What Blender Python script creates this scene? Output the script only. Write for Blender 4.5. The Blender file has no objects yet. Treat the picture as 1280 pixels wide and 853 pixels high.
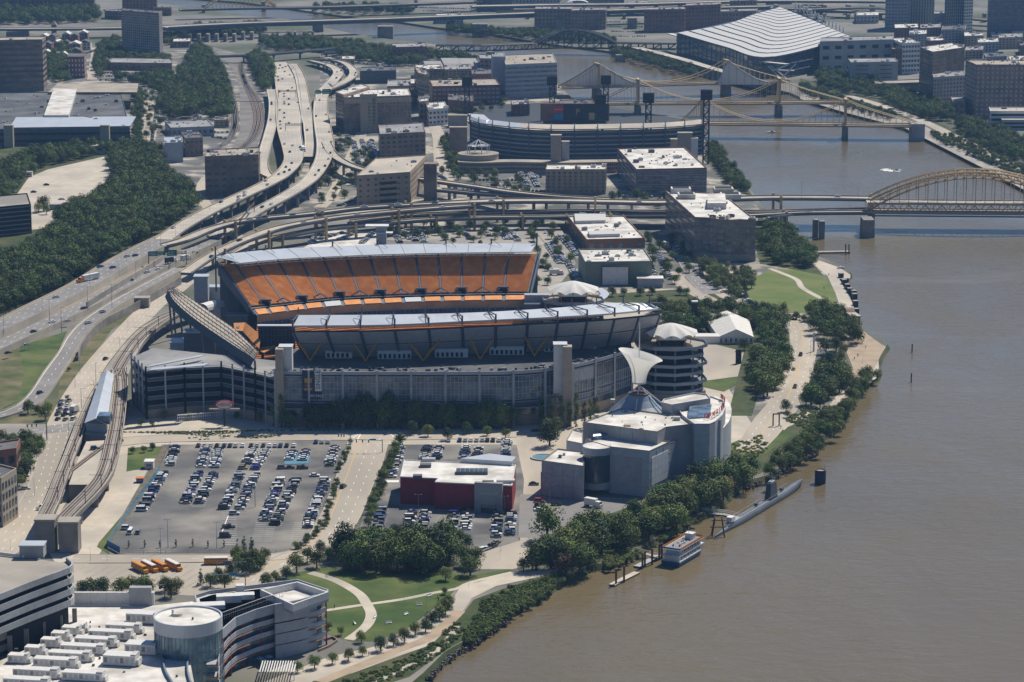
import bpy,math,random
from mathutils import Vector,Matrix
R=random.Random(7)
SC=bpy.context.scene
COL=SC.collection
# ---------------------------------------------------------------- camera
CAM_H=306.0;FPX=3300.0;CX=640.0;CY=426.5
PITCH=math.atan((CY+256.0)/FPX)
cd=bpy.data.cameras.new("camera");cam=bpy.data.objects.new("camera",cd);COL.objects.link(cam)
cam.location=(0,0,CAM_H);cam.rotation_euler=(math.pi/2-PITCH,0,0)
cd.sensor_width=36.0;cd.lens=FPX/1280.0*36.0;cd.clip_start=1.0;cd.clip_end=60000.0
SC.camera=cam
# ---------------------------------------------------------------- sky, sun, exposure
SUN_EL=math.radians(54);SUN_AZ=math.radians(38)      # azimuth of the sun from +Y towards +X
w=bpy.data.worlds.new("World");SC.world=w;w.use_nodes=True
nt=w.node_tree;bg=nt.nodes["Background"]
sky=nt.nodes.new("ShaderNodeTexSky");sky.sky_type='NISHITA';sky.sun_disc=False
sky.sun_elevation=SUN_EL;sky.sun_rotation=SUN_AZ;sky.air_density=1.2;sky.dust_density=1.0;sky.ozone_density=4.0
tint=nt.nodes.new("ShaderNodeVectorMath");tint.operation='MULTIPLY';tint.inputs[1].default_value=(.72,.93,1.25);nt.links.new(sky.outputs[0],tint.inputs[0]);nt.links.new(tint.outputs[0],bg.inputs[0]);bg.inputs[1].default_value=0.058
sl=bpy.data.lights.new("sun",'SUN');so=bpy.data.objects.new("sun",sl);COL.objects.link(so)
sl.energy=5.0;sl.angle=math.radians(0.5);sl.color=(1.0,0.93,0.81)
sdir=Vector((math.sin(SUN_AZ)*math.cos(SUN_EL),math.cos(SUN_AZ)*math.cos(SUN_EL),math.sin(SUN_EL)))
so.rotation_euler=sdir.to_track_quat('Z','Y').to_euler()
SC.view_settings.view_transform='Standard';SC.view_settings.look='None'
SC.view_settings.exposure=0.08;SC.view_settings.gamma=1.0
SC.cycles.max_bounces=5;SC.cycles.diffuse_bounces=2;SC.cycles.glossy_bounces=3;SC.cycles.volume_bounces=0
SC.cycles.transparent_max_bounces=6
# ---------------------------------------------------------------- reading the photograph: pixel -> place at a height
def G(px,py,z=0.0):
    a=(px-CX)/FPX;b=(CY-py)/FPX
    dy=math.cos(PITCH)+b*math.sin(PITCH);dz=-math.sin(PITCH)+b*math.cos(PITCH)
    t=(z-CAM_H)/dz
    return Vector((a*t,dy*t,z))
def S(px,py,z=0.0):                      # pixels per metre there
    p=G(px,py,z)
    w_=p.y*math.cos(PITCH)-(z-CAM_H)*math.sin(PITCH)
    return FPX/w_
def zat(q,py):                            # height over the ground point q that projects to pixel row py
    b=(CY-py)/FPX
    dy=math.cos(PITCH)+b*math.sin(PITCH);dz=-math.sin(PITCH)+b*math.cos(PITCH)
    return CAM_H+dz/dy*q.y
# ---------------------------------------------------------------- materials
MATS={}
def mat(name,col,col2=None,rough=0.8,scale=0.3,metal=0.0,bump=0.0,detail=4.0,spec=0.3,coord='Object',lo=0.35,hi=0.65,
        col3=None,scale3=0.02,stretch=None,objcol=False,island=0.0):
    m=bpy.data.materials.new(name);m.use_nodes=True;MATS[name]=m
    n=m.node_tree.nodes;l=m.node_tree.links;b=n["Principled BSDF"]
    b.inputs["Roughness"].default_value=rough;b.inputs["Metallic"].default_value=metal
    b.inputs["Specular IOR Level"].default_value=spec
    out=None
    tc=n.new("ShaderNodeTexCoord");src=tc.outputs[coord]
    if stretch:
        mp=n.new("ShaderNodeMapping");mp.inputs["Scale"].default_value=stretch;l.new(src,mp.inputs[0]);src=mp.outputs[0]
    def noise(sc,a,c):
        t=n.new("ShaderNodeTexNoise");t.inputs["Scale"].default_value=sc;t.inputs["Detail"].default_value=detail
        l.new(src,t.inputs["Vector"]);r=n.new("ShaderNodeMapRange");r.inputs[1].default_value=a;r.inputs[2].default_value=c
        l.new(t.outputs[0],r.inputs[0]);return t,r
    c4=lambda c:(c[0],c[1],c[2],1)
    if objcol:
        oi=n.new("ShaderNodeObjectInfo");out=oi.outputs["Color"]
    if col2 is not None:
        t,r=noise(scale,lo,hi);mx=n.new("ShaderNodeMix");mx.data_type='RGBA'
        l.new(r.outputs[0],mx.inputs[0]);mx.inputs[6].default_value=c4(col);mx.inputs[7].default_value=c4(col2);out=mx.outputs[2]
    if col3 is not None:
        t,r=noise(scale3,0.42,0.66);mx=n.new("ShaderNodeMix");mx.data_type='RGBA'
        l.new(r.outputs[0],mx.inputs[0]);l.new(out,mx.inputs[6]);mx.inputs[7].default_value=c4(col3);out=mx.outputs[2]
    if island:
        ge=n.new("ShaderNodeNewGeometry");oi=n.new("ShaderNodeObjectInfo")
        ad=n.new("ShaderNodeMath");ad.operation='ADD'
        mr=n.new("ShaderNodeMapRange");mr.inputs[3].default_value=1-island;mr.inputs[4].default_value=1+island
        l.new(ge.outputs["Random Per Island"],mr.inputs[0])
        m2=n.new("ShaderNodeMapRange");m2.inputs[3].default_value=.6;m2.inputs[4].default_value=1.5;l.new(oi.outputs["Random"],m2.inputs[0]);ad.operation='MULTIPLY';l.new(mr.outputs[0],ad.inputs[0]);l.new(m2.outputs[0],ad.inputs[1])
        vm=n.new("ShaderNodeVectorMath");vm.operation='SCALE'
        if out is None:
            vm.inputs[0].default_value=col
        else:l.new(out,vm.inputs[0])
        l.new(ad.outputs[0],vm.inputs["Scale"]);hs=n.new("ShaderNodeHueSaturation");mh=n.new("ShaderNodeMapRange");mh.inputs[3].default_value=.465;mh.inputs[4].default_value=.52
        mu=n.new("ShaderNodeMath");mu.operation='MULTIPLY';mu.inputs[1].default_value=7.31;mf=n.new("ShaderNodeMath");mf.operation='FRACT';l.new(oi.outputs["Random"],mu.inputs[0]);l.new(mu.outputs[0],mf.inputs[0]);l.new(mf.outputs[0],mh.inputs[0])
        l.new(mh.outputs[0],hs.inputs["Hue"]);hs.inputs["Saturation"].default_value=.95;l.new(vm.outputs[0],hs.inputs["Color"]);out=hs.outputs[0]
    if out is not None:l.new(out,b.inputs["Base Color"])
    else:b.inputs["Base Color"].default_value=c4(col)
    if bump:
        t,r=noise(scale*3,0.2,0.8);bp=n.new("ShaderNodeBump");bp.inputs["Strength"].default_value=bump;bp.inputs["Distance"].default_value=0.3
        l.new(r.outputs[0],bp.inputs["Height"]);l.new(bp.outputs[0],b.inputs["Normal"])
    return m
mat('concrete',(.38,.345,.29),(.30,.275,.235),.9,.08,col3=(.23,.21,.185),scale3=.018)
mat('city_ground',(.42,.375,.305),(.14,.138,.135),.9,.035,col3=(.085,.088,.07),scale3=.022,lo=.44,hi=.52)
mat('grass_bright',(.115,.155,.038),(.09,.13,.03),.95,.2,col3=(.15,.165,.055),scale3=.05,bump=.3)
mat('concrete_light',(.54,.475,.385),(.46,.405,.325),.9,.15,col3=(.37,.335,.28),scale3=.03)
mat('concrete_deck',(.50,.445,.36),(.43,.385,.315),.9,.06,col3=(.345,.315,.27),scale3=.015)
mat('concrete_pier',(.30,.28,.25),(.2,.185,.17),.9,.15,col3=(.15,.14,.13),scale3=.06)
mat('road_concrete',(.47,.41,.325),(.40,.35,.28),.9,.1,col3=(.32,.285,.235),scale3=.02,stretch=(1,.35,1))
mat('asphalt',(.135,.132,.127),(.085,.084,.084),.9,.05,col3=(.26,.24,.205),scale3=.028,lo=.4,hi=.62)
mat('asphalt_road',(.25,.24,.225),(.21,.2,.19),.9,.08,col3=(.19,.18,.172),scale3=.02)
mat('asphalt_dark',(.09,.09,.088),(.065,.066,.066),.9,.2)
mat('paint_white',(.75,.74,.7),rough=.6)
mat('paint_yellow',(.6,.38,.09),rough=.6)
mat('land',(.24,.22,.19),(.15,.145,.13),.95,.02,col3=(.07,.085,.045),scale3=.006)
mat('grass',(.05,.09,.019),(.037,.07,.015),.95,.12,col3=(.115,.135,.04),scale3=.04,bump=.3)
mat('grass_dry',(.11,.11,.045),(.06,.08,.024),.95,.12,col3=(.18,.15,.085),scale3=.05,bump=.3)
mat('scrub',(.05,.075,.022),(.028,.045,.014),.95,.3,col3=(.085,.085,.035),scale3=.06,bump=.6)
mat('dirt',(.17,.14,.1),(.11,.095,.07),.95,.15,bump=.3)
mat('rock',(.19,.17,.15),(.09,.085,.075),.95,.6,island=.35)
mat('ballast',(.19,.175,.155),(.14,.13,.118),.95,.3,col3=(.24,.225,.2),scale3=.04)
mat('track_rust',(.12,.078,.052),(.085,.06,.045),.9,.3)
mat('roof_white',(.72,.69,.63),(.60,.575,.52),.75,.25,col3=(.40,.375,.33),scale3=.09)
mat('roof_grey',(.25,.25,.245),(.19,.19,.19),.85,.12,col3=(.33,.32,.3),scale3=.04)
mat('roof_dark',(.085,.088,.092),(.06,.062,.066),.85,.12,col3=(.14,.14,.14),scale3=.04)
mat('roof_tan',(.42,.36,.28),(.33,.29,.23),.85,.12,col3=(.26,.23,.19),scale3=.05)
mat('roof_metal',(.50,.53,.56),(.44,.47,.50),.42,.1,metal=.15,spec=.5)
mat('brick_red',(.29,.145,.105),(.24,.115,.085),.9,1.2,col3=(.17,.085,.062),scale3=.1)
mat('brick_brown',(.32,.235,.175),(.26,.19,.145),.9,1.0,col3=(.16,.115,.09),scale3=.1)
mat('brick_tan',(.42,.325,.225),(.36,.28,.195),.9,1.0,col3=(.3,.235,.17),scale3=.1)
mat('brick_orange',(.30,.155,.085),(.25,.13,.075),.9,1.0)
mat('stone_tan',(.40,.34,.26),(.34,.29,.22),.9,.6)
mat('stone_grey',(.38,.39,.385),(.32,.33,.33),.9,.5,col3=(.27,.265,.26),scale3=.06)
mat('panel_grey',(.37,.39,.415),(.32,.335,.36),.6,.4,spec=.4)
mat('panel_dark',(.095,.11,.13),(.075,.087,.105),.6,.4,spec=.4)
mat('panel_white',(.68,.67,.64),(.6,.59,.565),.6,.4)
mat('maroon',(.27,.03,.042),(.235,.026,.036),.75,.5)
mat('green_panel',(.20,.235,.19),(.17,.205,.165),.7,.5)
mat('glass',(.03,.042,.055),(.08,.10,.12),.12,.35,spec=.8)
mat('glass_blue',(.19,.25,.30),(.06,.09,.12),.12,.25,spec=.8)  # bright blue in the colour stands for reflected sky
mat('glass_teal',(.20,.33,.34),(.07,.14,.155),.15,.3,spec=.7)
mat('opening',(.018,.02,.024),rough=.9)  # near-black paint standing for the shade inside openings
mat('steel_blue',(.07,.095,.13),rough=.5,spec=.4)
mat('steel_grey',(.19,.235,.29),rough=.45,spec=.5)
mat('steel_light',(.55,.56,.56),rough=.45,spec=.5)
mat('steel_dark',(.035,.04,.047),rough=.6)
mat('steel_gold',(.52,.375,.19),(.45,.32,.16),.65,.5)
mat('gold_strut',(.55,.24,.03),rough=.55)
mat('seat_orange',(.66,.27,.075),(.56,.21,.055),.7,3.0,col3=(.72,.32,.10),scale3=.2)
mat('aisle',(.15,.17,.205),rough=.8)
mat('rust_brown',(.16,.10,.065),(.1,.07,.055),.8,.5)
mat('fabric_white',(.86,.84,.78),(.8,.78,.72),.85,.3)
mat('hvac',(.55,.54,.51),(.45,.44,.42),.7,.8)
mat('hvac_dark',(.12,.125,.13),rough=.7)
mat('white_metal',(.66,.65,.62),(.58,.57,.54),.5,.8)
mat('sign_green',(.0,.16,.11),rough=.5)
mat('sign_red',(.5,.03,.03),rough=.5)
mat('sign_black',(.02,.022,.026),rough=.5)
mat('sign_blue',(.03,.2,.4),rough=.5)
mat('car_paint',(.5,.5,.5),rough=.28,spec=.6,objcol=True)
mat('car_glass',(.02,.024,.03),rough=.1,spec=.8)
mat('tyre',(.02,.02,.02),rough=.9)
mat('bus_yellow',(.62,.25,.02),rough=.45,spec=.5)
mat('truck_orange',(.6,.2,.03),rough=.45)
mat('wood',(.22,.17,.12),(.16,.12,.09),.9,.8)
mat('bark',(.09,.07,.05),(.06,.048,.036),.95,2.0)
mat('hull_blue',(.03,.11,.19),rough=.5)
mat('navy',(.02,.035,.06),(.03,.05,.08),.6,.6)
mat('hull_grey',(.08,.098,.118),(.06,.074,.09),.55,.2)
mat('blue_tarp',(.03,.14,.33),rough=.6)
mat('pool',(.09,.24,.33),(.2,.33,.4),.2,1.0)
mat('skin_cloth',(.3,.2,.16),rough=.8,objcol=True)
mat('leaf_a',(.084,.128,.026),rough=.75,spec=.25,island=.42)
mat('leaf_b',(.115,.16,.033),rough=.75,spec=.25,island=.38)
mat('leaf_c',(.046,.086,.03),rough=.75,spec=.25,island=.40)
mat('leaf_d',(.15,.185,.042),rough=.75,spec=.25,island=.38)
mat('leaf_e',(.125,.085,.045),rough=.75,spec=.25,island=.35)
for k in 'abcde':                                # leaves opaque, transmission and subsurface off
    m=MATS['leaf_'+k];b=m.node_tree.nodes["Principled BSDF"];b.inputs["Transmission Weight"].default_value=0.0
    b.inputs["Subsurface Weight"].default_value=0.0
m=MATS['fabric_white'];n_=m.node_tree.nodes;tl=n_.new('ShaderNodeBsdfTranslucent');tl.inputs[0].default_value=(.85,.82,.75,1);ms_=n_.new('ShaderNodeMixShader');ms_.inputs[0].default_value=.28
m.node_tree.links.new(n_['Principled BSDF'].outputs[0],ms_.inputs[1]);m.node_tree.links.new(tl.outputs[0],ms_.inputs[2]);m.node_tree.links.new(ms_.outputs[0],n_['Material Output'].inputs[0])
def water_mat():
    m=bpy.data.materials.new('river_water');m.use_nodes=True;MATS['river_water']=m
    n=m.node_tree.nodes;l=m.node_tree.links;b=n["Principled BSDF"]
    b.inputs["Roughness"].default_value=.13;b.inputs["IOR"].default_value=1.33;b.inputs["Specular IOR Level"].default_value=.5
    tc=n.new("ShaderNodeTexCoord");
    def noise(scale,det,st=(1,1,1),rot=0):
        mp=n.new("ShaderNodeMapping");mp.inputs["Scale"].default_value=st;mp.inputs["Rotation"].default_value=(0,0,rot)
        l.new(tc.outputs['Object'],mp.inputs[0]);t=n.new("ShaderNodeTexNoise");t.inputs["Scale"].default_value=scale;t.inputs["Detail"].default_value=det
        t.inputs["Distortion"].default_value=.6
        l.new(mp.outputs[0],t.inputs["Vector"]);return t
    big=noise(.004,5,(1,.5,1),.3)
    mr=n.new("ShaderNodeMapRange");mr.inputs[1].default_value=.35;mr.inputs[2].default_value=.65;l.new(big.outputs[0],mr.inputs[0])
    mx=n.new("ShaderNodeMix");mx.data_type='RGBA';mx.inputs[6].default_value=(.124,.096,.050,1);mx.inputs[7].default_value=(.152,.121,.068,1)
    l.new(mr.outputs[0],mx.inputs[0]);st=noise(.012,4,(.35,1,1),.35);sr=n.new("ShaderNodeMapRange");sr.inputs[1].default_value=.6;sr.inputs[2].default_value=.8;sr.inputs[4].default_value=.3;l.new(st.outputs[0],sr.inputs[0])
    m3=n.new("ShaderNodeMix");m3.data_type='RGBA';m3.inputs[7].default_value=(.34,.31,.27,1);l.new(mx.outputs[2],m3.inputs[6]);l.new(sr.outputs[0],m3.inputs[0]);l.new(m3.outputs[2],b.inputs["Base Color"])
    patch=noise(.012,4,(1,.6,1),.5)
    a=noise(.16,3,(.55,1,1),-.25);c=noise(.5,2,(.5,1,1),-.1);d=noise(.03,3,(1,.6,1),.9)
    def mul(x,k):
        q=n.new("ShaderNodeMath");q.operation='MULTIPLY';l.new(x,q.inputs[0])
        if isinstance(k,float):q.inputs[1].default_value=k
        else:l.new(k,q.inputs[1])
        return q.outputs[0]
    def add(x,y):
        q=n.new("ShaderNodeMath");q.operation='ADD';l.new(x,q.inputs[0]);l.new(y,q.inputs[1]);return q.outputs[0]
    pr=n.new("ShaderNodeMapRange");pr.inputs[1].default_value=.35;pr.inputs[2].default_value=.65;pr.inputs[3].default_value=.45;pr.inputs[4].default_value=1.25
    l.new(patch.outputs[0],pr.inputs[0])
    h=add(mul(a.outputs[0],.7),add(mul(c.outputs[0],.26),mul(d.outputs[0],.9)))
    h=mul(h,pr.outputs[0])
    bp=n.new("ShaderNodeBump");bp.inputs["Strength"].default_value=.75;bp.inputs["Distance"].default_value=1.1
    l.new(h,bp.inputs["Height"]);l.new(bp.outputs[0],b.inputs["Normal"])
    rr=n.new("ShaderNodeMapRange");rr.inputs[1].default_value=.3;rr.inputs[2].default_value=.7;rr.inputs[3].default_value=.10;rr.inputs[4].default_value=.26
    l.new(patch.outputs[0],rr.inputs[0]);l.new(rr.outputs[0],b.inputs["Roughness"])
water_mat()
# ---------------------------------------------------------------- mesh building
class MB:
    def __init__(s):s.v=[];s.f=[];s.m=[];s.ms=[]
    def mi(s,m):
        if m not in s.ms:s.ms.append(m)
        return s.ms.index(m)
    def quad(s,pts,m='concrete'):
        i=len(s.v);s.v += [tuple(p) for p in pts];s.f.append(tuple(range(i,i+len(pts))));s.m.append(s.mi(m));return s
    def box(s,c,size,m='concrete',rot=0.0,top=None,tilt=None):
        cx,cy,cz=c;a,b,h=size[0]/2,size[1]/2,size[2]/2;i=len(s.v);k=math.cos(rot);q=math.sin(rot)
        ta,tb=(a,b) if top is None else (top[0]/2,top[1]/2)
        for z,(aa,bb) in ((-h,(a,b)),(h,(ta,tb))):
            for x,y in ((-aa,-bb),(aa,-bb),(aa,bb),(-aa,bb)):
                s.v.append((cx+x*k-y*q,cy+x*q+y*k,cz+z))
        for f in ((3,2,1,0),(4,5,6,7),(0,1,5,4),(1,2,6,5),(2,3,7,6),(3,0,4,7)):
            s.f.append(tuple(i+j for j in f));s.m.append(s.mi(m))
        return s
    def prism(s,poly,z0,z1,m='concrete',mtop=None,bottom=True,poly1=None):
        poly=ccw([(p[0],p[1]) for p in poly]) if poly1 is None else poly
        n=len(poly);i=len(s.v);p1=poly1 or poly
        s.v += [(p[0],p[1],z0) for p in poly]+[(p[0],p[1],z1) for p in p1]
        for k in range(n):
            j=(k+1) % n;s.f.append((i+k,i+j,i+n+j,i+n+k));s.m.append(s.mi(m))
        s.f.append(tuple(range(i+n,i+2*n)));s.m.append(s.mi(mtop or m))
        if bottom:s.f.append(tuple(range(i+n-1,i-1,-1)));s.m.append(s.mi(m))
        return s
    def ring(s,poly,inner,z0,z1,m):       # a wall of some thickness round a polygon
        n=len(poly);i=len(s.v)
        for z in (z0,z1):
            s.v += [(p[0],p[1],z) for p in poly];s.v += [(p[0],p[1],z) for p in inner]
        for k in range(n):
            j=(k+1) % n
            for f in ((i+k,i+j,i+2*n+j,i+2*n+k),(i+n+j,i+n+k,i+3*n+k,i+3*n+j),(i+2*n+k,i+2*n+j,i+3*n+j,i+3*n+k)):
                s.f.append(f);s.m.append(s.mi(m))
        return s
    def tube(s,a,b,r,m='steel_grey',n=6,r2=None,cap=True):
        a=Vector(a);b=Vector(b);d=(b-a)
        if d.length < 1e-6:return s
        d.normalize();u=d.orthogonal().normalized();v=d.cross(u);i=len(s.v);r2=r if r2 is None else r2
        for p,rr in ((a,r),(b,r2)):
            for k in range(n):
                t=2*math.pi*(k+.5)/n;s.v.append(tuple(p+(u*math.cos(t)+v*math.sin(t))*rr))
        for k in range(n):
            j=(k+1) % n;s.f.append((i+k,i+j,i+n+j,i+n+k));s.m.append(s.mi(m))
        if cap:
            s.f.append(tuple(range(i+n-1,i-1,-1)));s.m.append(s.mi(m));s.f.append(tuple(range(i+n,i+2*n)));s.m.append(s.mi(m))
        return s
    def path(s,pts,r,m,n=5):
        for a,b in zip(pts,pts[1:]):s.tube(a,b,r,m,n)
        return s
    def lathe(s,c,prof,m,n=24,a0=0,a1=2*math.pi,mats=None):
        i=len(s.v);full=abs(a1-a0-2*math.pi) < 1e-6;N=n if full else n+1
        for r,z in prof:
            for k in range(N):
                t=a0+(a1-a0)*k/n;s.v.append((c[0]+r*math.cos(t),c[1]+r*math.sin(t),c[2]+z))
        for q in range(len(prof)-1):
            for k in range(n):
                j=(k+1) % N;s.f.append((i+q*N+k,i+q*N+j,i+(q+1)*N+j,i+(q+1)*N+k));s.m.append(s.mi(mats[q] if mats else m))
        return s
    def loft(s,A,B,m):
        i=len(s.v);n=len(A);s.v += [tuple(p) for p in A]+[tuple(p) for p in B]
        for k in range(n-1):s.f.append((i+k,i+k+1,i+n+k+1,i+n+k));s.m.append(s.mi(m))
        return s
    def slab(s,A,B,th,m,mu=None):          # a lofted sheet with thickness
        dn=Vector((0,0,-th));A=[Vector(p) for p in A];B=[Vector(p) for p in B]
        A2=[p+dn for p in A];B2=[p+dn for p in B]
        s.loft(A,B,m);s.loft(B2,A2,mu or m);s.loft(A2,A,mu or m);s.loft(B,B2,mu or m)
        s.quad([A[0],B[0],B2[0],A2[0]],mu or m);s.quad([B[-1],A[-1],A2[-1],B2[-1]],mu or m)
        return s
    def mesh(s,name,smooth=False):
        me=bpy.data.meshes.new(name);me.from_pydata(s.v,[],s.f)
        for m in s.ms:me.materials.append(MATS[m])
        me.polygons.foreach_set("material_index",s.m)
        if smooth:me.polygons.foreach_set("use_smooth",[True]*len(s.f))
        me.update();return me
    def build(s,name,parent=None,label=None,cat=None,group=None,kind=None,smooth=False):
        return link(name,s.mesh(name,smooth),parent,label,cat,group,kind)
FIRST_TEXT=[]
def link(name,data,parent=None,label=None,cat=None,group=None,kind=None):
    o=bpy.data.objects.new(name,data);COL.objects.link(o)
    if parent is not None:o.parent=parent
    if label:o['label']=label
    if cat:o['category']=cat
    if group:o['group']=group
    if kind:o['kind']=kind
    return o
def thing(name,label,cat,loc=(0,0,0),rz=0.0,group=None):
    o=link(name,None,None,label,cat,group);o.location=loc;o.rotation_euler=(0,0,rz);return o
def ccw(p):
    a=sum(p[i][0]*p[(i+1) % len(p)][1]-p[(i+1) % len(p)][0]*p[i][1] for i in range(len(p)))
    return list(p) if a > 0 else list(reversed(p))
def inset(poly,d):
    n=len(poly);out=[]
    for i in range(n):
        p0=Vector(poly[i-1][:2]);p1=Vector(poly[i][:2]);p2=Vector(poly[(i+1) % n][:2])
        e1=(p1-p0).normalized();e2=(p2-p1).normalized();n1=Vector((-e1.y,e1.x));n2=Vector((-e2.y,e2.x))
        b=n1+n2;L=b.length
        b=b/L if L > 1e-6 else n1
        k=d/max(.35,b.dot(n1));out.append((p1.x+b.x*k,p1.y+b.y*k))
    return out
def smooth_pts(pts,step=8.0):                 # Catmull-Rom through the points (any dimension), resampled
    P=[pts[0]]+list(pts)+[pts[-1]];out=[]
    for i in range(1,len(P)-2):
        a,b,c,d=P[i-1],P[i],P[i+1],P[i+2]
        L=math.dist(b[:2],c[:2]);n=max(1,int(L/step))
        for k in range(n):
            t=k/n;out.append(tuple(.5*((2*b[j])+(-a[j]+c[j])*t+(2*a[j]-5*b[j]+4*c[j]-d[j])*t*t+(-a[j]+3*b[j]-3*c[j]+d[j])*t**3) for j in range(len(b))))
    out.append(tuple(pts[-1]));return out
def resample(pts,n):
    d=[0]
    for a,b in zip(pts,pts[1:]):d.append(d[-1]+(Vector(b)-Vector(a)).length)
    out=[];k=0
    for i in range(n):
        t=d[-1]*i/(n-1)
        while k < len(pts)-2 and d[k+1] < t:k += 1
        u=(t-d[k])/max(1e-9,d[k+1]-d[k]);out.append(Vector(pts[k]).lerp(Vector(pts[k+1]),min(1,max(0,u))))
    return out
def rail(px,z,n,smooth=True):               # picture points at one height -> n evenly spaced places
    p=[tuple(G(x,y,zz)) for (x,y,zz) in [(q[0],q[1],q[2] if len(q) > 2 else z) for q in px]]
    return resample(smooth_pts(p,6.0) if smooth and len(p) > 2 else p,n)
LAYER=[0.03]
def ground(name,px,m,z=None,step=None,kind='structure',smooth=False,**kw):   # a flat sheet on the ground, traced at ground level
    if z is None:LAYER[0] += .003;z=LAYER[0]
    p=[tuple(G(x,y,0)[:2]) for x,y in px]
    if smooth:p=[q[:2] for q in smooth_pts(p+[p[0]],5.0)][:-1]
    b=MB();b.quad([(x,y,z) for x,y in ccw(p)],m);return b.build(name,kind=kind,**kw)
def offs(pts,d):
    out=[]
    for i,p in enumerate(pts):
        a=Vector(pts[max(0,i-1)][:2]);b=Vector(pts[min(len(pts)-1,i+1)][:2]);t=(b-a).normalized()
        out.append(Vector((p[0]-t.y*d,p[1]+t.x*d,p[2])))
    return out
def pxpath(px,step=8.0):                       # [(x, y, z, width)] in the picture -> places
    return smooth_pts([tuple(G(p[0],p[1],p[2]))+tuple(p[3:]) for p in px],step)
def woffs(pts,k):                              # offset by k * own width (pts carry width as 4th)
    out=[]
    for i,p in enumerate(pts):
        a=Vector(pts[max(0,i-1)][:2]);b=Vector(pts[min(len(pts)-1,i+1)][:2]);t=(b-a).normalized();d=k*p[3]
        out.append(Vector((p[0]-t.y*d,p[1]+t.x*d,p[2])))
    return out
def dashes(mb,pts,m='paint_white',L=3.0,gap=9.0,wd=.25,dz=.012):
    rs=[];acc=0;n=int(sum((Vector(b[:3])-Vector(a[:3])).length for a,b in zip(pts,pts[1:]))/(L+gap))
    if n < 1:return
    q=resample([Vector(p[:3]) for p in pts],n*4+1)
    for i in range(n):
        a,b=q[i*4],q[i*4+1];t=(b-a)
        if t.length < 1e-6:continue
        t.normalize();s_=Vector((-t.y,t.x,0))*wd/2;u=Vector((0,0,dz))
        mb.quad([a-s_+u,b-s_+u,b+s_+u,a+s_+u],m)
def line(mb,pts,m='paint_white',wd=.25,dz=.012):
    pts=[(p[0],p[1],p[2]+dz) for p in pts]
    mb.loft(offs(pts,-wd/2),offs(pts,wd/2),m)
def road(name,px,m='road_concrete',lanes=4,median=None,kerb=True,z=None,label=None):
    if z is None:LAYER[0] += .003;z=LAYER[0]
    pts=pxpath([(p[0],p[1],0,p[2]) for p in px]);pts=[(p[0],p[1],z,p[3]) for p in pts]
    b=MB();b.loft(woffs(pts,-.5),woffs(pts,.5),m);o=b.build(name,kind='structure')
    mk=MB()
    for i in range(1,lanes):
        k=i/lanes-.5
        if median is not None and i == median:line(mk,woffs(pts,k),'paint_yellow',.35)
        else:dashes(mk,woffs(pts,k),wd=.28)
    if mk.f:mk.build('lane_markings',o,kind='stuff')
    if kerb:
        kb=MB()
        for sgn in (-1,1):
            e=woffs(pts,sgn*.5);e=[(p[0],p[1],z+.11) for p in e];kb.slab(offs(e,0 if sgn > 0 else-.3),offs(e,.3 if sgn > 0 else 0),.14,'concrete_light')
        kb.build('kerb',o,kind='stuff')
    return o,pts
# ================================================================ the river and its banks
WZ=-2.5
def W(px):return [tuple(G(x,y,WZ)[:2]) for x,y in px]
north=[(470,905),(535,851),(562,824),(605,799),(640,771),(677,754),(707,732),(727,724),(740,716),(773,710),(797,699),(812,688),(830,679),(852,664),(873,654),(893,645),(912,630),(927,615),(948,606),
 (965,601),(985,588),(1003,577),(1020,566),(1030,553),(1047,543),(1060,526),(1072,506),(1085,487),(1101,476),(1104,468),(1102,458),(1106,447),(1114,436),(1108,431),(1092,423),(1077,411),(1073,395),(1067,377),(1060,366),
 (1053,356),(1049,348),(1066,348),(1066,343),(1050,334),(1024,324),(1012,316),(1000,304),(985,289),(970,273),(956,262),(943,243),(930,229),(918,215),(905,203),(893,190),(884,176),(872,160),(860,150),
 (780,142),(720,128),(703,112),(697,96),(690,88),(660,81),(638,76),(610,72),(574,67),(545,58),(510,54),(470,49),(440,44),(412,38),(385,29),(345,25),(320,23),(250,12),(195,6),(60,-8),(-80,-12)]
south=[(-80,-20),(90,-14),(250,1),(300,5),(340,10),(395,18),(440,24),(500,30),(545,37),(600,43),(640,50),(680,57),(730,63),(770,68),(800,76),(832,85),(860,93),(890,101),(925,106),(965,115),(985,119),(1010,130),(1047,141),
 (1085,152),(1120,161),(1150,172),(1178,185),(1206,199),(1232,213),(1262,229),(1300,248),(1400,300),(1700,400)]
def land(name,shore_px,outer):
    sh=W(shore_px);poly=sh+outer;c=ccw(poly)
    top=inset(c,2.0)
    b=MB();b.quad([(x,y,0) for x,y in top],'land')
    o=b.build(name,kind='structure')
    s=MB();t=[Vector((x,y,0)) for x,y in top];t.append(t[0]);u=[Vector((x,y,WZ-.6)) for x,y in c];u.append(u[0])
    s.loft(u,t,'scrub');s.build('riverbank',o,kind='structure')
    return o
land('ground',north,[(-9000,12800),(-9000,-3000),(W(north[:1])[0][0],-3000)])
land('downtown_ground',south,[(9000,W(south[-1:])[0][1]),(9000,12900),(-8900,12900)])
b=MB();b.quad([(-9500,-3500,WZ),(9500,-3500,WZ),(9500,13300,WZ),(-9500,13300,WZ)],'river_water')
b.build('river',kind='structure')
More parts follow.
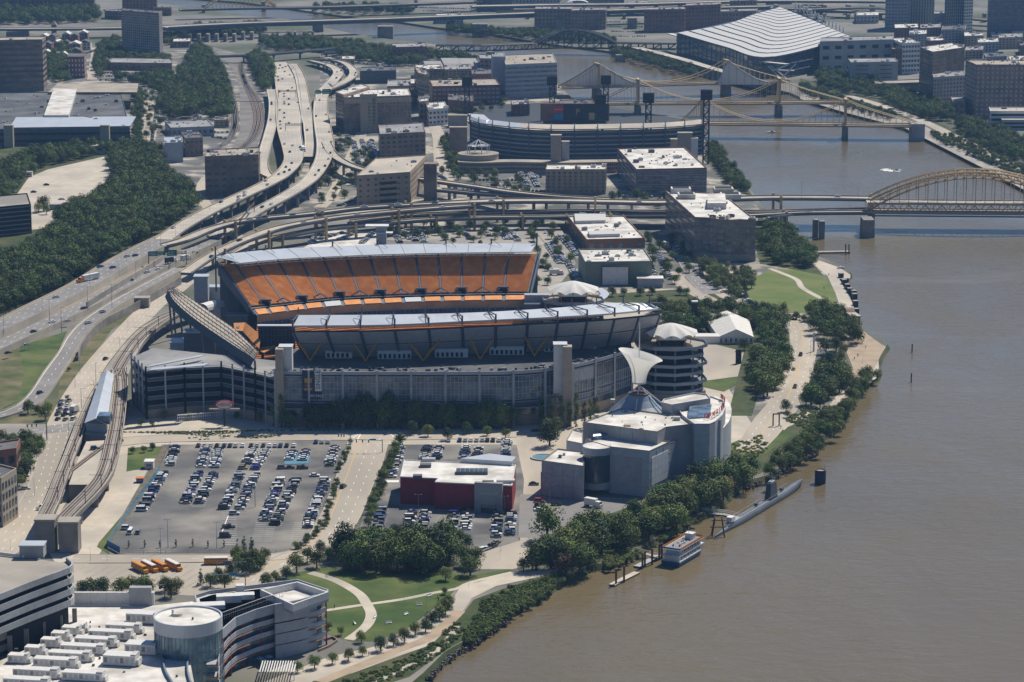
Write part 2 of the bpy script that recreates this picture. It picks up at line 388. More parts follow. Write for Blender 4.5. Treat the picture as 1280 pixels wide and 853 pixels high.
# ================================================================ ground surfaces, traced at ground level
# land behind the far bank and under the far quarter
ground('street_block',[(0,60),(150,70),(250,60),(330,95),(340,235),(250,262),(150,190),(0,190)],'city_ground')
ground('street_block',[(400,70),(520,72),(600,80),(690,92),(705,120),(860,160),(915,218),(960,275),(990,300),(1040,345),(1060,380),(1040,440),(990,520),(900,520),(850,420),(640,300),(430,270),(360,262),(400,150)],'city_ground')
ground('plaza',[(150,530),(165,500),(340,530),(640,530),(700,500),(900,470),(960,560),(900,600),(680,560),(640,556),(430,556),(150,556)],'concrete_light')
ground('valley_field',[(-200,120),(0,120),(160,180),(240,250),(220,285),(0,420),(-200,500)],'scrub')
ground('gravel_lot',[(8,262),(36,222),(60,212),(130,196),(142,225),(150,232),(118,250),(90,262),(78,272),(60,285),(20,290)],'concrete_light')
ground('grass_verge',[(0,440),(72,418),(84,414),(72,442),(48,492),(30,514),(0,528)],'grass')
ground('grass_verge',[(0,440),(24,432),(30,470),(22,500),(0,512)],'grass_dry')
ground('grass_verge',[(0,524),(34,516),(60,503),(74,497),(68,516),(62,532),(40,536),(0,534)],'grass_dry')
ground('grass_verge',[(90,410),(118,408),(180,386),(176,392),(140,412),(100,470),(84,498),(72,506),(74,480)],'grass_dry')
ground('left_quarter',[(-60,530),(75,530),(60,620),(20,700),(-60,720)],'concrete')
ground('station_forecourt',[(128,545),(205,548),(200,560),(178,600),(150,650),(120,700),(80,720),(60,690),(110,600)],'concrete_light')
ground('lawn',[(160,560),(207,558),(196,586),(168,588),(158,590)],'grass')
ground('grass_strip',[(186,606),(196,590),(200,592),(150,652),(134,684),(138,694),(121,684),(124,678)],'grass')
ground('fence_dirt_strip',[(213,556),(205,556),(150,650),(133,682),(152,693),(160,691),(143,682),(160,650),(200,594)],'dirt')
ground('parking_lot',[(211,557),(436,549),(428,570),(418,596),(410,622),(402,650),(392,672),(372,684),(340,691),(154,691),(140,682),(158,652),(186,608),(200,588)],'asphalt')
ground('parking_lot',[(497,562),(520,556),(640,556),(660,560),(655,600),(650,640),(648,680),(600,692),(520,684),(448,666),(458,630),(480,600)],'asphalt')
ground('concrete_yard',[(640,530),(700,520),(760,560),(700,610),(780,640),(770,670),(700,700),(640,712),(596,712),(600,692),(650,676),(655,600)],'road_concrete')
ground('museum_parking_lot',[(650,618),(725,620),(800,624),(772,646),(740,660),(700,676),(648,672)],'asphalt_road')
ground('bus_yard',[(92,705),(380,703),(290,745),(235,745),(92,735)],'road_concrete')
ground('riverfront_path',[(700,712),(640,716),(600,725),(575,735),(565,750),(540,775),(480,806),(410,822),(330,853),(280,880),(330,900),(420,856),(470,838),(530,815),(575,770),(590,748),(620,733),(680,720)],'concrete_light')
ground('park_lawn',[(340,735),(372,716),(404,710),(470,714),(545,714),(585,720),(640,712),(632,718),(598,728),(572,734),(560,748),(528,772),(505,789),(470,802),(438,802),(408,792),(380,790),(360,770)],'grass')
ground('river_terrace',[(634,762),(600,788),(556,814),(512,846),(420,876),(390,852),(440,842),(500,820),(540,806),(575,772),(592,750),(630,736),(668,724),(700,716),(755,694),(790,684),(770,698),(734,706),(702,718),(666,744)],'scrub')
def strip(name,px,wd,m,**kw):
    LAYER[0] += .003;z=LAYER[0]
    pts=smooth_pts([tuple(G(x,y,0))[:2]+(z,) for x,y in px],3.0)
    b=MB();b.loft(offs(pts,-wd/2),offs(pts,wd/2),m);return b.build(name,kind='structure',**kw)
strip('park_path',[(388,716),(420,726),(448,742),(458,755),(464,768),(460,780),(450,790),(436,800)],4.2,'concrete_light')
strip('park_path',[(404,764),(450,757),(500,750),(545,741),(572,736),(590,728),(640,716)],2.6,'concrete_light')
strip('river_walk',[(400,853),(450,833),(500,812),(532,800),(556,782),(574,764)],5,'brick_tan')
strip('river_walk',[(440,870),(468,853),(500,838),(530,824),(556,806),(570,783)],3,'concrete_light')
# the green on the point
ground('great_lawn',[(935,366),(937,352),(950,344),(963,338),(985,337),(1010,340),(1030,346),(1040,358),(1046,376),(1043,388),(1030,392),(1000,391),(975,390),(955,388),(940,380)],'grass_bright',smooth=True)
strip('lawn_path',[(962,336),(978,342),(996,350),(1003,360),(1020,370),(1031,376),(1034,384),(1042,392)],3.8,'concrete_light')
ground('wharf',[(1024,326),(1050,335),(1063,344),(1063,348),(1049,349),(1054,358),(1066,380),(1070,396),(1074,410),(1090,424),(1107,434),(1098,450),(1099,470),(1082,484),(1072,478),(1080,440),(1062,410),(1052,390),(1044,366),(1034,345),(1016,330)],'concrete_light')
ground('plaza',[(1050,400),(1076,412),(1106,434),(1096,455),(1088,470),(1072,488),(1058,498),(1052,510),(1046,505),(1062,480),(1066,460),(1058,440),(1056,420)],'brick_tan')
strip('river_walk',[(1080,470),(1066,486),(1052,494),(1040,508),(1020,514),(1002,521),(985,532),(975,545),(955,560),(935,562)],4,'concrete_light')
ground('terraced_lawn',[(872,426),(888,420),(948,430),(944,446),(890,446)],'grass')
ground('terraced_lawn',[(875,462),(932,460),(934,474),(905,490),(878,484)],'grass')
ground('river_slope',[(930,575),(960,556),(985,534),(1010,524),(1030,522),(1058,500),(1076,480),(1086,474),(1074,486),(1060,508),(1042,532),(1016,546),(1022,552),(1004,562),(978,578),(950,592),(926,600)],'scrub')
ground('river_garden',[(900,560),(930,548),(948,560),(950,540),(975,535),(990,545),(960,566),(925,590),(905,600)],'grass')
ground('woodland_floor',[(660,690),(700,660),(740,650),(800,630),(850,610),(900,590),(918,602),(898,624),(872,640),(843,656),(806,678),(764,696),(715,708),(690,708)],'scrub')
ground('slope_garden',[(948,270),(985,290),(1015,330),(1030,345),(985,336),(950,330),(942,300)],'scrub')
ground('slope_garden',[(885,176),(930,232),(945,250),(915,235),(900,215),(880,200)],'scrub')
ground('stadium_yard',[(660,365),(900,360),(945,385),(960,420),(930,470),(700,500),(640,400)],'road_concrete')
ground('stadium_car_park',[(470,286),(640,282),(700,282),(720,330),(690,368),(660,368),(640,310),(470,300)],'concrete')
ground('wooded_verge',[(700,372),(880,360),(900,372),(960,395),(975,420),(955,470),(940,520),(910,520),(930,440),(850,420),(830,385)],'scrub')
# downtown side
ground('esplanade',[(1000,124),(1060,142),(1130,160),(1165,178),(1230,211),(1290,243),(1300,235),(1235,190),(1150,150),(1060,125),(1000,110)],'concrete')
ground('bank_garden',[(1000,112),(1060,130),(1150,155),(1230,195),(1300,232),(1300,215),(1200,165),(1100,125),(1000,98)],'scrub')
# ================================================================ streets
def R_(name,px,m,lanes,median=None,**kw):return road(name,px,m,lanes,median,**kw)
R_('stadium_street',[(120,556,16),(200,549,15),(320,547,15),(420,546,15),(480,546,15),(560,545,14),(640,543,13),(700,530,10)],'road_concrete',2)
R_('lot_street',[(466,541,19),(460,556,19),(452,580,19),(444,600,18),(436,620,17.5),(426,645,17),(412,668,16.5),(395,684,16),(370,697,15),(340,712,15),(300,735,15),(285,745,15)],'road_concrete',4,1)
R_('drive_street',[(90,699,12),(200,699,11),(300,698,10),(350,696,10),(385,690,10)],'road_concrete',2)
R_('ramp_street',[(262,322,12),(240,345,12),(217,364,13),(196,378,14),(175,398,14),(150,426,15),(121,463,17),(95,505,18),(80,540,19),(72,576,19),(60,616,20),(38,652,20),(12,676,20),(-30,705,20)],'road_concrete',5)
R_('cross_street',[(-20,548,18),(40,540,16),(85,535,16),(105,532,16)],'asphalt_road',3,kerb=False)
R_('river_drive',[(985,394,14),(1000,410,14),(1004,430,15),(1000,455,15),(992,480,15),(980,505,16),(965,525,17),(950,545,16),(935,565,12)],'road_concrete',4,2)
R_('river_drive',[(840,340,9),(858,360,10),(880,372,10),(910,386,10),(950,396,11),(985,396,12)],'road_concrete',2)
R_('avenue',[(846,296,11),(852,310,12),(862,332,12),(872,350,12),(890,368,11)],'asphalt_road',3)
R_('avenue',[(535,140,10),(548,170,11),(552,205,12),(560,235,12)],'road_concrete',3)
R_('avenue',[(120,60,9),(115,100,10)],'road_concrete',2)
R_('avenue',[(191,126,16),(188,150,16),(182,176,16)],'road_concrete',4,2)
R_('ramp_street',[(460,150,10),(420,235,9),(400,260,10)],'road_concrete',2,kerb=False)
R_('underpass_street',[(258,222,8),(250,240,9),(262,262,9),(300,300,10)],'road_concrete',2,kerb=False)
R_('esplanade_road',[(1060,120,10),(1110,135,11),(1160,155,11),(1210,180,12),(1300,225,12)],'road_concrete',3)
# ================================================================ highways and viaducts
PIERS=[]
def viaduct(name,label,px,lanes=3,th=1.3,parapet=.9,pier=None,m='concrete_deck',cat='viaduct',group=None,gold=False,step=32,girder=True,pw=None,mark=True):
    """px rows: x, y (deck centre line in the picture), height of the deck, width in metres"""
    pts=pxpath(px,7.0)
    t=thing(name,label,cat,tuple(Vector((pts[0][0],pts[0][1],0))),0,group);o0=Vector(t.location)
    L=lambda P:[(p[0]-o0.x,p[1]-o0.y,p[2])+tuple(p[3:]) for p in P]
    pts=L(pts)
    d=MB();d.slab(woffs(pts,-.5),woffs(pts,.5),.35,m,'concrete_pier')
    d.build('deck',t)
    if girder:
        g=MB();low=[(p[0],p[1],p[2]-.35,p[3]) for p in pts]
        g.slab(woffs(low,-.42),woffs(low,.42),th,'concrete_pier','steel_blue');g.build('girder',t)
    for s_ in (-.5,.5):
        q=MB();e=[(p[0],p[1],p[2]+parapet,p[3]) for p in pts];a=woffs(e,s_)
        q.slab(offs(a,-.2),offs(a,.2),parapet+.3,'concrete_light','concrete');q.build('parapet',t)
    if mark:
        mk=MB()
        for i in range(1,lanes):dashes(mk,woffs(pts,i/lanes-.5),wd=.3,L=4,gap=10)
        for s_ in (-.44,.44):line(mk,woffs(pts,s_),'paint_white' if s_ < 0 else 'paint_yellow',.25)
        mk.build('lane_markings',t,kind='stuff')
    if pier is not False:
        n=max(2,int(sum(math.dist(a[:2],b[:2]) for a,b in zip(pts,pts[1:]))/step));q=resample([Vector(p[:3]) for p in pts],n+1)
        for i in range(1,n+1):
            p=q[i] if i < n else q[n];z=p.z-.35-(th if girder else 0)
            if z < 1.5:continue
            dr=(q[i]-q[i-1]).normalized();a=math.atan2(dr.y,dr.x);wd=min(pts,key=lambda r:math.dist(r[:2],p[:2]))[3]
            if pier == 'gold':
                nrm=Vector((-dr.y,dr.x,0));k=MB()
                for e in (-.56,.56):
                    c=p+nrm*wd*e;k.box((c.x,c.y,(p.z+2.2)/2),(1.5,1.5,p.z+2.2),'steel_gold',a)
                c=p;k.box((c.x,c.y,z-.75),(1.3,wd*1.12-1.5,1.5),'steel_gold',a)
                k.build('pier',t)
            else:
                k=MB();k.box((p.x,p.y,z-.6),(1.5,wd*.95,1.2),'concrete_pier',a)
                nc=2 if wd > 9 else 1
                nrm=Vector((-dr.y,dr.x,0))
                for j in range(nc):
                    c=p+nrm*(wd*.3*(2*j-1) if nc == 2 else 0);k.box((c.x,c.y,(z-1.2)/2),(1.6,1.9,z-1.2),'concrete_pier',a)
                k.build('pier',t)
    return t,pts
# ---- surface carriageways on low embankments
def carriage(name,px,lanes,m='asphalt_road',wall_side=None,wall_h=3):
    LAYER[0] += .003;z=LAYER[0]
    pts=pxpath(px,8.0);b=MB();b.slab(woffs(pts,-.5),woffs(pts,.5),.5,m,'concrete')
    o=b.build(name,kind='structure');mk=MB()
    for i in range(1,lanes):dashes(mk,woffs(pts,i/lanes-.5),wd=.32,L=4,gap=9)
    for s_ in (-.46,.46):line(mk,woffs(pts,s_),'paint_white' if s_ < 0 else 'paint_yellow',.28)
    mk.build('lane_markings',o,kind='stuff')
    for s_ in (-.5,.5):
        q=MB();e=[(p[0],p[1],p[2]+.85,p[3]) for p in pts];a=woffs(e,s_);a0,a1=offs(a,-.2),offs(a,.2)
        g0=[Vector((p.x,p.y,-.3)) for p in a0];g1=[Vector((p.x,p.y,-.3)) for p in a1]
        q.loft(a0,a1,'concrete');q.loft(g0,a0,'concrete_light');q.loft(a1,g1,'concrete_light')
        q.build('barrier_wall',o,kind='structure')
    return o,pts
HW={}
HW['w']=carriage('westbound_highway',[(-60,432,7,17),(0,407,7,17),(50,383,7,17),(100,358,7,17),(140,334,7,18),(165,320,7,19),(190,307,7.2,19),(212,295,7.5,15)],4)
# its bank, which the wood grows down
HW['e']=carriage('eastbound_highway',[(-60,458,3,16),(0,430,3,16),(37,413,3,16),(70,398,3,16),(105,381,3,16),(150,357,3,16),(184,339,3,16),(210,326,3.4,15),(243,311,4,13),(268,300,6,11)],4)
HW['x']=carriage('exit_ramp_road',[(226,335,3,8),(200,349,3,8),(165,368,3,8.5),(138,384,2.8,9),(112,403,2.5,9.5),(96,420,2,9.5),(84,441,1.5,9.5),(67,465,1,10),(50,491,.6,10),(32,508,.4,10),(0,520,.2,10),(-40,530,.2,10)],2)
HW['h1']=viaduct('highway_viaduct','wide concrete highway viaduct with long line of traffic curving down beside the dark wood',
  [(205,299,7.4,13),(230,282,9,13),(262,264,10,13),(300,246,11,13),(328,233,12,13),(352,219,12,13.5),(366,202,11,15),(366,185,10,18),(362,165,9,21),(361,145,8,24),(361,125,7,25),(359,105,6,25),(355,88,5,25),(345,78,4,24)],6,step=36)
HW['h1b']=viaduct('ramp_viaduct','narrow pale exit ramp splitting left of the long highway viaduct',
  [(339,112,7,9),(342,130,7.5,9),(341,150,8,9),(336,170,9,9),(331,188,9.5,9),(328,203,10,9),(331,216,10.6,9),(340,222,11,8)],2)
HW['h1c']=viaduct('ramp_viaduct','empty express lanes between the two busy carriageways at the top',
  [(366,80,5,11),(375,97,6,11),(379,118,7,11),(383,140,8,11),(387,160,8,11),(389,180,7,11),(385,196,5,10)],3)
HW['h2']=viaduct('highway_viaduct','curving concrete viaduct right of the long one, swinging under the bridge ramp',
  [(388,76,5,10),(412,82,6,11),(423,91,6,11),(414,104,7,12),(403,118,8,13),(401,140,9,14),(404,162,10,15),(407,182,11,15),(403,202,12,13),(390,222,12,12),(372,236,12,11.5),(350,249,11.5,11.5),(318,266,10,11.5),(292,282,8,11),(268,297,6,11)],4,step=36)
HW['h2b']=viaduct('ramp_viaduct','outer loop lane at the top of the interchange with a tan edge wall',
  [(395,74,5,9),(425,77,6,9),(440,86,6,9),(441,95,6,9),(428,104,6.5,9),(410,112,7,8)],2)
HW['h3']=viaduct('bridge_ramp_viaduct','elevated bridge approach curving from the river crossing to the westbound highway',
  [(204,307,7.5,9),(230,300,9.5,9),(262,287,12,9),(295,278,14,9),(330,273,15,9),(361,270,15.5,9),(400,266,16,9),(440,261,16.5,9),(480,258,17,9.5),(540,255,17,10),(600,252,17,14),(640,251,17,14),(700,251,17,14),(760,252,17,14),(832,253,17,14),(900,249,17,14),(960,247,17,14),(1020,247,17,14),(1090,248,17,14)],4,pier='gold',step=62)
HW['h4']=viaduct('bridge_ramp_viaduct','second elevated bridge approach sweeping down behind the stadium roof',
  [(232,341,6,8),(262,321,9,8),(287,308,11,8),(316,296,13,8.5),(345,286,14,9),(382,278,15,9),(420,272,15.5,9),(445,269,16,9),(480,265.5,16.5,9),(520,262,17,9),(560,259,17,9),(590,257,17,8)],2,pier='gold',step=56)
HW['h5']=viaduct('lower_ramp_viaduct','lower deck ramp running beneath the two raised bridge approaches',
  [(290,322,3,8),(320,303,6,8),(350,296,7.5,8),(385,289,8.5,8),(420,284,9,8),(480,279,9,8),(540,274,9,8),(600,272,9,8),(680,271,9,8),(760,270,9,8),(840,270,9,8),(920,270,9.5,9),(1000,266,10,9),(1090,265,10,10)],2,pier='gold',step=62)
HW['h5b']=viaduct('lower_ramp_viaduct','shaded second lower deck behind the gold columns',
  [(440,277,7,8),(500,270,8,8),(560,267,9,8),(640,265,9,8),(740,264,9,8),(840,265,9,8),(940,265,9,8),(1090,262,10,9)],2,m='asphalt_road',step=60)
HW['h6']=viaduct('ramp_viaduct','ramp curving right past the brown office block into the dark double decks',
  [(408,178,11,8),(416,193,11,8),(434,205,11,8),(462,214,11,8),(500,220,11,8),(550,227,12,9),(600,234,13,9),(640,240,14,9),(700,246,15,9),(760,249,16,9)],2)
HW['h7']=viaduct('ramp_viaduct','dark lower ramp with yellow posts behind the hotel',
  [(548,237,9,8),(600,242,10,8),(640,244,11,8),(700,249,11,8),(790,252,12,8)],2,m='asphalt_road')
# ---- overhead railway viaduct at the top and the railway yard
viaduct('railway_viaduct','dark railway overpass on stone piers crossing above the highway lanes',
  [(262,71,7,9),(290,70,8,9),(320,69,9,9),(350,66.5,9,9),(380,64,9,9),(410,61.5,9,9),(440,60,8,9)],2,m='ballast',mark=False,step=34)
b=MB();pl=[(205,52),(240,52),(270,66),(290,85),(300,110),(300,145),(300,165),(290,185),(262,194),(300,196),(322,182),(331,160),(330,140),(322,110),(300,86),(318,72),(300,68),(262,58),(240,46),(205,46)]
ground('railway_bed',pl,'ballast')
b=MB()
def track(b,px,z=.36,g=1.435,sl=True):
    pts=smooth_pts([tuple(G(x,y,0))[:2]+(z,) for x,y in px],8)
    b.slab(offs(pts,-1.9),offs(pts,1.9),.06,'track_rust')
    for s_ in (-.72,.72):b.slab([p+Vector((0,0,.15)) for p in offs(pts,s_-.06)],[p+Vector((0,0,.15)) for p in offs(pts,s_+.06)],.14,'steel_light')
for k in range(3):
    q=MB();d=k*5
    track(q,[(205,50+k*1.2),(238,55+k*1.5),(262,67+k*1.6),(279-d*.3,86),(291-d*.4,118),(296-d*.4,150),(287-d*.3,176),(262,190-k*1.5)]);q.build('railway_track',kind='structure')
for k in range(3):
    q=MB();d=k*5.5
    track(q,[(322,70+k),(300+k*2,80),(305+d*.3,104),(314+d*.8,125),(319+d*.8,148),(314+d*.6,170),(302+d*.4,184),(290+d,194)]);q.build('railway_track',kind='structure')
def rail_gantry(px,py,wd):
    p=G(px,py);t=thing('catenary_gantry','thin signal gantry spanning the railway tracks at the bend','gantry',tuple(p))
    k=MB();k.tube((0,0,0),(0,0,8),.15,'steel_grey');k.tube((wd,0,0),(wd,0,8),.15,'steel_grey');k.build('post',t)
    k=MB();k.box((wd/2,0,8),(wd,.5,.6),'steel_grey');k.build('beam',t)
rail_gantry(290,137,30)
# ---- light-rail guideway
def guideway(label,px,n=2):
    pts=pxpath(px,4.0);t=thing('light_rail_guideway',label,'guideway')
    d=MB();d.slab(woffs(pts,-.5),woffs(pts,.5),1.6,'concrete','concrete_pier');d.build('deck',t)
    for s_ in (-.5,.5):
        q=MB();e=[(p[0],p[1],p[2]+1.0,p[3]) for p in pts];a=woffs(e,s_);q.slab(offs(a,-.16),offs(a,.16),1.1,'concrete_light','concrete');q.build('parapet',t)
    for j in range(n):
        c=(j-(n-1)/2)*4.0;q=MB();u=Vector((0,0,.14))
        q.slab([p+u for p in offs(pts,c-1.3)],[p+u for p in offs(pts,c+1.3)],.1,'track_rust')
        for s_ in (-.72,.72):q.slab([p+u*2.2 for p in offs(pts,c+s_-.09)],[p+u*2.2 for p in offs(pts,c+s_+.09)],.15,'hvac')
        q.build('track',t)
        ti=MB();rs=resample([Vector(p[:3]) for p in offs(pts,c)],int(len(pts)*1.2))
        for a,b2 in zip(rs,rs[1:]):
            dr=(b2-a).normalized();ti.box((a.x,a.y,a.z+.2),(.5,2.6,.12),'wood',math.atan2(dr.y,dr.x))
        ti.build('sleepers',t,kind='stuff')
    rs=resample([Vector(p[:3]) for p in pts],max(3,int(len(pts)/6)))
    for i,p in enumerate(rs[1:-1]):
        dr=(rs[i+2]-rs[i]).normalized();a=math.atan2(dr.y,dr.x)
        if p.z > 3:q=MB();q.box((p.x,p.y,(p.z-1.6)/2),(2.0,3.2,p.z-1.6),'concrete_pier',a);q.build('pier',t)
        nrm=Vector((-dr.y,dr.x,0));wd=min(pts,key=lambda r:math.dist(r[:2],p[:2]))[3]
        q=MB();c=p+nrm*(wd/2-.3);q.tube(c,c+Vector((0,0,7)),.16,'steel_dark');q.tube(c+Vector((0,0,6.3)),p+Vector((0,0,6.5))-nrm*wd*.3,.08,'steel_dark');q.build('catenary_mast',t)
    return t,pts
guideway('upper elevated tram track curving from behind the stadium to the station',[(246,384,8,9),(215,394,8,9),(190,408,8,10),(172,424,8,10),(160,440,8,11),(150,456,8,13),(143,470,8,14)],2)
guideway('left elevated tram track passing the station platform towards the end piers',[(143,466,8,5),(128,480,8,5),(115,500,8,5),(104,525,8,5),(94,552,8,5),(84,578,8,5),(74,604,8,5.5),(66,626,8,6),(58,642,8,6.5),(54,652,8,6.5)],1)
guideway('right elevated tram track on the stadium side of the station',[(148,462,8,7),(151,480,8,7),(149,505,8,7),(146,530,8,7),(141,556,8,7),(136,578,8,7),(128,598,8,7),(114,616,8,7),(98,632,8,7),(84,646,8,7),(78,654,8,7)],2)
t=thing('station_platform','concrete deck between the two tram tracks below the station','platform',(0,0,0))
b=MB();p=[tuple(G(x,y,7.4)[:2]) for x,y in [(108,552),(140,550),(134,578),(122,606),(86,606),(96,578)]];b.prism(p,0,7.4,'concrete_pier','concrete_light');b.build('deck',t)
b=MB();a=rail([(86,590),(136,552)],7.9,8,False);b.slab(offs(a,-1.3),offs(a,1.3),.1,'track_rust')
for s_ in (-.7,.7):b.slab([q+Vector((0,0,.12)) for q in offs(a,s_-.06)],[q+Vector((0,0,.12)) for q in offs(a,s_+.06)],.12,'hvac')
b.build('crossover_track',t)
t=thing('tram_station','long grey metal gabled tram station roof between elevated tracks','station',(0,0,0))
fl,fr,bl,br=G(106,544,8),G(134,546,8),G(126,484,8),G(143,482,8)
def quadbox(b,q,z0,z1,m,mt=None):b.prism([tuple(v[:2]) for v in q],z0,z1,m,mt)
b=MB();quadbox(b,[fl,fr,br,bl],0,8.4,'concrete_pier','concrete_light');b.build('platform',t)
ins=lambda k:[fl.lerp(br,k),fr.lerp(bl,k),br.lerp(fl,k),bl.lerp(fr,k)]
b=MB();quadbox(b,ins(.05),8.4,14,'panel_grey');b.build('wall',t)
b=MB()
fm,bm_=(fl+fr)/2,(bl+br)/2
for A,B_ in ((fl,bl),(br,fr)):
    z0=13.9;a=Vector((A.x,A.y,z0));c=Vector((B_.x,B_.y,z0))
    r1=Vector(((fm if A is fl else bm_).x,(fm if A is fl else bm_).y,16.4));r2=Vector(((bm_ if A is fl else fm).x,(bm_ if A is fl else fm).y,16.4))
    for k in range(12):
        u,v=k/12,(k+.985)/12;q=MB();q.slab([a.lerp(c,u),a.lerp(c,v)],[r1.lerp(r2,u),r1.lerp(r2,v)],.18,'roof_metal');q.build('roof_panel',t)
b.quad([(fl.x+.2,fl.y+.4,13.9),(fr.x-.2,fr.y+.4,13.9),(fm.x,fm.y+.4,16.3)],'panel_dark');b.build('gable',t)
b=MB();c=G(131,524,15);b.box((c.x,c.y,15.5),(6,9,4),'glass_blue');b.build('skylight_box',t)
for k in range(2):
    p0=(48,652,10.5) if k == 0 else (77,655,10.5)
    q=G(p0[0]+9,692,0);t=thing('bridge_pier',('left' if k == 0 else 'right')+' of the two massive grey concrete piers ending the tram guideway','pier',tuple(q),0,'end piers of the tram guideway')
    h=zat(q,p0[1]);b=MB();b.box((0,4,h/2),(8,8,h),'concrete_pier');b.box((0,4,h+.4),(8.6,8.6,.8),'concrete');b.build('shaft',t)
# ---- signs over the highway
def gantry(p0,p1,zg,hh,panels,label):
    a=G(*p0,zg);c=G(*p1,zg);t=thing('sign_gantry',label,'sign',tuple(a));d=c-a;L=d.length;t.rotation_euler=(0,0,math.atan2(d.y,d.x))
    for x in (0,L):q=MB();q.box((x,0,hh/2),(.5,.5,hh),'rust_brown');q.build('post',t)
    q=MB();q.box((L/2,0,hh-.8),(L,.4,.4),'rust_brown');q.box((L/2,0,hh-2),(L,.4,.4),'rust_brown')
    n=int(L/2)
    for i in range(n):q.tube((i*L/n,0,hh-2 if i % 2 else hh-.8),((i+1)*L/n,0,hh-.8 if i % 2 else hh-2),.1,'rust_brown',4)
    q.build('truss',t)
    for u,wd,hp,txt in panels:
        q=MB();q.box((u*L,-.45,hh-1.2),(wd,.15,hp),'sign_green');q.box((u*L,-.53,hh-1.2),(wd-.3,.04,hp-.3),'sign_green');s_=q.build('sign_panel',t)
        wr=MB()
        for r in range(2):
            for k in range(int((wd-1.2)/.9)):wr.box((u*L-wd/2+.9+k*.9,-.57,hh-1.2+(.35-r*.9)*hp/3.4*1.3),(.6,.02,.5),'paint_white')
        wr.build('lettering',s_,kind='stuff')
gantry((186,333),(233,331),3,9.5,[(.12,6,3.2,''),(.32,6,2.6,''),(.62,6.5,4,'')],'brown truss gantry with broad green exit signs over the eastbound lanes')
gantry((300,287),(318,265),10,8,[(.5,7,4,'')],'green round-cornered sign hanging beside the second viaduct')
gantry((394,125),(414,124),9,9,[(.2,5,4,''),(.7,9,5,'')],'green signs above the right carriageway at the top')
gantry((402,72),(424,72),6,8,[(.5,14,4,'')],'green sign at the top of the loop by the railway overpass')
for i,(x,y,wd) in enumerate([(348,122,22),(357,165,21)]):
    p0,p1=(x,y),(x+22,y);gantry(p0,p1,8,8,[],['upper','lower'][i]+' bare steel truss gantry crossing the crowded left carriageway')
q=G(112+16,198);
# ================================================================ Fort-side tied-arch bridge (right edge)
def arch_bridge():
    t=thing('arch_bridge','gold steel tied-arch bridge with double deck at the right edge','bridge',(0,0,0))
    A0=G(1088,262,13);A1=G(1330,264,13)
    ax=(A1-A0).normalized();nr=Vector((-ax.y,ax.x,0));wd=17.0;L=150.0
    A1=A0+ax*L
    zt=17.6
    for s_,nm in ((0,'arch'),(wd,'arch')):
        base=A0+nr*s_;q=MB();up=[];lo=[]
        N=22
        for i in range(N+1):
            u=i/N;e=4*u*(1-u);x=base+ax*L*u
            up.append(Vector((x.x,x.y,17+22.5*e+1.2+1.6*(1-e))));lo.append(Vector((x.x,x.y,13+23.5*e)))
        for P in (up,lo):
            for a,c in zip(P,P[1:]):q.tube(a,c,.75,'steel_gold',4)
        for i in range(N):
            q.tube(up[i],lo[i+1],.3,'steel_gold',4);q.tube(up[i],lo[i],.3,'steel_gold',4)
        q.build(nm,t)
        for i in range(2,N-1):
            q=MB();q.tube(lo[i],(lo[i].x,lo[i].y,zt),.34,'steel_gold',4,r2=.2);q.build('hanger',t)
    q=MB()
    for i in range(2,21):
        u=i/22;e=4*u*(1-u);x=A0+ax*L*u;z=37*0+17+22.5*e+1.2;q.tube((x.x,x.y,z),(x.x+nr.x*wd,x.y+nr.y*wd,z),.3,'steel_gold',4)
        if i % 2:x2=A0+ax*L*(i+1)/22;q.tube((x.x,x.y,z),(x2.x+nr.x*wd,x2.y+nr.y*wd,z),.2,'steel_gold',4)
    q.build('wind_bracing',t)
    B0=A0-ax*2;B1=A1+ax*60
    for z,nm in ((17.3,'upper_deck'),(10.6,'lower_deck')):
        q=MB();a=[Vector((B0.x,B0.y,z)),Vector((B1.x,B1.y,z))];c=[v+nr*wd for v in a];q.slab(a,c,.8,'concrete_deck','steel_gold');q.build(nm,t)
        for o_ in (0,wd):
            q=MB();e=[v+nr*o_+Vector((0,0,.9)) for v in a];q.slab([v-nr*.15 for v in e],[v+nr*.15 for v in e],.9,'concrete_light');q.build('parapet',t)
    for o_ in (-.3,wd+.3):
        q=MB();n=36
        for i in range(n):
            a=B0+(B1-B0)*i/n+nr*o_;c=B0+(B1-B0)*(i+1)/n+nr*o_
            z0,z1=(10.3,16.4) if i % 2 == 0 else (16.4,10.3)
            q.tube((a.x,a.y,z0),(c.x,c.y,z1),.28,'steel_gold',4);q.tube((a.x,a.y,10.3),(a.x,a.y,16.4),.2,'steel_gold',4)
        q.tube((B0.x+nr.x*o_,B0.y+nr.y*o_,10.1),(B1.x+nr.x*o_,B1.y+nr.y*o_,10.1),.4,'steel_gold',4);q.build('truss',t)
    q=MB();a=[v+nr*-4+Vector((0,0,9.2-v.z)) for v in (B0,B1)];q.slab(a,[v+nr*2.6 for v in a],.7,'concrete','steel_blue');q.build('footway',t)
    for (x,y) in ((1085,296),(1027,298),(1019,296)):
        p=G(x,y,WZ);q=MB();big=x == 1085
        q.box((p.x,p.y+(5 if big else 0),3),(8.5 if big else 3.6,18 if big else 6,14),'concrete_pier',0,top=(7.8,17) if big else None);q.build('pier',t)
    q=MB();a=pxpath([(960,272,9,4),(1000,267,9.3,4),(1040,263,9.3,4),(1090,260.5,9.2,4)],8);q.slab(woffs(a,-.5),woffs(a,.5),.8,'concrete','steel_grey')
    e=[(p[0],p[1],p[2]+1.1,p[3]) for p in a];q.slab(woffs(e,-.54),woffs(e,-.5),1.1,'steel_light');q.build('footway_ramp',t)
arch_bridge()
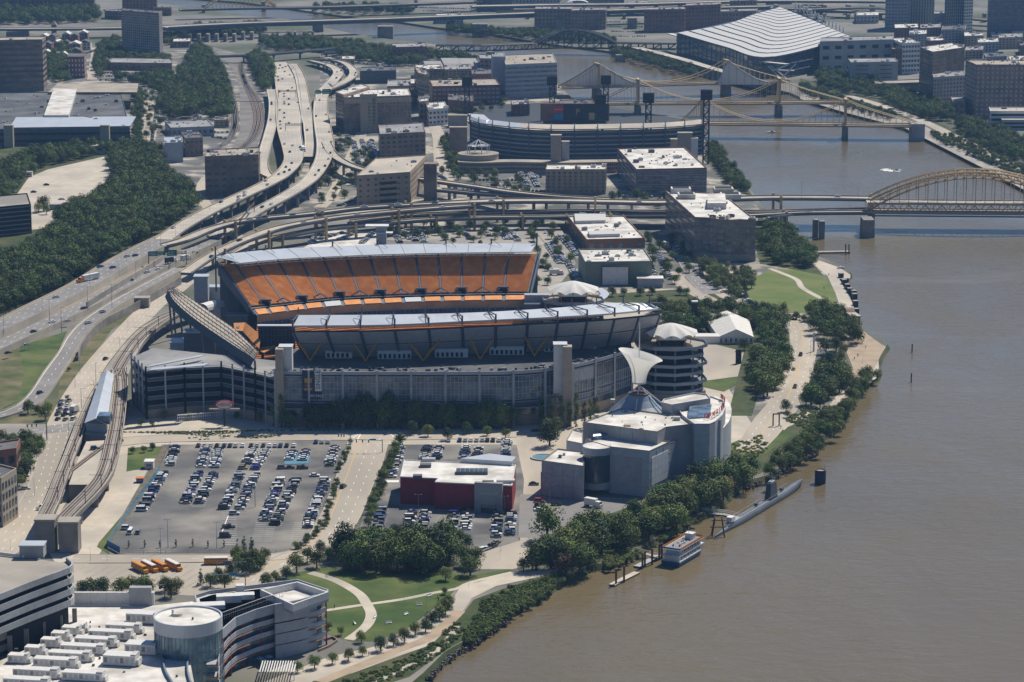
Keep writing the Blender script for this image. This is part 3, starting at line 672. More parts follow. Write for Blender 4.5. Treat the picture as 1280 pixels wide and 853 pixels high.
# ================================================================ the sister suspension bridges
def susp(label,tw,deck_y,left,right,z=11,th=34,piers_y=None,gold='steel_gold'):
    t=thing('suspension_bridge',label,'bridge',(0,0,0),0,'gold suspension bridges over the river')
    T=[]
    for (x,yb) in tw:T.append(G(x,yb,WZ))
    ax=(T[1]-T[0]);L=ax.length;ax.normalize();nr=Vector((-ax.y,ax.x,0));wd=13.0
    A=Vector((G(*left,z).x,0,z));
    def onl(x):
        # place on the bridge line seen at picture column x
        best=None
        for k in range(-400,401):
            p=T[0]+ax*k;v=CX+FPX*p.x/(p.y*math.cos(PITCH)+(CAM_H-z)*math.sin(PITCH))
            if best is None or abs(v-x) < best[0]:best=(abs(v-x),k)
        return T[0]+ax*best[1]
    A,B_=onl(left[0]),onl(right[0])
    a=[Vector((A.x,A.y,z)),Vector((B_.x,B_.y,z))];q=MB();q.slab([v-nr*wd/2 for v in a],[v+nr*wd/2 for v in a],.6,'concrete_deck',gold);q.build('deck',t)
    for s_ in (-1,1):
        q=MB();e=[v+nr*s_*(wd/2+.3)+Vector((0,0,1.1)) for v in a];q.slab([v-nr*.25 for v in e],[v+nr*.25 for v in e],2.9,gold);q.build('girder',t)
        q=MB();e=[v+nr*s_*(wd/2+2.4)+Vector((0,0,0)) for v in a];q.slab([v-nr*1.4 for v in e],[v+nr*1.4 for v in e],.4,'concrete',gold)
        n=int((B_-A).length/3)
        for i in range(n):p=e[0].lerp(e[1],i/n)+nr*s_*1.3;q.box((p.x,p.y,z+.6),(.12,.12,1.2),gold)
        q.build('footway',t)
    for p in (B_,) if right[0] > 1100 else ():q=MB();q.box((p.x-4,p.y,5),(12,17,16),'stone_grey');q.build('anchor_pier',t)
    for i,p in enumerate(T):
        q=MB();q.box((p.x,p.y,2),(5.5,15+5,12),'concrete_pier',math.atan2(ax.y,ax.x),top=(4.8,19));q.build('pier',t)
        q=MB()
        for s_ in (-1,1):
            c=p+nr*s_*(wd/2);q.box((c.x,c.y,(7.6+th)/2),(2.6,1.8,th-7.6),gold,math.atan2(ax.y,ax.x),top=(1.9,1.4))
        q.box((p.x,p.y,th-2.2),(1.6,wd,2.2),gold,math.atan2(ax.y,ax.x));q.box((p.x,p.y,th+.4),(2.6,wd+2.4,.8),gold,math.atan2(ax.y,ax.x));q.build('tower',t)
    for s_ in (-1,1):
        q=MB();off=nr*s_*wd/2;pts=[]
        n=24
        for i in range(n+1):u=i/n;p=T[0]+ax*L*u+off;pts.append(Vector((p.x,p.y,z+2.2+(th-z-2.2)*(2*u-1)**2)))
        lpts=[]
        for E,T0,sg in ((A,T[0],-1),(B_,T[1],1)):
            pp=[]
            for i in range(13):u=i/12;p=T0.lerp(Vector((E.x,E.y,T0.z)),u)+off;pp.append(Vector((p.x,p.y,th+(z+1-th)*(1-(1-u)**1.5) if False else th-(th-z-1)*(u**.8))))
            lpts.append(pp)
        for P in [pts]+lpts:
            for c,d in zip(P,P[1:]):q.tube(c,d,.42,gold,5)
        q.build('cable',t)
        hb=MB()
        for P in [pts[1:-1]]+[l[1:-1] for l in lpts]:
            for c in P:
                if c.z > z+2:hb.tube(c,(c.x,c.y,z),.16,gold,4)
        hb.build('hangers',t,kind='stuff')
    return t
susp('nearest gold suspension bridge, its tower left of the downtown park trees',[(877,172),(1056,174)],158,(850,155),(1152,161))
susp('middle gold suspension bridge, seen between stadium light towers',[(797,146),(973,145)],130,(745,132),(1060,131))
susp('farthest gold suspension bridge, beside the wrapped scaffolding',[(746,124),(907,119)],104,(700,108),(985,106))
# white scaffolding wraps on the third bridge
for k,(x0,pk,x1,yb,yt) in enumerate([(700,748,806,109,80),(897,910,964,106,78)]):
    t=thing('scaffold_shroud',['left white sheeted scaffold tent on the farthest bridge tower','right white sheeted scaffold tent on the farthest bridge tower'][k],'scaffolding')
    b=MB();zb=9.0;ref=G((x0+x1)/2,yb,zb)
    def at(x,y,dy=0):
        q=Vector((0,ref.y+dy,0));z=zat(q,y);return Vector(((x-CX)/FPX*(q.y*math.cos(PITCH)+(CAM_H-z)*math.sin(PITCH)),q.y,z))
    prof=[];n=14
    for i in range(n+1):
        x=x0+(x1-x0)*i/n;
        u=(x-x0)/(pk-x0) if x < pk else (x1-x)/(x1-pk);u=max(0,u);prof.append((x,yb-(yb-yt)*u**(1.15 if x < pk else 1.6)-2))
    F=[at(x,y,-9) for x,y in prof];Bk=[at(x,y,13) for x,y in prof];F0=[at(x,yb,-9) for x,y in prof];B0=[at(x,yb,13) for x,y in prof]
    b.loft(F0,F,'fabric_white');b.loft(Bk,B0,'fabric_white');b.slab(F,Bk,.5,'fabric_white')
    b.quad([F0[0],F[0],Bk[0],B0[0]],'fabric_white');b.quad([F[-1],F0[-1],B0[-1],Bk[-1]],'fabric_white');b.build('sheeting',t)
    b=MB()
    for P in (F,Bk):b.path([p+Vector((0,0,.6)) for p in P],.5,'steel_light',4)
    b.build('edge_tube',t)
    b=MB()
    for p,q in zip(F0[1:-1:2],F[1:-1:2]):b.tube(p-Vector((0,.2,0)),q-Vector((0,.2,0)),.14,'steel_grey',4)
    b.build('scaffold_pole',t)
# ---- railway arch truss bridge
def truss_bridge(name,label,px,z,h,bay,m,wd=9,arch=None,piers=(),deckm='roof_dark'):
    P=[G(x,y,z) for x,y in px];t=thing(name,label,'bridge')
    a=resample(P,max(4,int(sum((q-p).length for p,q in zip(P,P[1:]))/bay))+1)
    A0=offs(a,-wd/2);A1=offs(a,wd/2)
    q=MB();q.slab(A0,A1,.8,deckm,m);q.build('deck',t)
    for row in (A0,A1):
        q=MB();n=len(row)
        hh=[]
        for i in range(n):
            u=i/(n-1)
            hh.append(h if arch is None or not (arch[0] < u < arch[1]) else h)
        lo=[p-Vector((0,0,h)) for p in row]
        for i in range(n-1):
            q.tube(lo[i],lo[i+1],.7,m,4);q.tube(lo[i],row[i+1] if i % 2 == 0 else row[i],.5,m,4);q.tube(lo[i],row[i],.4,m,4)
            q.tube(row[i],row[i+1],.8,m,4);q.tube(row[i+1],lo[i+1] if i % 2 else lo[i],.4,m,4)
        if arch:
            for i in range(n-1):
                u,v=i/(n-1),(i+1)/(n-1)
                if arch[0] <= u < arch[1]-.01:
                    f=lambda s_:max(0,1-((s_-arch[0])/(arch[1]-arch[0])*2-1)**2)*arch[2]
                    c,d=row[i]+Vector((0,0,f(u))),row[i+1]+Vector((0,0,f(v)));q.tube(c,d,1.3,m,4);q.tube(row[i],c,.6,m,4);q.tube(row[i],d,.45,m,4)
                    c2,d2=c-Vector((0,0,min(f(u),3))),d-Vector((0,0,min(f(v),3)));q.tube(c2,d2,.5,m,4)
        q.build('truss',t)
    for x,y,wx in piers:
        p=G(x,y,WZ);zz=z-h;q=MB();q.box((p.x,p.y,(WZ+zz)/2-1),(wx,wd*1.1,zz-WZ+2),'concrete_pier',top=(wx*.85,wd));q.build('pier',t)
    return t
truss_bridge('railway_bridge','dark steel railway bridge with a shallow arch truss across the river',[(545,57),(600,57),(640,55.5),(700,53),(760,54),(845,55)],12,6.5,9,'steel_dark',10,(.42,.76,15),[(612,73,9),(666,79,12),(775,77,12)])
def girder_bridge(name,label,px,z,wd,piers,m='concrete_deck',th=3,arch=0,cat='bridge',haunch=False):
    pts=pxpath([(x,y,z,wd) for x,y in px],25);t=thing(name,label,cat)
    q=MB();q.slab(woffs(pts,-.5),woffs(pts,.5),.6,m,'concrete');q.build('deck',t)
    low=[(p[0],p[1],p[2]-.6,p[3]) for p in pts];q=MB();q.slab(woffs(low,-.42),woffs(low,.42),th,'concrete_pier','steel_blue');q.build('girder',t)
    for s_ in (-.5,.5):
        q=MB();e=[(p[0],p[1],p[2]+.9,p[3]) for p in pts];a=woffs(e,s_);q.slab(offs(a,-.2),offs(a,.2),.9,'concrete_light');q.build('parapet',t)
    for x,y,wx in piers:
        p=G(x,y,WZ if y < 100 and x > 300 else 0);q=MB();zz=z-.6-th;q.box((p.x,p.y,(p.z+zz)/2-.5),(wx,wd*.8,zz-p.z+1),'concrete_pier');q.build('pier',t)
    return t
girder_bridge('river_bridge','long concrete girder highway bridge crossing the river near the top',[(205,34),(260,31),(320,28.5),(400,26),(480,23.5),(560,20.5),(640,17.5),(720,14.5),(830,11),(960,8)],19,22,[(482,49,20),(600,46,20),(398,42,14),(700,40,12),(790,38,12)],th=4)
girder_bridge('approach_viaduct','elevated highway approach on many columns at the upper left',[(-40,36),(60,36),(150,35),(200,33),(260,36),(300,30)],12,20,[(x,52,4) for x in range(205,325,11)],th=1.6)
girder_bridge('approach_viaduct','curved ramp viaduct below the long river bridge at the upper left',[(200,40),(240,37),(280,33),(340,31),(400,30)],10,10,[(x,50,3) for x in range(215,400,22)],th=1.4)
girder_bridge('highway_overpass','pale multi-lane overpass running behind the arena roof',[(590,8),(700,6),(800,5),(960,1),(1140,2)],16,26,[(x,20,5) for x in range(640,1140,30)],th=2)
girder_bridge('highway_overpass','lower pale overpass in front of the far towers',[(620,14),(740,12),(830,9),(960,10),(1060,14),(1160,20),(1300,28)],9,18,[(x,26,4) for x in range(660,1120,40)],th=1.5)
girder_bridge('highway_overpass','thin raised road in the top right between far towers',[(1010,12),(1100,10),(1200,22),(1300,30)],14,14,[(x,30,4) for x in range(1030,1280,40)],th=1.5)
girder_bridge('far_arch_deck','far grey bridge deck beneath the yellow arch at the top',[(225,12),(300,10),(400,9),(520,5),(600,2)],14,16,[(255,16,5),(330,14,6),(430,14,5),(520,12,5)],th=2)
t=thing('tied_arch_bridge','far pale yellow steel arch rising above the topmost bridge deck','bridge')
for s_ in (0,12):
    b=MB();N=18;A0=G(255,12,14);A1=G(345,10,14);up=[];lo=[]
    for i in range(N+1):
        u=i/N;p=A0.lerp(A1,u)+Vector((0,s_,0));e=4*u*(1-u);up.append(p+Vector((0,0,22*e+3)));lo.append(p+Vector((0,0,19*e)))
    for i in range(N):b.tube(up[i],up[i+1],.7,'steel_gold',4);b.tube(lo[i],lo[i+1],.7,'steel_gold',4);b.tube(up[i],lo[i+1],.3,'steel_gold',4)
    b.build('arch',t)
    b=MB()
    for i in range(1,N):b.tube(lo[i],(lo[i].x,lo[i].y,14),.25,'steel_gold',4)
    b.build('hangers',t,kind='stuff')
# ================================================================ the stadium
t=thing('football_stadium','large open stadium with orange upper deck, pale canopies and glass street front','stadium',(0,0,0))
def tb(m,name,**k):return m.build(name,t,**k)
# --- far stand
N=14
roofB=rail([(281,318),(352,311),(480,306),(600,304.5),(671,304.5)],49,N+1);roofF=rail([(300,329),(352,324),(409,321),(480,318),(570,316),(664,315)],46.5,N+1)
wing=[G(270,321,47.5)]
for i in range(N):
    b=MB();g=.012;A=[roofB[i].lerp(roofB[i+1],g),roofB[i].lerp(roofB[i+1],1-g)];C=[roofF[i].lerp(roofF[i+1],g),roofF[i].lerp(roofF[i+1],1-g)]
    b.slab(C,A,.35,'roof_metal','steel_grey');tb(b,'roof_panel')
b=MB();b.quad([roofF[0],G(270,321,48),roofB[0]],'roof_metal');tb(b,'roof_panel')
b=MB();F2=[p-Vector((0,0,2.0)) for p in roofF];rr=resample(roofF,90);r2=[p-Vector((0,-.3,2.0)) for p in rr]
b.path(r2,.18,'steel_light',4)
for i in range(89):b.tube(rr[i]-Vector((0,0,.4)),r2[i+1] if i % 2 else r2[i],.12,'steel_light',4,cap=False)
tb(b,'roof_edge_truss',kind='stuff')
topR=rail([(274,329),(300,331),(352,326.5),(409,323),(480,320.5),(570,318.5),(672,318)],43.5,91)
botR=rail([(313,383),(352,379),(420,371.5),(480,368.5),(540,366.5),(600,365.3),(661,365)],26.6,91)
secs=[0,5,11.2,17.6,24,30.5,37,43.5,50,56.3,62.5,69,75.5,82,90]
def sub(Rl,a,b,n=5):
    out=[]
    for k in range(n):
        u=a+(b-a)*k/(n-1);i=min(len(Rl)-2,int(u));out.append(Rl[i].lerp(Rl[i+1],u-i))
    return out
for i in range(len(secs)-1):
    a,c=secs[i]+.35,secs[i+1]-.35;A=sub(topR,a,c);C=sub(botR,a,c);b=MB();rows=36
    for r in range(rows):
        u,v=r/rows,(r+1)/rows;P=[x.lerp(y,v) for x,y in zip(C,A)];Q=[x.lerp(y,u) for x,y in zip(C,A)]
        Q2=[Vector((q.x,q.y,p.z)) for p,q in zip(P,Q)];b.loft(Q2,P,'seat_orange');b.loft(Q,Q2,'seat_orange' if r > 4 else 'seat_orange')
    tb(b,'seat_section')
b=MB();dz=Vector((0,0,-.25));b.slab([p+dz for p in botR],[p+dz for p in topR],1.2,'aisle','panel_dark');tb(b,'upper_deck')
b=MB();
for k in secs[1:-1]:
    A=sub(topR,k-.22,k+.22,2);C=sub(botR,k-.22,k+.22,2);b.slab([x+Vector((0,0,.3)) for x in C],[x+Vector((0,0,.6)) for x in A],.2,'aisle')
tb(b,'aisle_steps')
for k in range(1,len(secs)-1):
    p=sub(botR,secs[k]-.8,secs[k]+.8,2);c=(p[0]+p[1])/2;b=MB()
    if k % 2:b.box((c.x,c.y+1.6,c.z+2.4),(6.5,2,.8),'steel_blue');b.box((c.x,c.y+1.5,c.z),(3.8,3,3.8),'opening');b.box((c.x-2.6,c.y+.9,c.z+.2),(.8,3,3.8),'aisle');b.box((c.x+2.6,c.y+.9,c.z+.2),(.8,3,3.8),'aisle');tb(b,'vomitory')
    else:
        for s_ in (-1,1):b.tube((c.x,c.y-.6,c.z+3),(c.x+s_*8,c.y-1.4,c.z-1.6),.35,'aisle',4)
        tb(b,'stair_rail')
cl0=rail([(315,386),(352,381.5),(420,374),(480,371),(540,369),(600,368),(661,367.5)],26,91)
fas=[p+Vector((0,0,1.5)) for p in botR];b=MB();b.loft(cl0,[p+Vector((0,0,-.8)) for p in botR],'aisle');tb(b,'deck_fascia')
c0=rail([(316,387),(352,383),(420,376),(480,373),(540,371),(600,369.8),(661,369)],25.8,91);c1=rail([(321,393.5),(352,389.5),(420,382),(480,378.6),(540,376.2),(600,375),(661,374.5)],24.6,91)
for i in range(len(secs)-1):
    a,c=secs[i]+.6,secs[i+1]-.6;b=MB();b.slab(sub(c1,a,c),sub(c0,a,c),.3,'seat_orange' if i not in (4,8) else 'steel_light','aisle');tb(b,'club_seat_section')
b=MB();b.loft([p+Vector((0,0,-.4)) for p in c1],[p+Vector((0,0,-.4)) for p in c0],'aisle');tb(b,'club_deck')
l0=[p+Vector((0,.4,-.6)) for p in c1];l1=[p+Vector((0,1.0,-4.8)) for p in c1];b=MB();b.loft(l1,l0,'brick_tan');tb(b,'concourse_band')
l2=[p+Vector((0,.9,-4.8)) for p in c1];l3=[p+Vector((0,-.5,-7)) for p in c1];b=MB();b.loft(l3,l2,'glass');tb(b,'suite_windows')
b=MB();rr=resample(l3,60)
for p in rr:b.box((p.x,p.y-.5,p.z+1.2),(.35,.35,2.6),'aisle')
tb(b,'suite_mullions',kind='stuff')
l4=[p+Vector((0,-22,-21.0)) for p in c1];b=MB()
for r in range(16):
    u,v=r/16,(r+1)/16;P=[x.lerp(y,v) for x,y in zip(l4,l3)];Q=[x.lerp(y,u) for x,y in zip(l4,l3)]
    Q2=[Vector((q.x,q.y,p.z)) for p,q in zip(P,Q)];b.loft(Q2,P,'seat_orange');b.loft(Q,Q2,'seat_orange')
tb(b,'lower_seats')
# frame of the far stand behind and its left raker
b=MB();bk=[Vector((p.x,p.y+1.2,0)) for p in topR];b.loft([p+Vector((0,1.2,0)) for p in topR],bk,'steel_blue');tb(b,'rear_wall')
for i in (0,-1):
    b=MB();a=topR[i];c=botR[i];d=c1[i];s_=-1 if i == 0 else 1
    b.tube(a+Vector((s_*1.2,0,.8)),c+Vector((s_*1.2,0,.8)),.8,'steel_blue',4);b.tube(c+Vector((s_*1.2,0,.8)),d+Vector((s_*1.2,0,0)),.6,'steel_blue',4)
    b.quad([a+Vector((s_*.8,0,0)),c+Vector((s_*.8,0,0)),c+Vector((s_*.8,2,-5)),a+Vector((s_*.8,0,-7))],'steel_blue');tb(b,'end_raker')
for i,x in enumerate([271,298,363,430,500,570,640,671]):
    p=roofB[min(N,int(max(0,x-281)/390*N))] if i else G(269,322,47);b=MB();h=9 if i in (0,7) else 4
    b.tube((p.x,p.y+(0 if i else 1),p.z-(20 if i in (0,) else 3)),(p.x,p.y+(0 if i else 1),p.z+h*.7),.5,'steel_blue',5);b.tube((p.x,p.y,p.z+h*.7),(p.x+6,p.y-8,p.z-.5),.14,'steel_dark',4);tb(b,'roof_mast')
# field (only its dark rim shows behind the near stand)
b=MB();b.box(tuple(G(520,418,0)+Vector((0,10,1))),(120,62,.6),'grass');tb(b,'playing_field')
# --- near stand (its back to us)
M_=12
nf=rail([(366,407,46),(480,406,47),(592,401,47.5),(697,396,48),(762,392,48),(826,385.5,47)],47,M_*4+1)
nb=rail([(373,394,49),(480,393.5,49.5),(589,391,50),(695,385,50.5),(759,379,50.5),(812,379,50)],49,M_*4+1)
bays=[0,4.2,8.4,12.6,16.8,21,25.2,29.2,33,36.8,40.6,44.4,48]
for i in range(12):
    a,c=bays[i]+.08,bays[i+1]-.08;b=MB();b.slab(sub(nf,a,c),sub(nb,a,c),.4,'roof_metal','steel_grey');tb(b,'roof_panel')
b=MB();b.path([p+Vector((0,-.4,-.2)) for p in nf],.55,'steel_light',6);tb(b,'roof_edge_tube')
for i in range(13):
    p=sub(nf,bays[i],bays[i]+.01,2)[0];q=sub(nb,bays[i],bays[i]+.01,2)[0];b=MB()
    b.box(((p.x),p.y-.3,p.z+.6),(.9,1.2,4.6),'steel_blue');b.tube(p+Vector((0,-.3,2.6)),q+Vector((0,0,.4)),.3,'steel_blue',4)
    b.tube(p+Vector((0,0,2.8)),p.lerp(q,.6)+Vector((-4,0,.3)),.16,'steel_blue',4)
    b.tube(q,q+Vector((0,0,4)),.3,'steel_blue',4);tb(b,'roof_bracket')
u0=[p+Vector((0,.6,-3.4)) for p in nf]        # top of the leaning rear wall
basepx=[(392,447),(440,447.5),(480,447),(540,446.5),(592,445.5),(640,444),(697,440),(745,432),(782,421),(800,410)]
cx0=(u0[0].x+u0[-1].x)/2;bs=[Vector((cx0+(p.x-cx0)*.955,p.y+15.5,27)) for p in u0]
md=[a.lerp(c,.47)+Vector((0,-.9,0)) for a,c in zip(u0,bs)]
for i in range(12):
    a,c=bays[i]+.2,bays[i+1]-.2
    for (P,Q,m,nm) in ((u0,md,'panel_grey','upper_panel'),(md,bs,'panel_grey','lower_panel')):
        A,C=sub(P,a,c),sub(Q,a,c);A2=[x.lerp(y,.05) for x,y in zip(A,C)];C2=[x.lerp(y,.95) for x,y in zip(A,C)]
        b=MB();b.slab(C2,A2,.25,m);tb(b,nm)
b=MB();b.loft([p+Vector((0,.8,0)) for p in bs],[p+Vector((0,.8,0)) for p in md],'panel_dark');b.loft([p+Vector((0,.8,0)) for p in md],[p+Vector((0,.8,0)) for p in u0],'panel_dark');tb(b,'rear_wall')
b=MB()
for i in range(13):
    k=min(47.99,bays[i]);P=[sub(X,max(0,k-.001),k+.001,2)[0] for X in (u0,md,bs)]
    for x,y in zip(P,P[1:]):b.tube(x+Vector((0,-.5,0)),y+Vector((0,-.5,0)),.7,'steel_blue',4)
    tb(b,'rear_rib');b=MB()
b=MB();top=[p+Vector((0,2.2,-1.2)) for p in nf];rr=resample(top,150)
for p in rr[6:120]:b.box((p.x,p.y,p.z-.2),(.75,.5,1.2),'seat_orange')
tb(b,'top_row_seats',kind='stuff')
b=MB();fld=[p+Vector((0,46,-5)) for p in bs];b.slab(fld,[p+Vector((0,3,0)) for p in u0],.8,'aisle','panel_dark');tb(b,'upper_deck')
b=MB();fld2=[p+Vector((0,45.8,-4.2)) for p in bs];b.loft([p.lerp(q,.06)+Vector((0,0,.7)) for p,q in zip(fld2,u0)],[p.lerp(q,.94)+Vector((0,0,.7)) for p,q in zip(fld2,u0)],'seat_orange');tb(b,'seat_bank')
for i,(x,y) in enumerate([(388,451),(457,451.5),(529,451.5),(600,449.5),(668,445),(736,434)]):
    f=G(x,y,27.2)
    for dx in (-6.5,6.5):
        k=min(range(len(md)),key=lambda j:abs(md[j].x-(f.x+dx)))
        b=MB();b.tube(f,md[k]+Vector((0,-1.3,1)),.36,'gold_strut',6);tb(b,'strut')
        b=MB();b.tube(f+Vector((0,0,.4)),f+Vector((dx*.8,6,7)),.3,'gold_strut',6);tb(b,'strut')
# --- street front
fr=[(345,533),(420,534),(500,534),(560,534),(640,533),(700,527),(745,517),(790,502)]
H0=27.0
gp=[G(x,y,0) for x,y in fr];
Gq=resample(smooth_pts([tuple(p) for p in gp],6),97)
def wallat(a,c,z0,z1,m,off=0.0,n=3):
    P=sub(Gq,a,c,n);return [Vector((p.x,p.y-off,z0)) for p in P],[Vector((p.x,p.y-off,z1)) for p in P]
b=MB();back=[p+Vector((0,58,H0)) for p in Gq];b.loft([p+Vector((0,0,H0)) for p in Gq],back,'roof_dark');tb(b,'terrace')  # dark tone carries the shadow lying on this terrace
b=MB();A,C=wallat(0,96,0,H0,'x',-1.5,60);b.loft(A,C,'panel_dark');tb(b,'front_wall')
b=MB();A,C=wallat(0,96,H0-.6,H0+1.1,'x',.3,60);b.slab(C,[p+Vector((0,.5,0)) for p in C],1.7,'panel_grey');tb(b,'terrace_parapet')
for k in range(0,97,8):
    p=Gq[k] if k < 97 else Gq[-1];b=MB();b.box((p.x,p.y-1.1,(H0+2)/2),(1.0,1.0,H0+2),'panel_grey');tb(b,'column')
for k in range(0,96,8):                              # glazing bays, split into panes by real mullions
    glass=24 > 0 and 8 <= k < 64
    A,C=wallat(k+.3,k+7.7,13.4 if k < 64 else 9.5,H0-1.6,'x',-.3);b=MB();b.loft(A,C,'glass_blue');tb(b,'glazing')
    b=MB()
    for j in range(9):
        P=sub(Gq,k+.3+j*.92,k+.31+j*.92,2)[0];b.box((P.x,P.y-.05,19.5 if k < 64 else 17.5),(.15,.3,12.4 if k < 64 else 15.5),'hvac')
    for z in ([13.4,16.4,19.4,22.4,25.4] if k < 64 else [9.5,14,18.5,21,25.4]):
        A,C=wallat(k+.3,k+7.7,z-.18,z+.18,'x',.12);b.slab(C,[p+Vector((0,.4,0)) for p in C],.2,'hvac')
    tb(b,'mullions',kind='stuff')
    if k >= 64:
        A,C=wallat(k+.4,k+7.6,19,H0-1.8,'x',.2);b=MB();b.loft(A,C,'panel_grey' if k in (72,) else 'glass');tb(b,'wall_panel')
for k in range(0,96,8):
    A,C=wallat(k+.3,k+7.7,0,5.5,'x',.1);b=MB();b.loft(A,C,'brick_brown' if k < 72 else 'brick_tan');tb(b,'base_wall')
    A,C=wallat(k+.3,k+7.7,5.6,9.2,'x',.1);b=MB();b.loft(A,C,'glass');tb(b,'base_glazing')
    for z in (9.4,12.6):A,C=wallat(k+.2,k+7.8,z-.4,z,'x',.9);b=MB();b.slab(C,[p+Vector((0,2,0)) for p in C],.5,'steel_grey');tb(b,'floor_edge')
# terrace kiosks under the leaning stand
for x0,x1,y in [(407,440,448),(472,514,449),(544,585,447),(612,655,444),(680,700,440),(714,745,436)]:
    a,c=G(x0,y,H0),G(x1,y,H0);b=MB();b.box(((a.x+c.x)/2,a.y+2,H0+2.2),(c.x-a.x,4,4.4),'panel_white');n=int((c.x-a.x)/2.4)
    for j in range(n):b.box((a.x+1.4+j*2.4,a.y-.05,H0+1.5),(1.3,.3,2.2),'opening')
    b.box(((a.x+c.x)/2,a.y+2,H0+4.8),(c.x-a.x+1,5,.5),'steel_grey');tb(b,'concession_kiosk')
b=MB()
for k in range(90):
    u=R.random()*90;p=sub(Gq,u,u+.01,2)[0];b.box((p.x,p.y+R.uniform(2,11),H0+.6),(R.uniform(.8,2.4),.8,R.uniform(.8,1.3)),R.choice(['steel_dark','hvac_dark','panel_grey','steel_blue']))
tb(b,'terrace_furniture',kind='stuff')
# towers on the front
for (x,yb,yt,wpx,m) in [(351,533,436,10,'stone_tan'),(709,532,433,11,'stone_tan')]:
    q=G(x,yb,0);h=zat(q,yt);s_=S(x,yb);b=MB();b.box((q.x,q.y+1,h/2),(wpx/s_,6,h),m);tb(b,'stair_tower')
    b=MB();dx=(7 if x < 400 else-9)/s_;b.box((q.x+dx,q.y+5,(h+16)/2),(6.4,7,h-16),'panel_white');b.box((q.x+dx,q.y+5,h+.4),(7,7.6,.4),'steel_light');tb(b,'lift_tower')
# banners left of the glazing
def sign_text(parent,s,loc,size,m,rz=0.0,name='lettering',ext=.03,vert=False):
    cu=bpy.data.curves.new(name,'FONT');cu.body=s;cu.size=size;cu.extrude=ext;cu.align_x='CENTER';cu.align_y='CENTER';cu.resolution_u=2
    tmp=bpy.data.objects.new(name+'_curve',cu);me=bpy.data.meshes.new_from_object(tmp);bpy.data.objects.remove(tmp);bpy.data.curves.remove(cu)
    me.materials.clear();me.materials.append(MATS[m]);o=link(name,me,parent);o.location=loc
    o.rotation_euler=(math.pi/2,-math.pi/2 if vert else 0,rz);o['kind']='stuff' if len(s) > 3 else 'thing';return o
def banner(x0,x1,yt,yb,m,off,name='banner'):
    a=G(x0,533,0);c=G(x1,533,0);y=a.y-off;z0,z1=zat(Vector((0,y,0)),yb),zat(Vector((0,y,0)),yt);b=MB();b.box(((a.x+c.x)/2,y,(z0+z1)/2),(c.x-a.x,.2,z1-z0),m);o=tb(b,name);return (a.x+c.x)/2,y,z0,z1,o
X=banner(379,394,463,499,'navy',1.9)
b=MB();b.box((X[0],X[1]-.15,X[2]+8.5),(3,.1,4),'gold_strut',0,top=(4,.1));b.box((X[0],X[1]-.2,X[2]+5),(4,.1,1.2),'gold_strut');b.box((X[0]-1.0,X[1]-.22,X[2]+7.5),(1,.1,1.4),'navy');b.box((X[0]+1.0,X[1]-.22,X[2]+7.5),(1,.1,1.4),'navy');b.build('figure_print',t)
X=banner(395,403,461,489,'panel_white',1.9);sign_text(t,'SINGLE',(X[0],X[1]-.15,(X[2]+X[3])/2),3.0,'sign_black',vert=True)
X=banner(379,403,491,499,'navy',2.1);sign_text(t,'ON SALE',(X[0]+2,X[1]-.15,(X[2]+X[3])/2),1.9,'paint_white')
# --- left garage wing: open floors
W0=[(166,505,0),(184,524,0),(232,519,0),(278,517,0),(320,526,0),(345,533,0)]
P0=[G(x,y,0) for x,y,_ in W0];HW0=24.0;floors=[5.5,10.2,14.9,19.6,HW0]
def poly_back(P,dy):return [tuple(p[:2]) for p in P]+[(P[-1].x,P[-1].y+dy),(P[0].x+8,P[0].y+dy*.6)]
pb=poly_back(P0,40)
for z in floors:
    b=MB();b.prism(pb,z-.9,z+.25,'steel_blue','roof_dark' if z < HW0 else 'roof_grey');tb(b,'floor_slab')
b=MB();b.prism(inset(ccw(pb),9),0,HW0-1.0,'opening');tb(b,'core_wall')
b=MB();b.prism(inset(ccw(pb),-.1),0,4.5,'brick_tan');tb(b,'base_wall')
for a,c in zip(P0,P0[1:]):
    n=max(1,round((c-a).length/9))
    for i in range(n+1):
        p=a.lerp(c,i/n);b=MB();b.box((p.x,p.y-.35,(HW0+3)/2),(.8,.8,HW0+3),'panel_grey');tb(b,'column')
    for z in floors:
        b=MB();e=Vector((0,-.15,0));b.slab([Vector((a.x,a.y,z+1.2))+e,Vector((c.x,c.y,z+1.2))+e],[Vector((a.x,a.y+.2,z+1.2))+e,Vector((c.x,c.y+.2,z+1.2))+e],.25,'panel_grey')
        b.slab([Vector((a.x,a.y,z+.6))+e,Vector((c.x,c.y,z+.6))+e],[Vector((a.x,a.y+.2,z+.6))+e,Vector((c.x,c.y+.2,z+.6))+e],.12,'steel_grey');tb(b,'railing')
for x0,y0,x1,y1 in [(183,459,250,446),(185,463,255,457)]:
    a,c=G(x0,y0,HW0+3),G(x1,y1,HW0+3);b=MB();b.slab([a,c],[a+Vector((2,6,0)),c+Vector((2,6,0))],.4,'roof_metal');tb(b,'canopy')
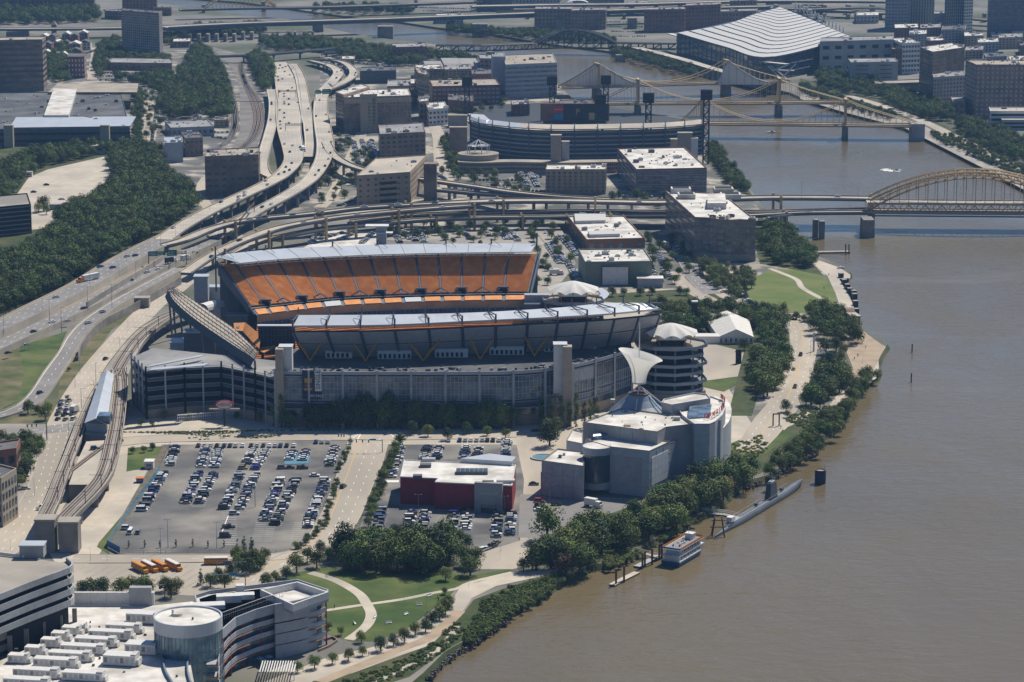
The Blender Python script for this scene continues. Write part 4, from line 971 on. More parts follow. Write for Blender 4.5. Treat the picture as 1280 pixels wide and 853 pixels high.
# --- left corner stand: curved tan deck with gold seats inside
o0=rail([(210,363),(216,374),(230,388),(252,405),(280,424),(300,437),(318,449)],30,25);i0=rail([(218,361),(236,372),(256,386),(276,400),(292,411),(306,424),(322,440)],32,25)
b=MB();b.slab(o0,i0,1.0,'concrete_light','steel_blue');tb(b,'corner_deck')
b=MB()
for r in (0.0,.22,.45,.68,.92):
    P=[x.lerp(y,r)+Vector((0,0,1.1)) for x,y in zip(o0,i0)];b.path(P,.16,'rust_brown',4)
    for p in P[::1]:b.tube(p,p-Vector((0,0,1.1)),.12,'rust_brown',4)
tb(b,'bench_rails',kind='stuff')
b=MB();u=[p+Vector((-2,1,-4)) for p in o0];b.loft(u,o0,'navy');v=[p+Vector((0,3,-6)) for p in o0];b.loft(v,u,'steel_blue');tb(b,'corner_wall')
for k in range(0,25,3):
    b=MB();p=o0[k];b.tube((p.x+1,p.y+6,0),p+Vector((0,1,-1)),.6,'steel_blue',5);tb(b,'corner_column')
s0=rail([(293,413),(300,411),(314,426),(324,436)],26,6);s1=rail([(292,404),(304,402),(322,416),(326,420)],29,6);b=MB();b.slab(s0,s1,.6,'seat_orange','aisle');tb(b,'corner_seat_section')
s0=rail([(308,432),(330,441)],23,4);s1=rail([(313,424),(345,433)],24.5,4);b=MB();b.slab(s0,s1,.6,'seat_orange','aisle');tb(b,'corner_seat_section')
for (x,y,wd,dd,h,m) in [(253,396,8,8,24,'panel_grey'),(268,392,12,8,16,'panel_grey'),(285,398,14,10,8,'panel_grey'),(298,408,12,10,7,'steel_grey'),(226,440,10,12,6,'panel_grey'),(250,446,16,10,14,'steel_blue')]:
    q=G(x,y,8);b=MB();b.box((q.x,q.y,h/2+4),(wd,dd,h+8),m);b.box((q.x,q.y,h+8.3),(wd+.8,dd+.8,.5),'roof_metal');tb(b,'service_block')
b=MB();c=G(262,386,22);
for i in range(8):
    a0,a1=math.pi*i/8,math.pi*(i+1)/8;b.slab([c+Vector((-4*math.cos(a0)-4,-6,4*math.sin(a0))),c+Vector((-4*math.cos(a1)-4,-6,4*math.sin(a1)))],[c+Vector((-4*math.cos(a0)+4,8,4*math.sin(a0))),c+Vector((-4*math.cos(a1)+4,8,4*math.sin(a1)))],.2,'panel_white')
tb(b,'arched_roof')
# scoreboard seen from behind beside the near stand
a,c=G(323,409,34),G(367,413,34);b=MB();b.box(((a.x+c.x)/2,a.y,27),(c.x-a.x,3,15),'steel_dark');b.box(((a.x+c.x)/2,a.y,34.8),(c.x-a.x+1,3.6,.6),'steel_light')
for i in range(10):b.box((a.x+1+i*(c.x-a.x-2)/9,a.y-1.7,27),(.3,.3,15),'steel_blue')
for z in (21,24,27,30,33):b.box(((a.x+c.x)/2,a.y-1.7,z),(c.x-a.x,.3,.3),'steel_blue')
for i in (0.1,.9):b.box((a.x+(c.x-a.x)*i,a.y,10),(1.4,1.4,20),'steel_dark')
tb(b,'scoreboard')
# --- right end: octagonal ramp tower with white tensile roof, and its twin behind
def ramp_tower(cx,cyb,rpx,levels,ztop,label,name='ramp_tower',tent=None,rot=.4,brick=True):
    q=G(cx,cyb,0);rad=rpx/S(cx,cyb);tt=thing(name,label,'ramp tower',tuple(q));n=10;dz=(ztop-4)/levels
    def ring(r):return [(r*math.cos(rot+2*math.pi*k/n),r*.82*math.sin(rot+2*math.pi*k/n)) for k in range(n)]
    for i in range(levels+1):
        z=4+dz*i;k=.9+.1*(i % 2);b=MB();b.prism(ring(rad*k),z-.5,z,'steel_grey','roof_grey' if i < levels else 'concrete');b.build('ramp_floor',tt)
        b=MB();b.ring(ccw(ring(rad*k)),ccw(ring(rad*k-.2)),z,z+1.15,'steel_grey');b.build('railing',tt)
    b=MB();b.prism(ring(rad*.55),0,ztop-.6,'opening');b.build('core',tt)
    if brick:b=MB();b.ring(ccw(ring(rad*.97)),ccw(ring(rad*.9)),0,3.4,'brick_tan');b.build('base_wall',tt)
    for (x,y) in ring(rad*.86):b=MB();b.box((x,y,ztop/2),(.9,.9,ztop-1),'steel_blue');b.build('column',tt)
    if tent:
        b=MB();R0=tent/S(cx,cyb);nn=40;prof=[]
        for j in range(9):
            u=j/8;r=R0*(1-u)**.75 if u < 1 else 0.02;r=R0*(1-u**1.0);prof.append((max(.05,R0*(1-u)),4.3*(1-(1-u)**1.35)))
        ib=len(b.v)
        for j,(r,z) in enumerate(prof):
            for k in range(nn):
                a=2*math.pi*k/nn;f=abs(math.sin(a*5));rr=r*(1+.06*f*(1-j/8));zz=z-1.8*(1-f)*(1-j/8)**2;b.v.append((rr*math.cos(a),rr*.9*math.sin(a),ztop+7+zz))
        for j in range(8):
            for k in range(nn):b.f.append((ib+j*nn+k,ib+j*nn+(k+1) % nn,ib+(j+1)*nn+(k+1) % nn,ib+(j+1)*nn+k));b.m.append(b.mi('fabric_white'))
        b.build('tensile_roof',tt,smooth=True)
        b=MB()
        for k in range(5):
            a=2*math.pi*(k+.25)/5;b.tube((R0*.8*math.cos(a),R0*.7*math.sin(a),ztop),(R0*.92*math.cos(a),R0*.82*math.sin(a),ztop+6),.25,'gold_strut',5);b.build('tent_strut',tt);b=MB()
        b.tube((0,0,ztop),(0,0,ztop+11),.35,'steel_grey',5);b.build('tent_mast',tt)
        b=MB();b.box((0,0,ztop+1.6),(R0*1.1,R0*.8,3),'opening');b.box((0,0,ztop+3.3),(R0*1.2,R0*.9,.3),'steel_grey');b.build('snack_bar',tt)
    return tt
ramp_tower(838,494,46,5,27,'open spiral ramp tower with white tent roof at the stadium near corner',tent=32)
ramp_tower(716,432,44,4,26,'ramp tower with white tent roof behind the orange deck end',tent=31,brick=False)
b=MB();a=G(655,382,22);c=G(712,372,22);b.box(((a.x+c.x)/2,a.y,18),(c.x-a.x,14,12),'steel_blue');b.box(((a.x+c.x)/2-6,a.y+3,26),(14,6,4),'panel_grey');tb(b,'service_block')
b=MB();c=rail([(668,371),(690,385),(720,389),(745,380),(762,368),(752,360)],24,14);d=offs(c,5);b.slab(c,d,.8,'roof_metal','steel_blue');tb(b,'curved_walkway')
b=MB()
for i in range(5):
    a0,a1=G(770+8*i,402-3*i,24+2*i),G(782+8*i,399-3*i,28+2*i)
tbs=None
# monument sign on the left plaza
q=G(281,533,0);ts=thing('oval_sign','oval red-edged lettered sign over the stadium gate','sign',tuple(q));b=MB();b.box((0,0,5),(.9,.9,10),'steel_dark');b.build('post',ts)
b=MB();N_=20
pts=[(4.6*math.cos(2*math.pi*k/N_),2.2*math.sin(2*math.pi*k/N_)) for k in range(N_)]
for sc,y,m in ((1,0,'sign_red'),(.86,-.12,'panel_white')):
    F=[(x*sc,y-.4,11+z*sc) for x,z in pts];Bq=[(x*sc,y+.4,11+z*sc) for x,z in pts];b.quad(F,m);b.loft(Bq+Bq[:1],F+F[:1],m)
b.box((0,.3,8.6),(15,.8,.8),'concrete_light');b.build('sign_face',ts);sign_text(ts,'HEINZ',(0,-.62,11),2.3,'sign_red')
tg=thing('gate_structure','white metal railing and entry gates along the stadium plaza','gate',tuple(G(222,527,0)))
b=MB();e=G(312,520,0)-G(222,527,0)
for i in range(40):p=e*i/39;b.box((p.x,p.y,1.6),(.3,.3,3.2),'panel_white')
b.tube((0,0,3.2),e+Vector((0,0,3.2)),.3,'panel_white',4);b.tube((0,0,1.8),e+Vector((0,0,1.8)),.15,'panel_white',4);b.build('railing',tg)
q=G(335,508,0);b=MB();b.tube((q.x,q.y-4,12),(q.x,q.y-4.4,12),1.6,'sign_red',16);tb(b,'gate_letter_disc')
sign_text(t,'C',(q.x,q.y-4.6,12),2.4,'paint_white')
# ================================================================ buildings
def wins(b,a,c,z0,z1,rows,cols,m='glass',fw=.55,fh=.55,frame=None,proud=.06,skip=None):
    """window panes with sills on the wall from a to c (outside on the right hand of a->c)"""
    d=Vector((c[0]-a[0],c[1]-a[1],0));L=d.length;d.normalize();nr=Vector((d.y,-d.x,0));cw=L/cols;rh=(z1-z0)/rows;an=math.atan2(d.y,d.x)
    for r in range(rows):
        for k in range(cols):
            if skip and skip(r,k):continue
            p=Vector((a[0],a[1],0))+d*(k+.5)*cw;z=z0+(r+.5)*rh
            if frame:b.box((p.x+nr.x*.02,p.y+nr.y*.02,z),(cw*fw+.3,.16,rh*fh+.3),frame,an)
            b.box((p.x+nr.x*proud,p.y+nr.y*proud,z),(cw*fw,.2,rh*fh),m,an)
def bldg(name,label,cat,poly,h,wall='brick_brown',roof='roof_white',floors=4,bay=4.0,win='glass',fw=.55,fh=.5,frame=None,units=4,para=.9,group=None,base=None,band=None,z0=0.0,nowin=(),cornice=None,first=1.2,faces=None):
    P=ccw([(p[0],p[1]) for p in poly]);t=thing(name,label,cat,(P[0][0],P[0][1],z0),0,group);ox,oy=P[0]
    P=[(x-ox,y-oy) for x,y in P]
    b=MB();b.prism(P,0,h,wall,wall,bottom=False);I=inset(P,.45);b.ring(P,I,h,h+para,wall if cornice is None else cornice);b.build('wall',t)
    b=MB();b.prism(inset(P,.46),h,h+.12,roof,roof,bottom=False);b.build('roof',t)
    wb=MB();bb=MB()
    for i in range(len(P)):
        a,c=P[i],P[(i+1) % len(P)];L=math.dist(a,c)
        if L < 4 or i in nowin:continue
        dx,dy=c[0]-a[0],c[1]-a[1]
        if-dx/L > .35:continue                       # far side
        if floors:wins(wb,a,c,first,h-.8,floors,max(1,round(L/bay)),win,fw,fh,frame)
        if band:
            d=Vector((dx/L,dy/L));
            for r in range(max(floors,1)+1 if floors else 7):
                z=first+(h-.8-first)*r/(floors or 6);bb.box(((a[0]+c[0])/2+d.y*.05,(a[1]+c[1])/2-d.x*.05,z),(L,.25,.7),band,math.atan2(dy,dx))
        if base:bb.box(((a[0]+c[0])/2+dy/L*.08,(a[1]+c[1])/2-dx/L*.08,2.0),(L+.1,.3,4.0),base,math.atan2(dy,dx))
    if wb.f:wb.build('windows',t,kind='stuff')
    if bb.f:bb.build('stone_bands',t,kind='stuff')
    rr=random.Random(len(bpy.data.objects));cx=sum(p[0] for p in P)/len(P);cy=sum(p[1] for p in P)/len(P)
    ex=max(p[0] for p in P)-min(p[0] for p in P);ang=math.atan2(P[1][1]-P[0][1],P[1][0]-P[0][0])
    for k in range(units):
        q=P[rr.randrange(len(P))];u=rr.uniform(.15,.75);x,y=cx+(q[0]-cx)*u,cy+(q[1]-cy)*u;q2=P[rr.randrange(len(P))];x += (q2[0]-cx)*.25;y += (q2[1]-cy)*.25
        s_=rr.uniform(1.6,5);hh=rr.uniform(1.0,2.6);b=MB();b.box((x,y,h+.12+hh/2),(s_,rr.uniform(1.5,4),hh),rr.choice(['hvac','hvac','roof_grey','hvac_dark','white_metal']),ang)
        b.box((x,y,h+.2+hh),(s_*.6,1.0,.3),'hvac_dark',ang);b.build('roof_unit',t)
    b=MB()
    for k in range(int(units*2.5)):
        q=P[rr.randrange(len(P))];u=rr.uniform(.05,.85);q2=P[rr.randrange(len(P))];x,y=cx+(q[0]-cx)*u*.7+(q2[0]-cx)*.28,cy+(q[1]-cy)*u*.7+(q2[1]-cy)*.28
        b.box((x,y,h+.5),(rr.uniform(.4,1.4),rr.uniform(.4,1.2),rr.uniform(.5,1.2)),rr.choice(['hvac','hvac_dark','roof_grey']),ang)
    if b.f:b.build('vents',t,kind='stuff')
    t['_h']=h;return t,P,Vector((ox,oy,0))
def FB(x0,y0,x1,y1,hpx,bx,by):
    """front ground edge in the picture, wall height in picture rows at its left end, offset of the rear roof edge"""
    a,c=G(x0,y0),G(x1,y1);h=zat(a,y0-hpx);r=G(x0+bx,y0-hpx+by,h);v=Vector((r.x-a.x,r.y-a.y,0))
    return [a,c,c+v,a+v],h
def B(name,label,cat,spec,**kw):
    P,h=FB(*spec);return bldg(name,label,cat,P,h,**kw)
# ---- upper left quarter
B('office_tower','dark brown slab office tower with banded windows cut by the left edge','office building',(-40,116,55,114,64,3,-4),wall='brick_brown',floors=9,bay=5,fw=.94,fh=.42,roof='roof_tan',units=3)
t,P,o=B('warehouse','sprawling dark low complex with one bright white roof slab','warehouse',(-30,183,163,181,20,9,-46),wall='panel_dark',roof='roof_dark',floors=2,bay=6,fw=.96,fh=.35,units=26,win='opening')
b=MB();zr=t['_h']+1.5;q=[G(x,y,zr+2)-o for x,y in [(55,144),(86,144),(96,111),(67,111)]];b.prism([tuple(v[:2]) for v in q],zr-1.5,zr+2,'panel_white','roof_white');b.build('white_roof_slab',t)
q=[G(x,y,zr+.5)-o for x,y in [(12,159),(163,157),(170,145),(20,146)]];b=MB();b.prism([tuple(v[:2]) for v in q],zr-1.4,zr,'panel_dark','roof_metal');b.build('metal_roof',t)
q=[G(x,y,zr+.5)-o for x,y in [(60,116),(171,116),(173,105),(72,105)]];b=MB();b.prism([tuple(v[:2]) for v in q],zr-1.4,zr+1,'brick_brown','roof_tan');b.build('brown_roof',t)
for x in (12,132):a=G(x,184)-o;b=MB();b.box((a.x,a.y-1,zr/2+2),(8,6,zr+4),'stone_tan');b.build('stair_tower',t)
B('apartment_tower','tall brown brick apartment slab with white balconies stacked up','apartment building',(153,70,200,74,56,3,-3),wall='brick_brown',floors=17,bay=3.4,fw=.5,fh=.55,win='panel_grey',units=2,roof='roof_dark')
B('long_warehouse','long low brown brick building with flat grey roof behind a car park','warehouse',(132,88,215,89,9,1,-6),wall='brick_brown',roof='roof_grey',floors=1,bay=7,units=2)
B('school_building','brown gabled building with pale columns beside trees','building',(85,98,106,98,26,2,-5),wall='brick_red',roof='roof_dark',floors=4,bay=3.5,fw=.4,units=0,win='panel_white')
B('office_building','flat grey low building just right of the wide street','building',(214,172,268,170,11,-8,-9),wall='panel_grey',roof='roof_grey',floors=1,bay=6)
B('modern_building','cluster of pale blue grey boxes below the flat grey building','building',(206,204,229,203,24,-1,-8),wall='panel_grey',roof='roof_metal',floors=0,units=6)
B('brick_building','dark brick block behind the pale blue boxes','building',(232,196,254,195,22,-6,-8),wall='brick_brown',roof='roof_dark',floors=3,bay=4)
t,P,o=B('brick_block','square brown brick block with tan roof trim left of the viaducts','office building',(257,247,324,244,50,2,-9),wall='brick_brown',roof='roof_tan',floors=6,bay=6.5,fw=.55,fh=.42,units=8)
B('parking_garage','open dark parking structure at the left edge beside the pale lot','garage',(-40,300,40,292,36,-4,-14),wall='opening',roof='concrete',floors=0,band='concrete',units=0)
B('brick_factory','long dark brick factory with low windows in the top left corner','building',(-30,17,118,16,22,2,-2),wall='brick_red',roof='roof_dark',floors=4,bay=6)
B('brick_building','brick block right of the factory at the very top','building',(153,13,196,13,13,1,-2),wall='brick_red',roof='roof_grey',floors=3,bay=5)
B('small_building','low dark building under the top approach road','building',(131,24,152,25,10,1,-2),wall='brick_brown',roof='roof_grey',floors=2,bay=5)
B('brick_building','low dark brick building right of the apartment slab','building',(192,20,214,20,9,1,-1),wall='brick_red',roof='roof_dark',floors=2,bay=5)
hr=random.Random(3)
for i in range(15):
    x=58+(i % 5)*12+hr.uniform(-3,3);y=52+(i//5)*11+hr.uniform(-2,2)
    if x > 98 and y > 66:continue
    q=G(x,y);t=thing('row_house',['small white-roofed house among trees, ','dark-roofed brick house among trees, '][i % 2]+['first','second','third','fourth','fifth'][i % 5]+' from the left in the '+['farthest','middle','nearest'][i//5]+' row','house',tuple(q),hr.uniform(-.1,.1),'row houses behind the office tower')
    wd,dd,h=hr.uniform(9,14),hr.uniform(14,22),hr.uniform(7,10);b=MB();b.box((0,0,h/2),(wd,dd,h),R.choice(['brick_red','brick_brown','panel_white','stone_tan']));b.build('wall',t)
    b=MB();m='roof_white' if i % 2 == 0 else 'roof_dark';pts=[(-wd/2-.4,-dd/2-.4,h),(wd/2+.4,-dd/2-.4,h),(wd/2+.4,dd/2+.4,h),(-wd/2-.4,dd/2+.4,h)];r1,r2=(0,-dd/2,h+3.2),(0,dd/2,h+3.2)
    b.quad([pts[0],pts[1],r1],m).quad([pts[1],pts[2],r2,r1],m).quad([pts[2],pts[3],r2],m).quad([pts[3],pts[0],r1,r2],m);b.build('roof',t)
    b=MB();wins(b,(-wd/2,-dd/2),(wd/2,-dd/2),1,h-.5,2,3);b.build('windows',t,kind='stuff')
q=G(68,45);t=thing('church_tower','slim brown tower with pale gold pointed cap near the approach road','tower',tuple(q));h=zat(q,31);b=MB();b.box((0,0,h/2),(6,6,h),'brick_red');b.build('shaft',t)
b=MB();b.box((0,0,h+2.5),(7.4,7.4,5),'roof_tan',0,top=(.3,.3));b.build('cap',t)
# ---- centre
B('hotel_building','dark blue cube building behind the tall brown hotel','building',(450,105,495,104,15,1,-5),wall='panel_dark',roof='roof_dark',floors=1,bay=12,fw=.9,fh=.25,units=3)
B('brick_hall','dark brick block at the top edge of the river trees','building',(491,80,534,79,20,-1,-5),wall='brick_red',roof='roof_grey',floors=3,bay=5)
t,P,o=B('brown_hotel','tall brown hotel with cream top storey and vertical window strips','hotel',(430,166,514,163,43,-2,-9),wall='brick_brown',roof='roof_white',floors=9,bay=3.6,fw=.42,fh=.6,units=6,cornice='stone_tan',win='glass_blue')
b=MB();a,c=P[0],P[1];w1=Vector((c[0]-a[0],c[1]-a[1]));L=w1.length;w1.normalize();h=t['_h'];an=math.atan2(w1.y,w1.x)
m_=Vector(a)+w1*L*.5;b.box((L*.36,-1.1,h/2+2),(L*.25,2.4,h+4),'stone_tan',an);b.box((L/2,-.25,h-2.2),(L,.5,3.8),'stone_tan',an);wins(b,(L*.24,-2.3),(L*.48,-2.3),4,h,9,3,'glass',.5,.6);b.build('centre_bay',t)
B('brick_wing','cream topped wing attached left of the tall brown hotel','hotel',(420,162,430,166,46,32,-10),wall='brick_brown',roof='roof_white',floors=9,bay=4,units=2,cornice='stone_tan')
B('brick_hall','tan roofed upper block directly behind the tall brown hotel','building',(484,135,513,134,26,1,-8),wall='stone_tan',roof='roof_grey',floors=1,bay=5,fw=.6,fh=.2)
B('brick_block','squat brown office block with grey roof in front of the hotel','office building',(475,201,532,198,32,-2,-12),wall='brick_brown',roof='roof_grey',floors=5,bay=5,fw=.62,fh=.55,frame='stone_tan',units=4)
for i,(x0,y0,x1,h) in enumerate([(534,92,556,14),(556,90,578,17),(578,89,600,15),(598,92,616,13)]):
    P,hh=FB(x0,y0+3,x1,y0+3,h,-10,-9);t=thing('gabled_shed',['leftmost','second','third','rightmost'][i]+' of the grey gabled market sheds near the railway bridge','shed',(P[0].x,P[0].y,0),0,'grey gabled sheds');O=P[0];P=[p-O for p in P]
    hh *= .6;b=MB();b.prism([tuple(p[:2]) for p in P],0,hh,'panel_grey');b.build('wall',t);b=MB();m1,m2=(P[0]+P[3])/2+Vector((0,0,hh+5)),(P[1]+P[2])/2+Vector((0,0,hh+5));z=Vector((0,0,hh))
    b.quad([P[0]+z,P[1]+z,m2,m1],'roof_grey').quad([P[2]+z,P[3]+z,m1,m2],'roof_grey').quad([P[3]+z,P[0]+z,m1],'roof_grey').quad([P[1]+z,P[2]+z,m2],'roof_grey');b.build('roof',t)
B('brick_offices','wide red brick offices with tan roof above the ballpark','office building',(541,133,625,131,24,-4,-8),wall='brick_red',roof='roof_tan',floors=4,bay=4.5,fw=.7,fh=.45,win='panel_grey',units=7)
B('tan_offices','narrow tan building left of the wide red brick offices','office building',(523,136,537,140,44,-5,-8),wall='brick_tan',roof='roof_tan',floors=8,bay=4)
B('white_facade_building','low row building with white classical front on the street to the ballpark','building',(536,158,560,156,20,-4,-8),wall='panel_white',roof='roof_white',floors=3,bay=4,units=5)
B('concrete_tower','pale windowless block left of the curved glass building','building',(616,118,632,118,46,-2,-6),wall='panel_grey',roof='roof_grey',floors=0,units=1)
t,P,o=B('glass_offices','curved glass and concrete office building by the water, pale roof','office building',(632,124,696,121,42,-3,-12),wall='panel_grey',roof='roof_tan',floors=7,bay=5,fw=.96,fh=.45,win='glass_blue',units=4)
B('brick_offices','brown tower block behind the glass building at the railway bridge','office building',(600,96,640,97,22,-2,-5),wall='brick_brown',roof='roof_grey',floors=4,bay=5)
B('brick_offices','brick building at the corner of the ballpark plaza with brown flat top','building',(560,140,592,142,14,0,-8),wall='brick_red',roof='roof_dark',floors=2,bay=5)
for i,(x0,y0,x1,h,m,rf) in enumerate([(500,120,522,14,'brick_red','roof_white'),(498,134,522,16,'brick_brown','roof_grey'),(524,152,536,24,'brick_tan','roof_white'),(556,98,590,10,'brick_tan','roof_grey'),(590,108,616,14,'brick_red','roof_dark'),(520,100,552,12,'brick_brown','roof_white'),(700,140,742,8,'brick_red','roof_dark'),(640,146,662,14,'brick_red','roof_grey')]):
    B('city_building',['low brick building with white roof near the dark cube','brown two storey block right of the hotel','narrow tan building at the head of the ballpark street','low tan building behind the red offices','dark low building beside the pale block','white roofed block near the grey sheds','low red building beyond the ballpark field','red building behind the ballpark stand'][i],'building',(x0,y0,x1,y0-1,h,-1,-6),wall=m,roof=rf,floors=3,bay=4.5)
t,P,o=B('tan_parking_garage','tan brick parking garage with stair tower and cars on its roof','garage',(446,259,513,254,38,24,-22),wall='brick_tan',roof='concrete_light',floors=5,bay=6.5,fw=.3,fh=.34,units=2)
h=t['_h'];b=MB();L=P[1][0]
for z in (5,9.5,14,18.5):b.box((L*.6,-.12,z),(L*.36,.4,2.2),'opening',math.atan2(P[1][1],P[1][0]))  # solid dark strips, shade between the parking decks as colour
b.build('deck_opening_shade',t);b=MB();q=G(538,252)-o;b.box((q.x,q.y+3,(h+6)/2),(10,10,h+6),'brick_brown');b.build('stair_tower',t)
B('tan_hotel','brown and tan striped hotel with stepped white roof by the ramps','hotel',(682,243,757,243,30,2,-6),wall='brick_tan',roof='roof_white',floors=6,bay=4.2,fw=.42,fh=.6,units=5)
B('office_block','white roofed brick and glass office block below the ballpark light towers','office building',(795,245,883,243,32,-23,-26),wall='brick_red',roof='roof_white',floors=5,bay=4.6,fw=.93,fh=.5,win='glass_blue',units=14,band='stone_grey')
# big office by the great lawn
P,h=FB(868,323,944,327,50,-36,-33);a,c,d,e=P;n=4;bow=[a,a.lerp(c,.24)]+[a.lerp(c,.24+.5*k/n)+Vector((0,-5*math.sin(math.pi*k/n),0)) for k in range(1,n)]+[a.lerp(c,.74),c,d,e]
t,P,o=bldg('office_block','large stone and brick office block with bowed front near the lawn','office building',bow,h,wall='brick_brown',roof='roof_white',floors=6,bay=4.2,fw=.72,fh=.56,win='glass_blue',units=10,base='stone_tan',frame='stone_tan')
b=MB();
q=[G(x,y,h+4.5)-o for x,y in [(884,254),(908,254),(906,242),(886,242)]];b.prism([tuple(v[:2]) for v in q],h,h+4.5,'hvac','roof_white');b.build('penthouse',t)
for (x,y,wd) in [(851,241,14),(858,248,12),(904,241,14),(913,248,14)]:
    q=G(x,y,h)-o;b=MB();b.box((q.x,q.y,h+1.8),(wd,12,3.4),'roof_white');b.box((q.x,q.y,h+3.6),(wd-2.4,9,.3),'opening');b.build('open_penthouse',t)
t,P,o=B('brick_showroom','low brick building with long white roof and grey unit rows','building',(733,317,806,315,16,-27,-34),wall='brick_orange',roof='roof_white',floors=1,bay=7,fw=.5,fh=.5,units=10,win='glass_blue')
h=t['_h'];q=[G(x,y,h+2)-o for x,y in [(719,277),(757,276),(757,268),(718,268)]];b=MB();b.prism([tuple(v[:2]) for v in q],h,h+2.4,'hvac');b.build('plant_screen',t)
q=[G(x,y,h+2)-o for x,y in [(737,294),(775,293),(775,289),(735,289)]];b=MB();b.prism([tuple(v[:2]) for v in q],h,h+2.4,'hvac');b.build('plant_screen',t)
t,P,o=B('music_hall','sage green metal hall with tall white roll-up front and white roof','building',(731,357,815,356,28,-8,-16),wall='green_panel',roof='roof_white',floors=0,units=8)
h=t['_h'];L=P[1][0];b=MB();b.box((L*.45,-.3,h*.46),(L*.42,.5,h*.82),'rust_brown');b.box((L*.45,-.5,h*.43),(L*.38,.3,h*.78),'panel_white');b.build('stage_door',t)
b=MB();q=G(812,357)-o;b.box((q.x,q.y-3,2.8),(16,9,5.6),'panel_grey');b.box((q.x,q.y-3,5.8),(17,10,.4),'roof_white');b.build('entrance_block',t)
# ---- red hall
Pz=[(500.5,630),(545,633.5),(643.5,637)];a=G(*Pz[0]);h=zat(a,597);c=G(*Pz[2]);r=G(505,576,h);v=Vector((r.x-a.x,r.y-a.y,0))
t=thing('red_hall','maroon walled hall with bright white roof between two parking lots','building',(a.x,a.y,0));o=Vector((a.x,a.y,0));c_=c-o;an=math.atan2(c_.y,c_.x)
m1=c_*.33;f2=Vector((math.sin(an),-math.cos(an),0))*7
poly=[Vector((0,0,0)),m1,m1+f2*0.9,c_+f2*.9,c_+v,v];poly2=[tuple(p[:2]) for p in poly]
b=MB();b.prism(ccw(poly2),0,h,'maroon',bottom=False);b.ring(ccw(poly2),inset(ccw(poly2),.4),h,h+.5,'white_metal');b.build('wall',t)
b=MB();b.prism(inset(ccw(poly2),.41),h,h+.15,'roof_white');b.build('roof',t)
b=MB();p=m1+f2*.9;e=c_+f2*.9;q=p.lerp(e,.52);q2=p.lerp(e,.88);b.box(((q.x+q2.x)/2,(q.y+q2.y)/2-1,h*.5+.8),((q2-q).length,2.4,h+1.6),'roof_grey',an);b.build('entrance_block',t)
sign_text(t,'SHOWCASE',((q.x+q2.x)/2,(q.y+q2.y)/2-2.3,h-3.2),1.5,'steel_light',an)
b=MB();b.box(((q.x+q2.x)/2,(q.y+q2.y)/2-2.3,2),(7,.2,3.6),'glass',an);b.build('entrance_doors',t)
b=MB();wins(b,(2.2,-.05),(m1.x*.42+2,m1.y*.42-.05),.6,6.8,3,5,'glass_blue',.9,.9);b.build('shop_window',t)
for (x,y,sx,sy,m) in [(532,584,5,4,'hvac_dark'),(522,598,4,3,'hvac_dark'),(610,606,5,4,'hvac_dark'),(632,604,8,3,'hvac'),(590,592,14,6,'hvac_dark'),(536,577,6,2,'hvac')]:
    q=G(x,y,h)-o;b=MB();b.box((q.x,q.y,h+.9),(sx,sy,1.4),m);
    if sx == 14:[b.box((q.x-6+k*2,q.y,h+1.7),(1.5,5,.2),'glass') for k in range(7)]
    b.build('roof_unit',t)
b=MB();q=[G(x,y,h)-o for x,y in [(576,579),(640,583),(645,577),(612,573)]];b.prism([tuple(x[:2]) for x in q],h,h+2.2,'roof_metal');b.build('rear_canopy',t)
# ---- white marquee tent
P=[G(x,y) for x,y in [(898,430),(942,430),(936,408),(880,404)]];t=thing('marquee_tent','big white gabled event tent with arched side windows on the terraced lawn','tent',tuple(P[0]));o=P[0];P=[p-o for p in P];z=Vector((0,0,4));m1=(P[0]+P[1])/2+Vector((0,0,8.5));m2=(P[2]+P[3])/2+Vector((0,0,8.5))
b=MB();b.prism([tuple(p[:2]) for p in P],0,4,'fabric_white');b.quad([P[0]+z,P[1]+z,m1],'fabric_white');b.build('side_walls',t)
for A0,A1,B0,B1 in ((P[0]+z,P[3]+z,m1,m2),(P[1]+z,P[2]+z,m1,m2)):
    for k in range(8):
        b=MB();u,v=k/8,(k+.97)/8;b.slab([A0.lerp(A1,u),A0.lerp(A1,v)],[B0.lerp(B1,u),B0.lerp(B1,v)],.25,'fabric_white');b.build('roof_panel',t)
b=MB();wins(b,P[0],P[1],.6,3.4,1,7,'glass',.35,.8);b.build('arched_windows',t,kind='stuff')
b=MB();b.box((-6,4,2.2),(14,9,4.4),'fabric_white');b.box((P[3].x-2,P[3].y,2.4),(22,9,4.8),'fabric_white');b.build('annex',t)
# ================================================================ ballpark
t=thing('ballpark','riverside baseball park with long pale canopy, dark stands and tan entry rotunda','ballpark')
cv=[(588,150),(602,154),(625,157),(655,160),(700,161.5),(750,161),(800,160),(840,158.5),(878,155)];a=rail(cv,27,61);c=[p+Vector((-.2 if i < 30 else 0,14 if i > 8 else 8,2.2)) for i,p in enumerate(a)]
for k in range(10):b=MB();b.slab(a[k*6:k*6+7],c[k*6:k*6+7],.7,'concrete_light' if k > 2 else 'roof_metal','steel_blue');b.build('canopy_panel',t)
b=MB();w0=[Vector((p.x,p.y+5,0)) for p in a];w1=[Vector((p.x,p.y+5,25)) for p in a];b.loft(w0,w1,'panel_dark');b.build('rear_wall',t)
for k in range(7):
    z=3.6*k+1.5;b=MB();q=[Vector((p.x,p.y+1.5+.35*k,z)) for p in a];b.slab(q,[p+Vector((0,5,0)) for p in q],.7,'steel_blue','steel_blue');e=[p+Vector((0,-.1,1.1)) for p in q];b.slab(e,[p+Vector((0,.3,0)) for p in e],.9,'panel_grey' if k in (1,3,5) else 'steel_grey');b.build('concourse',t)
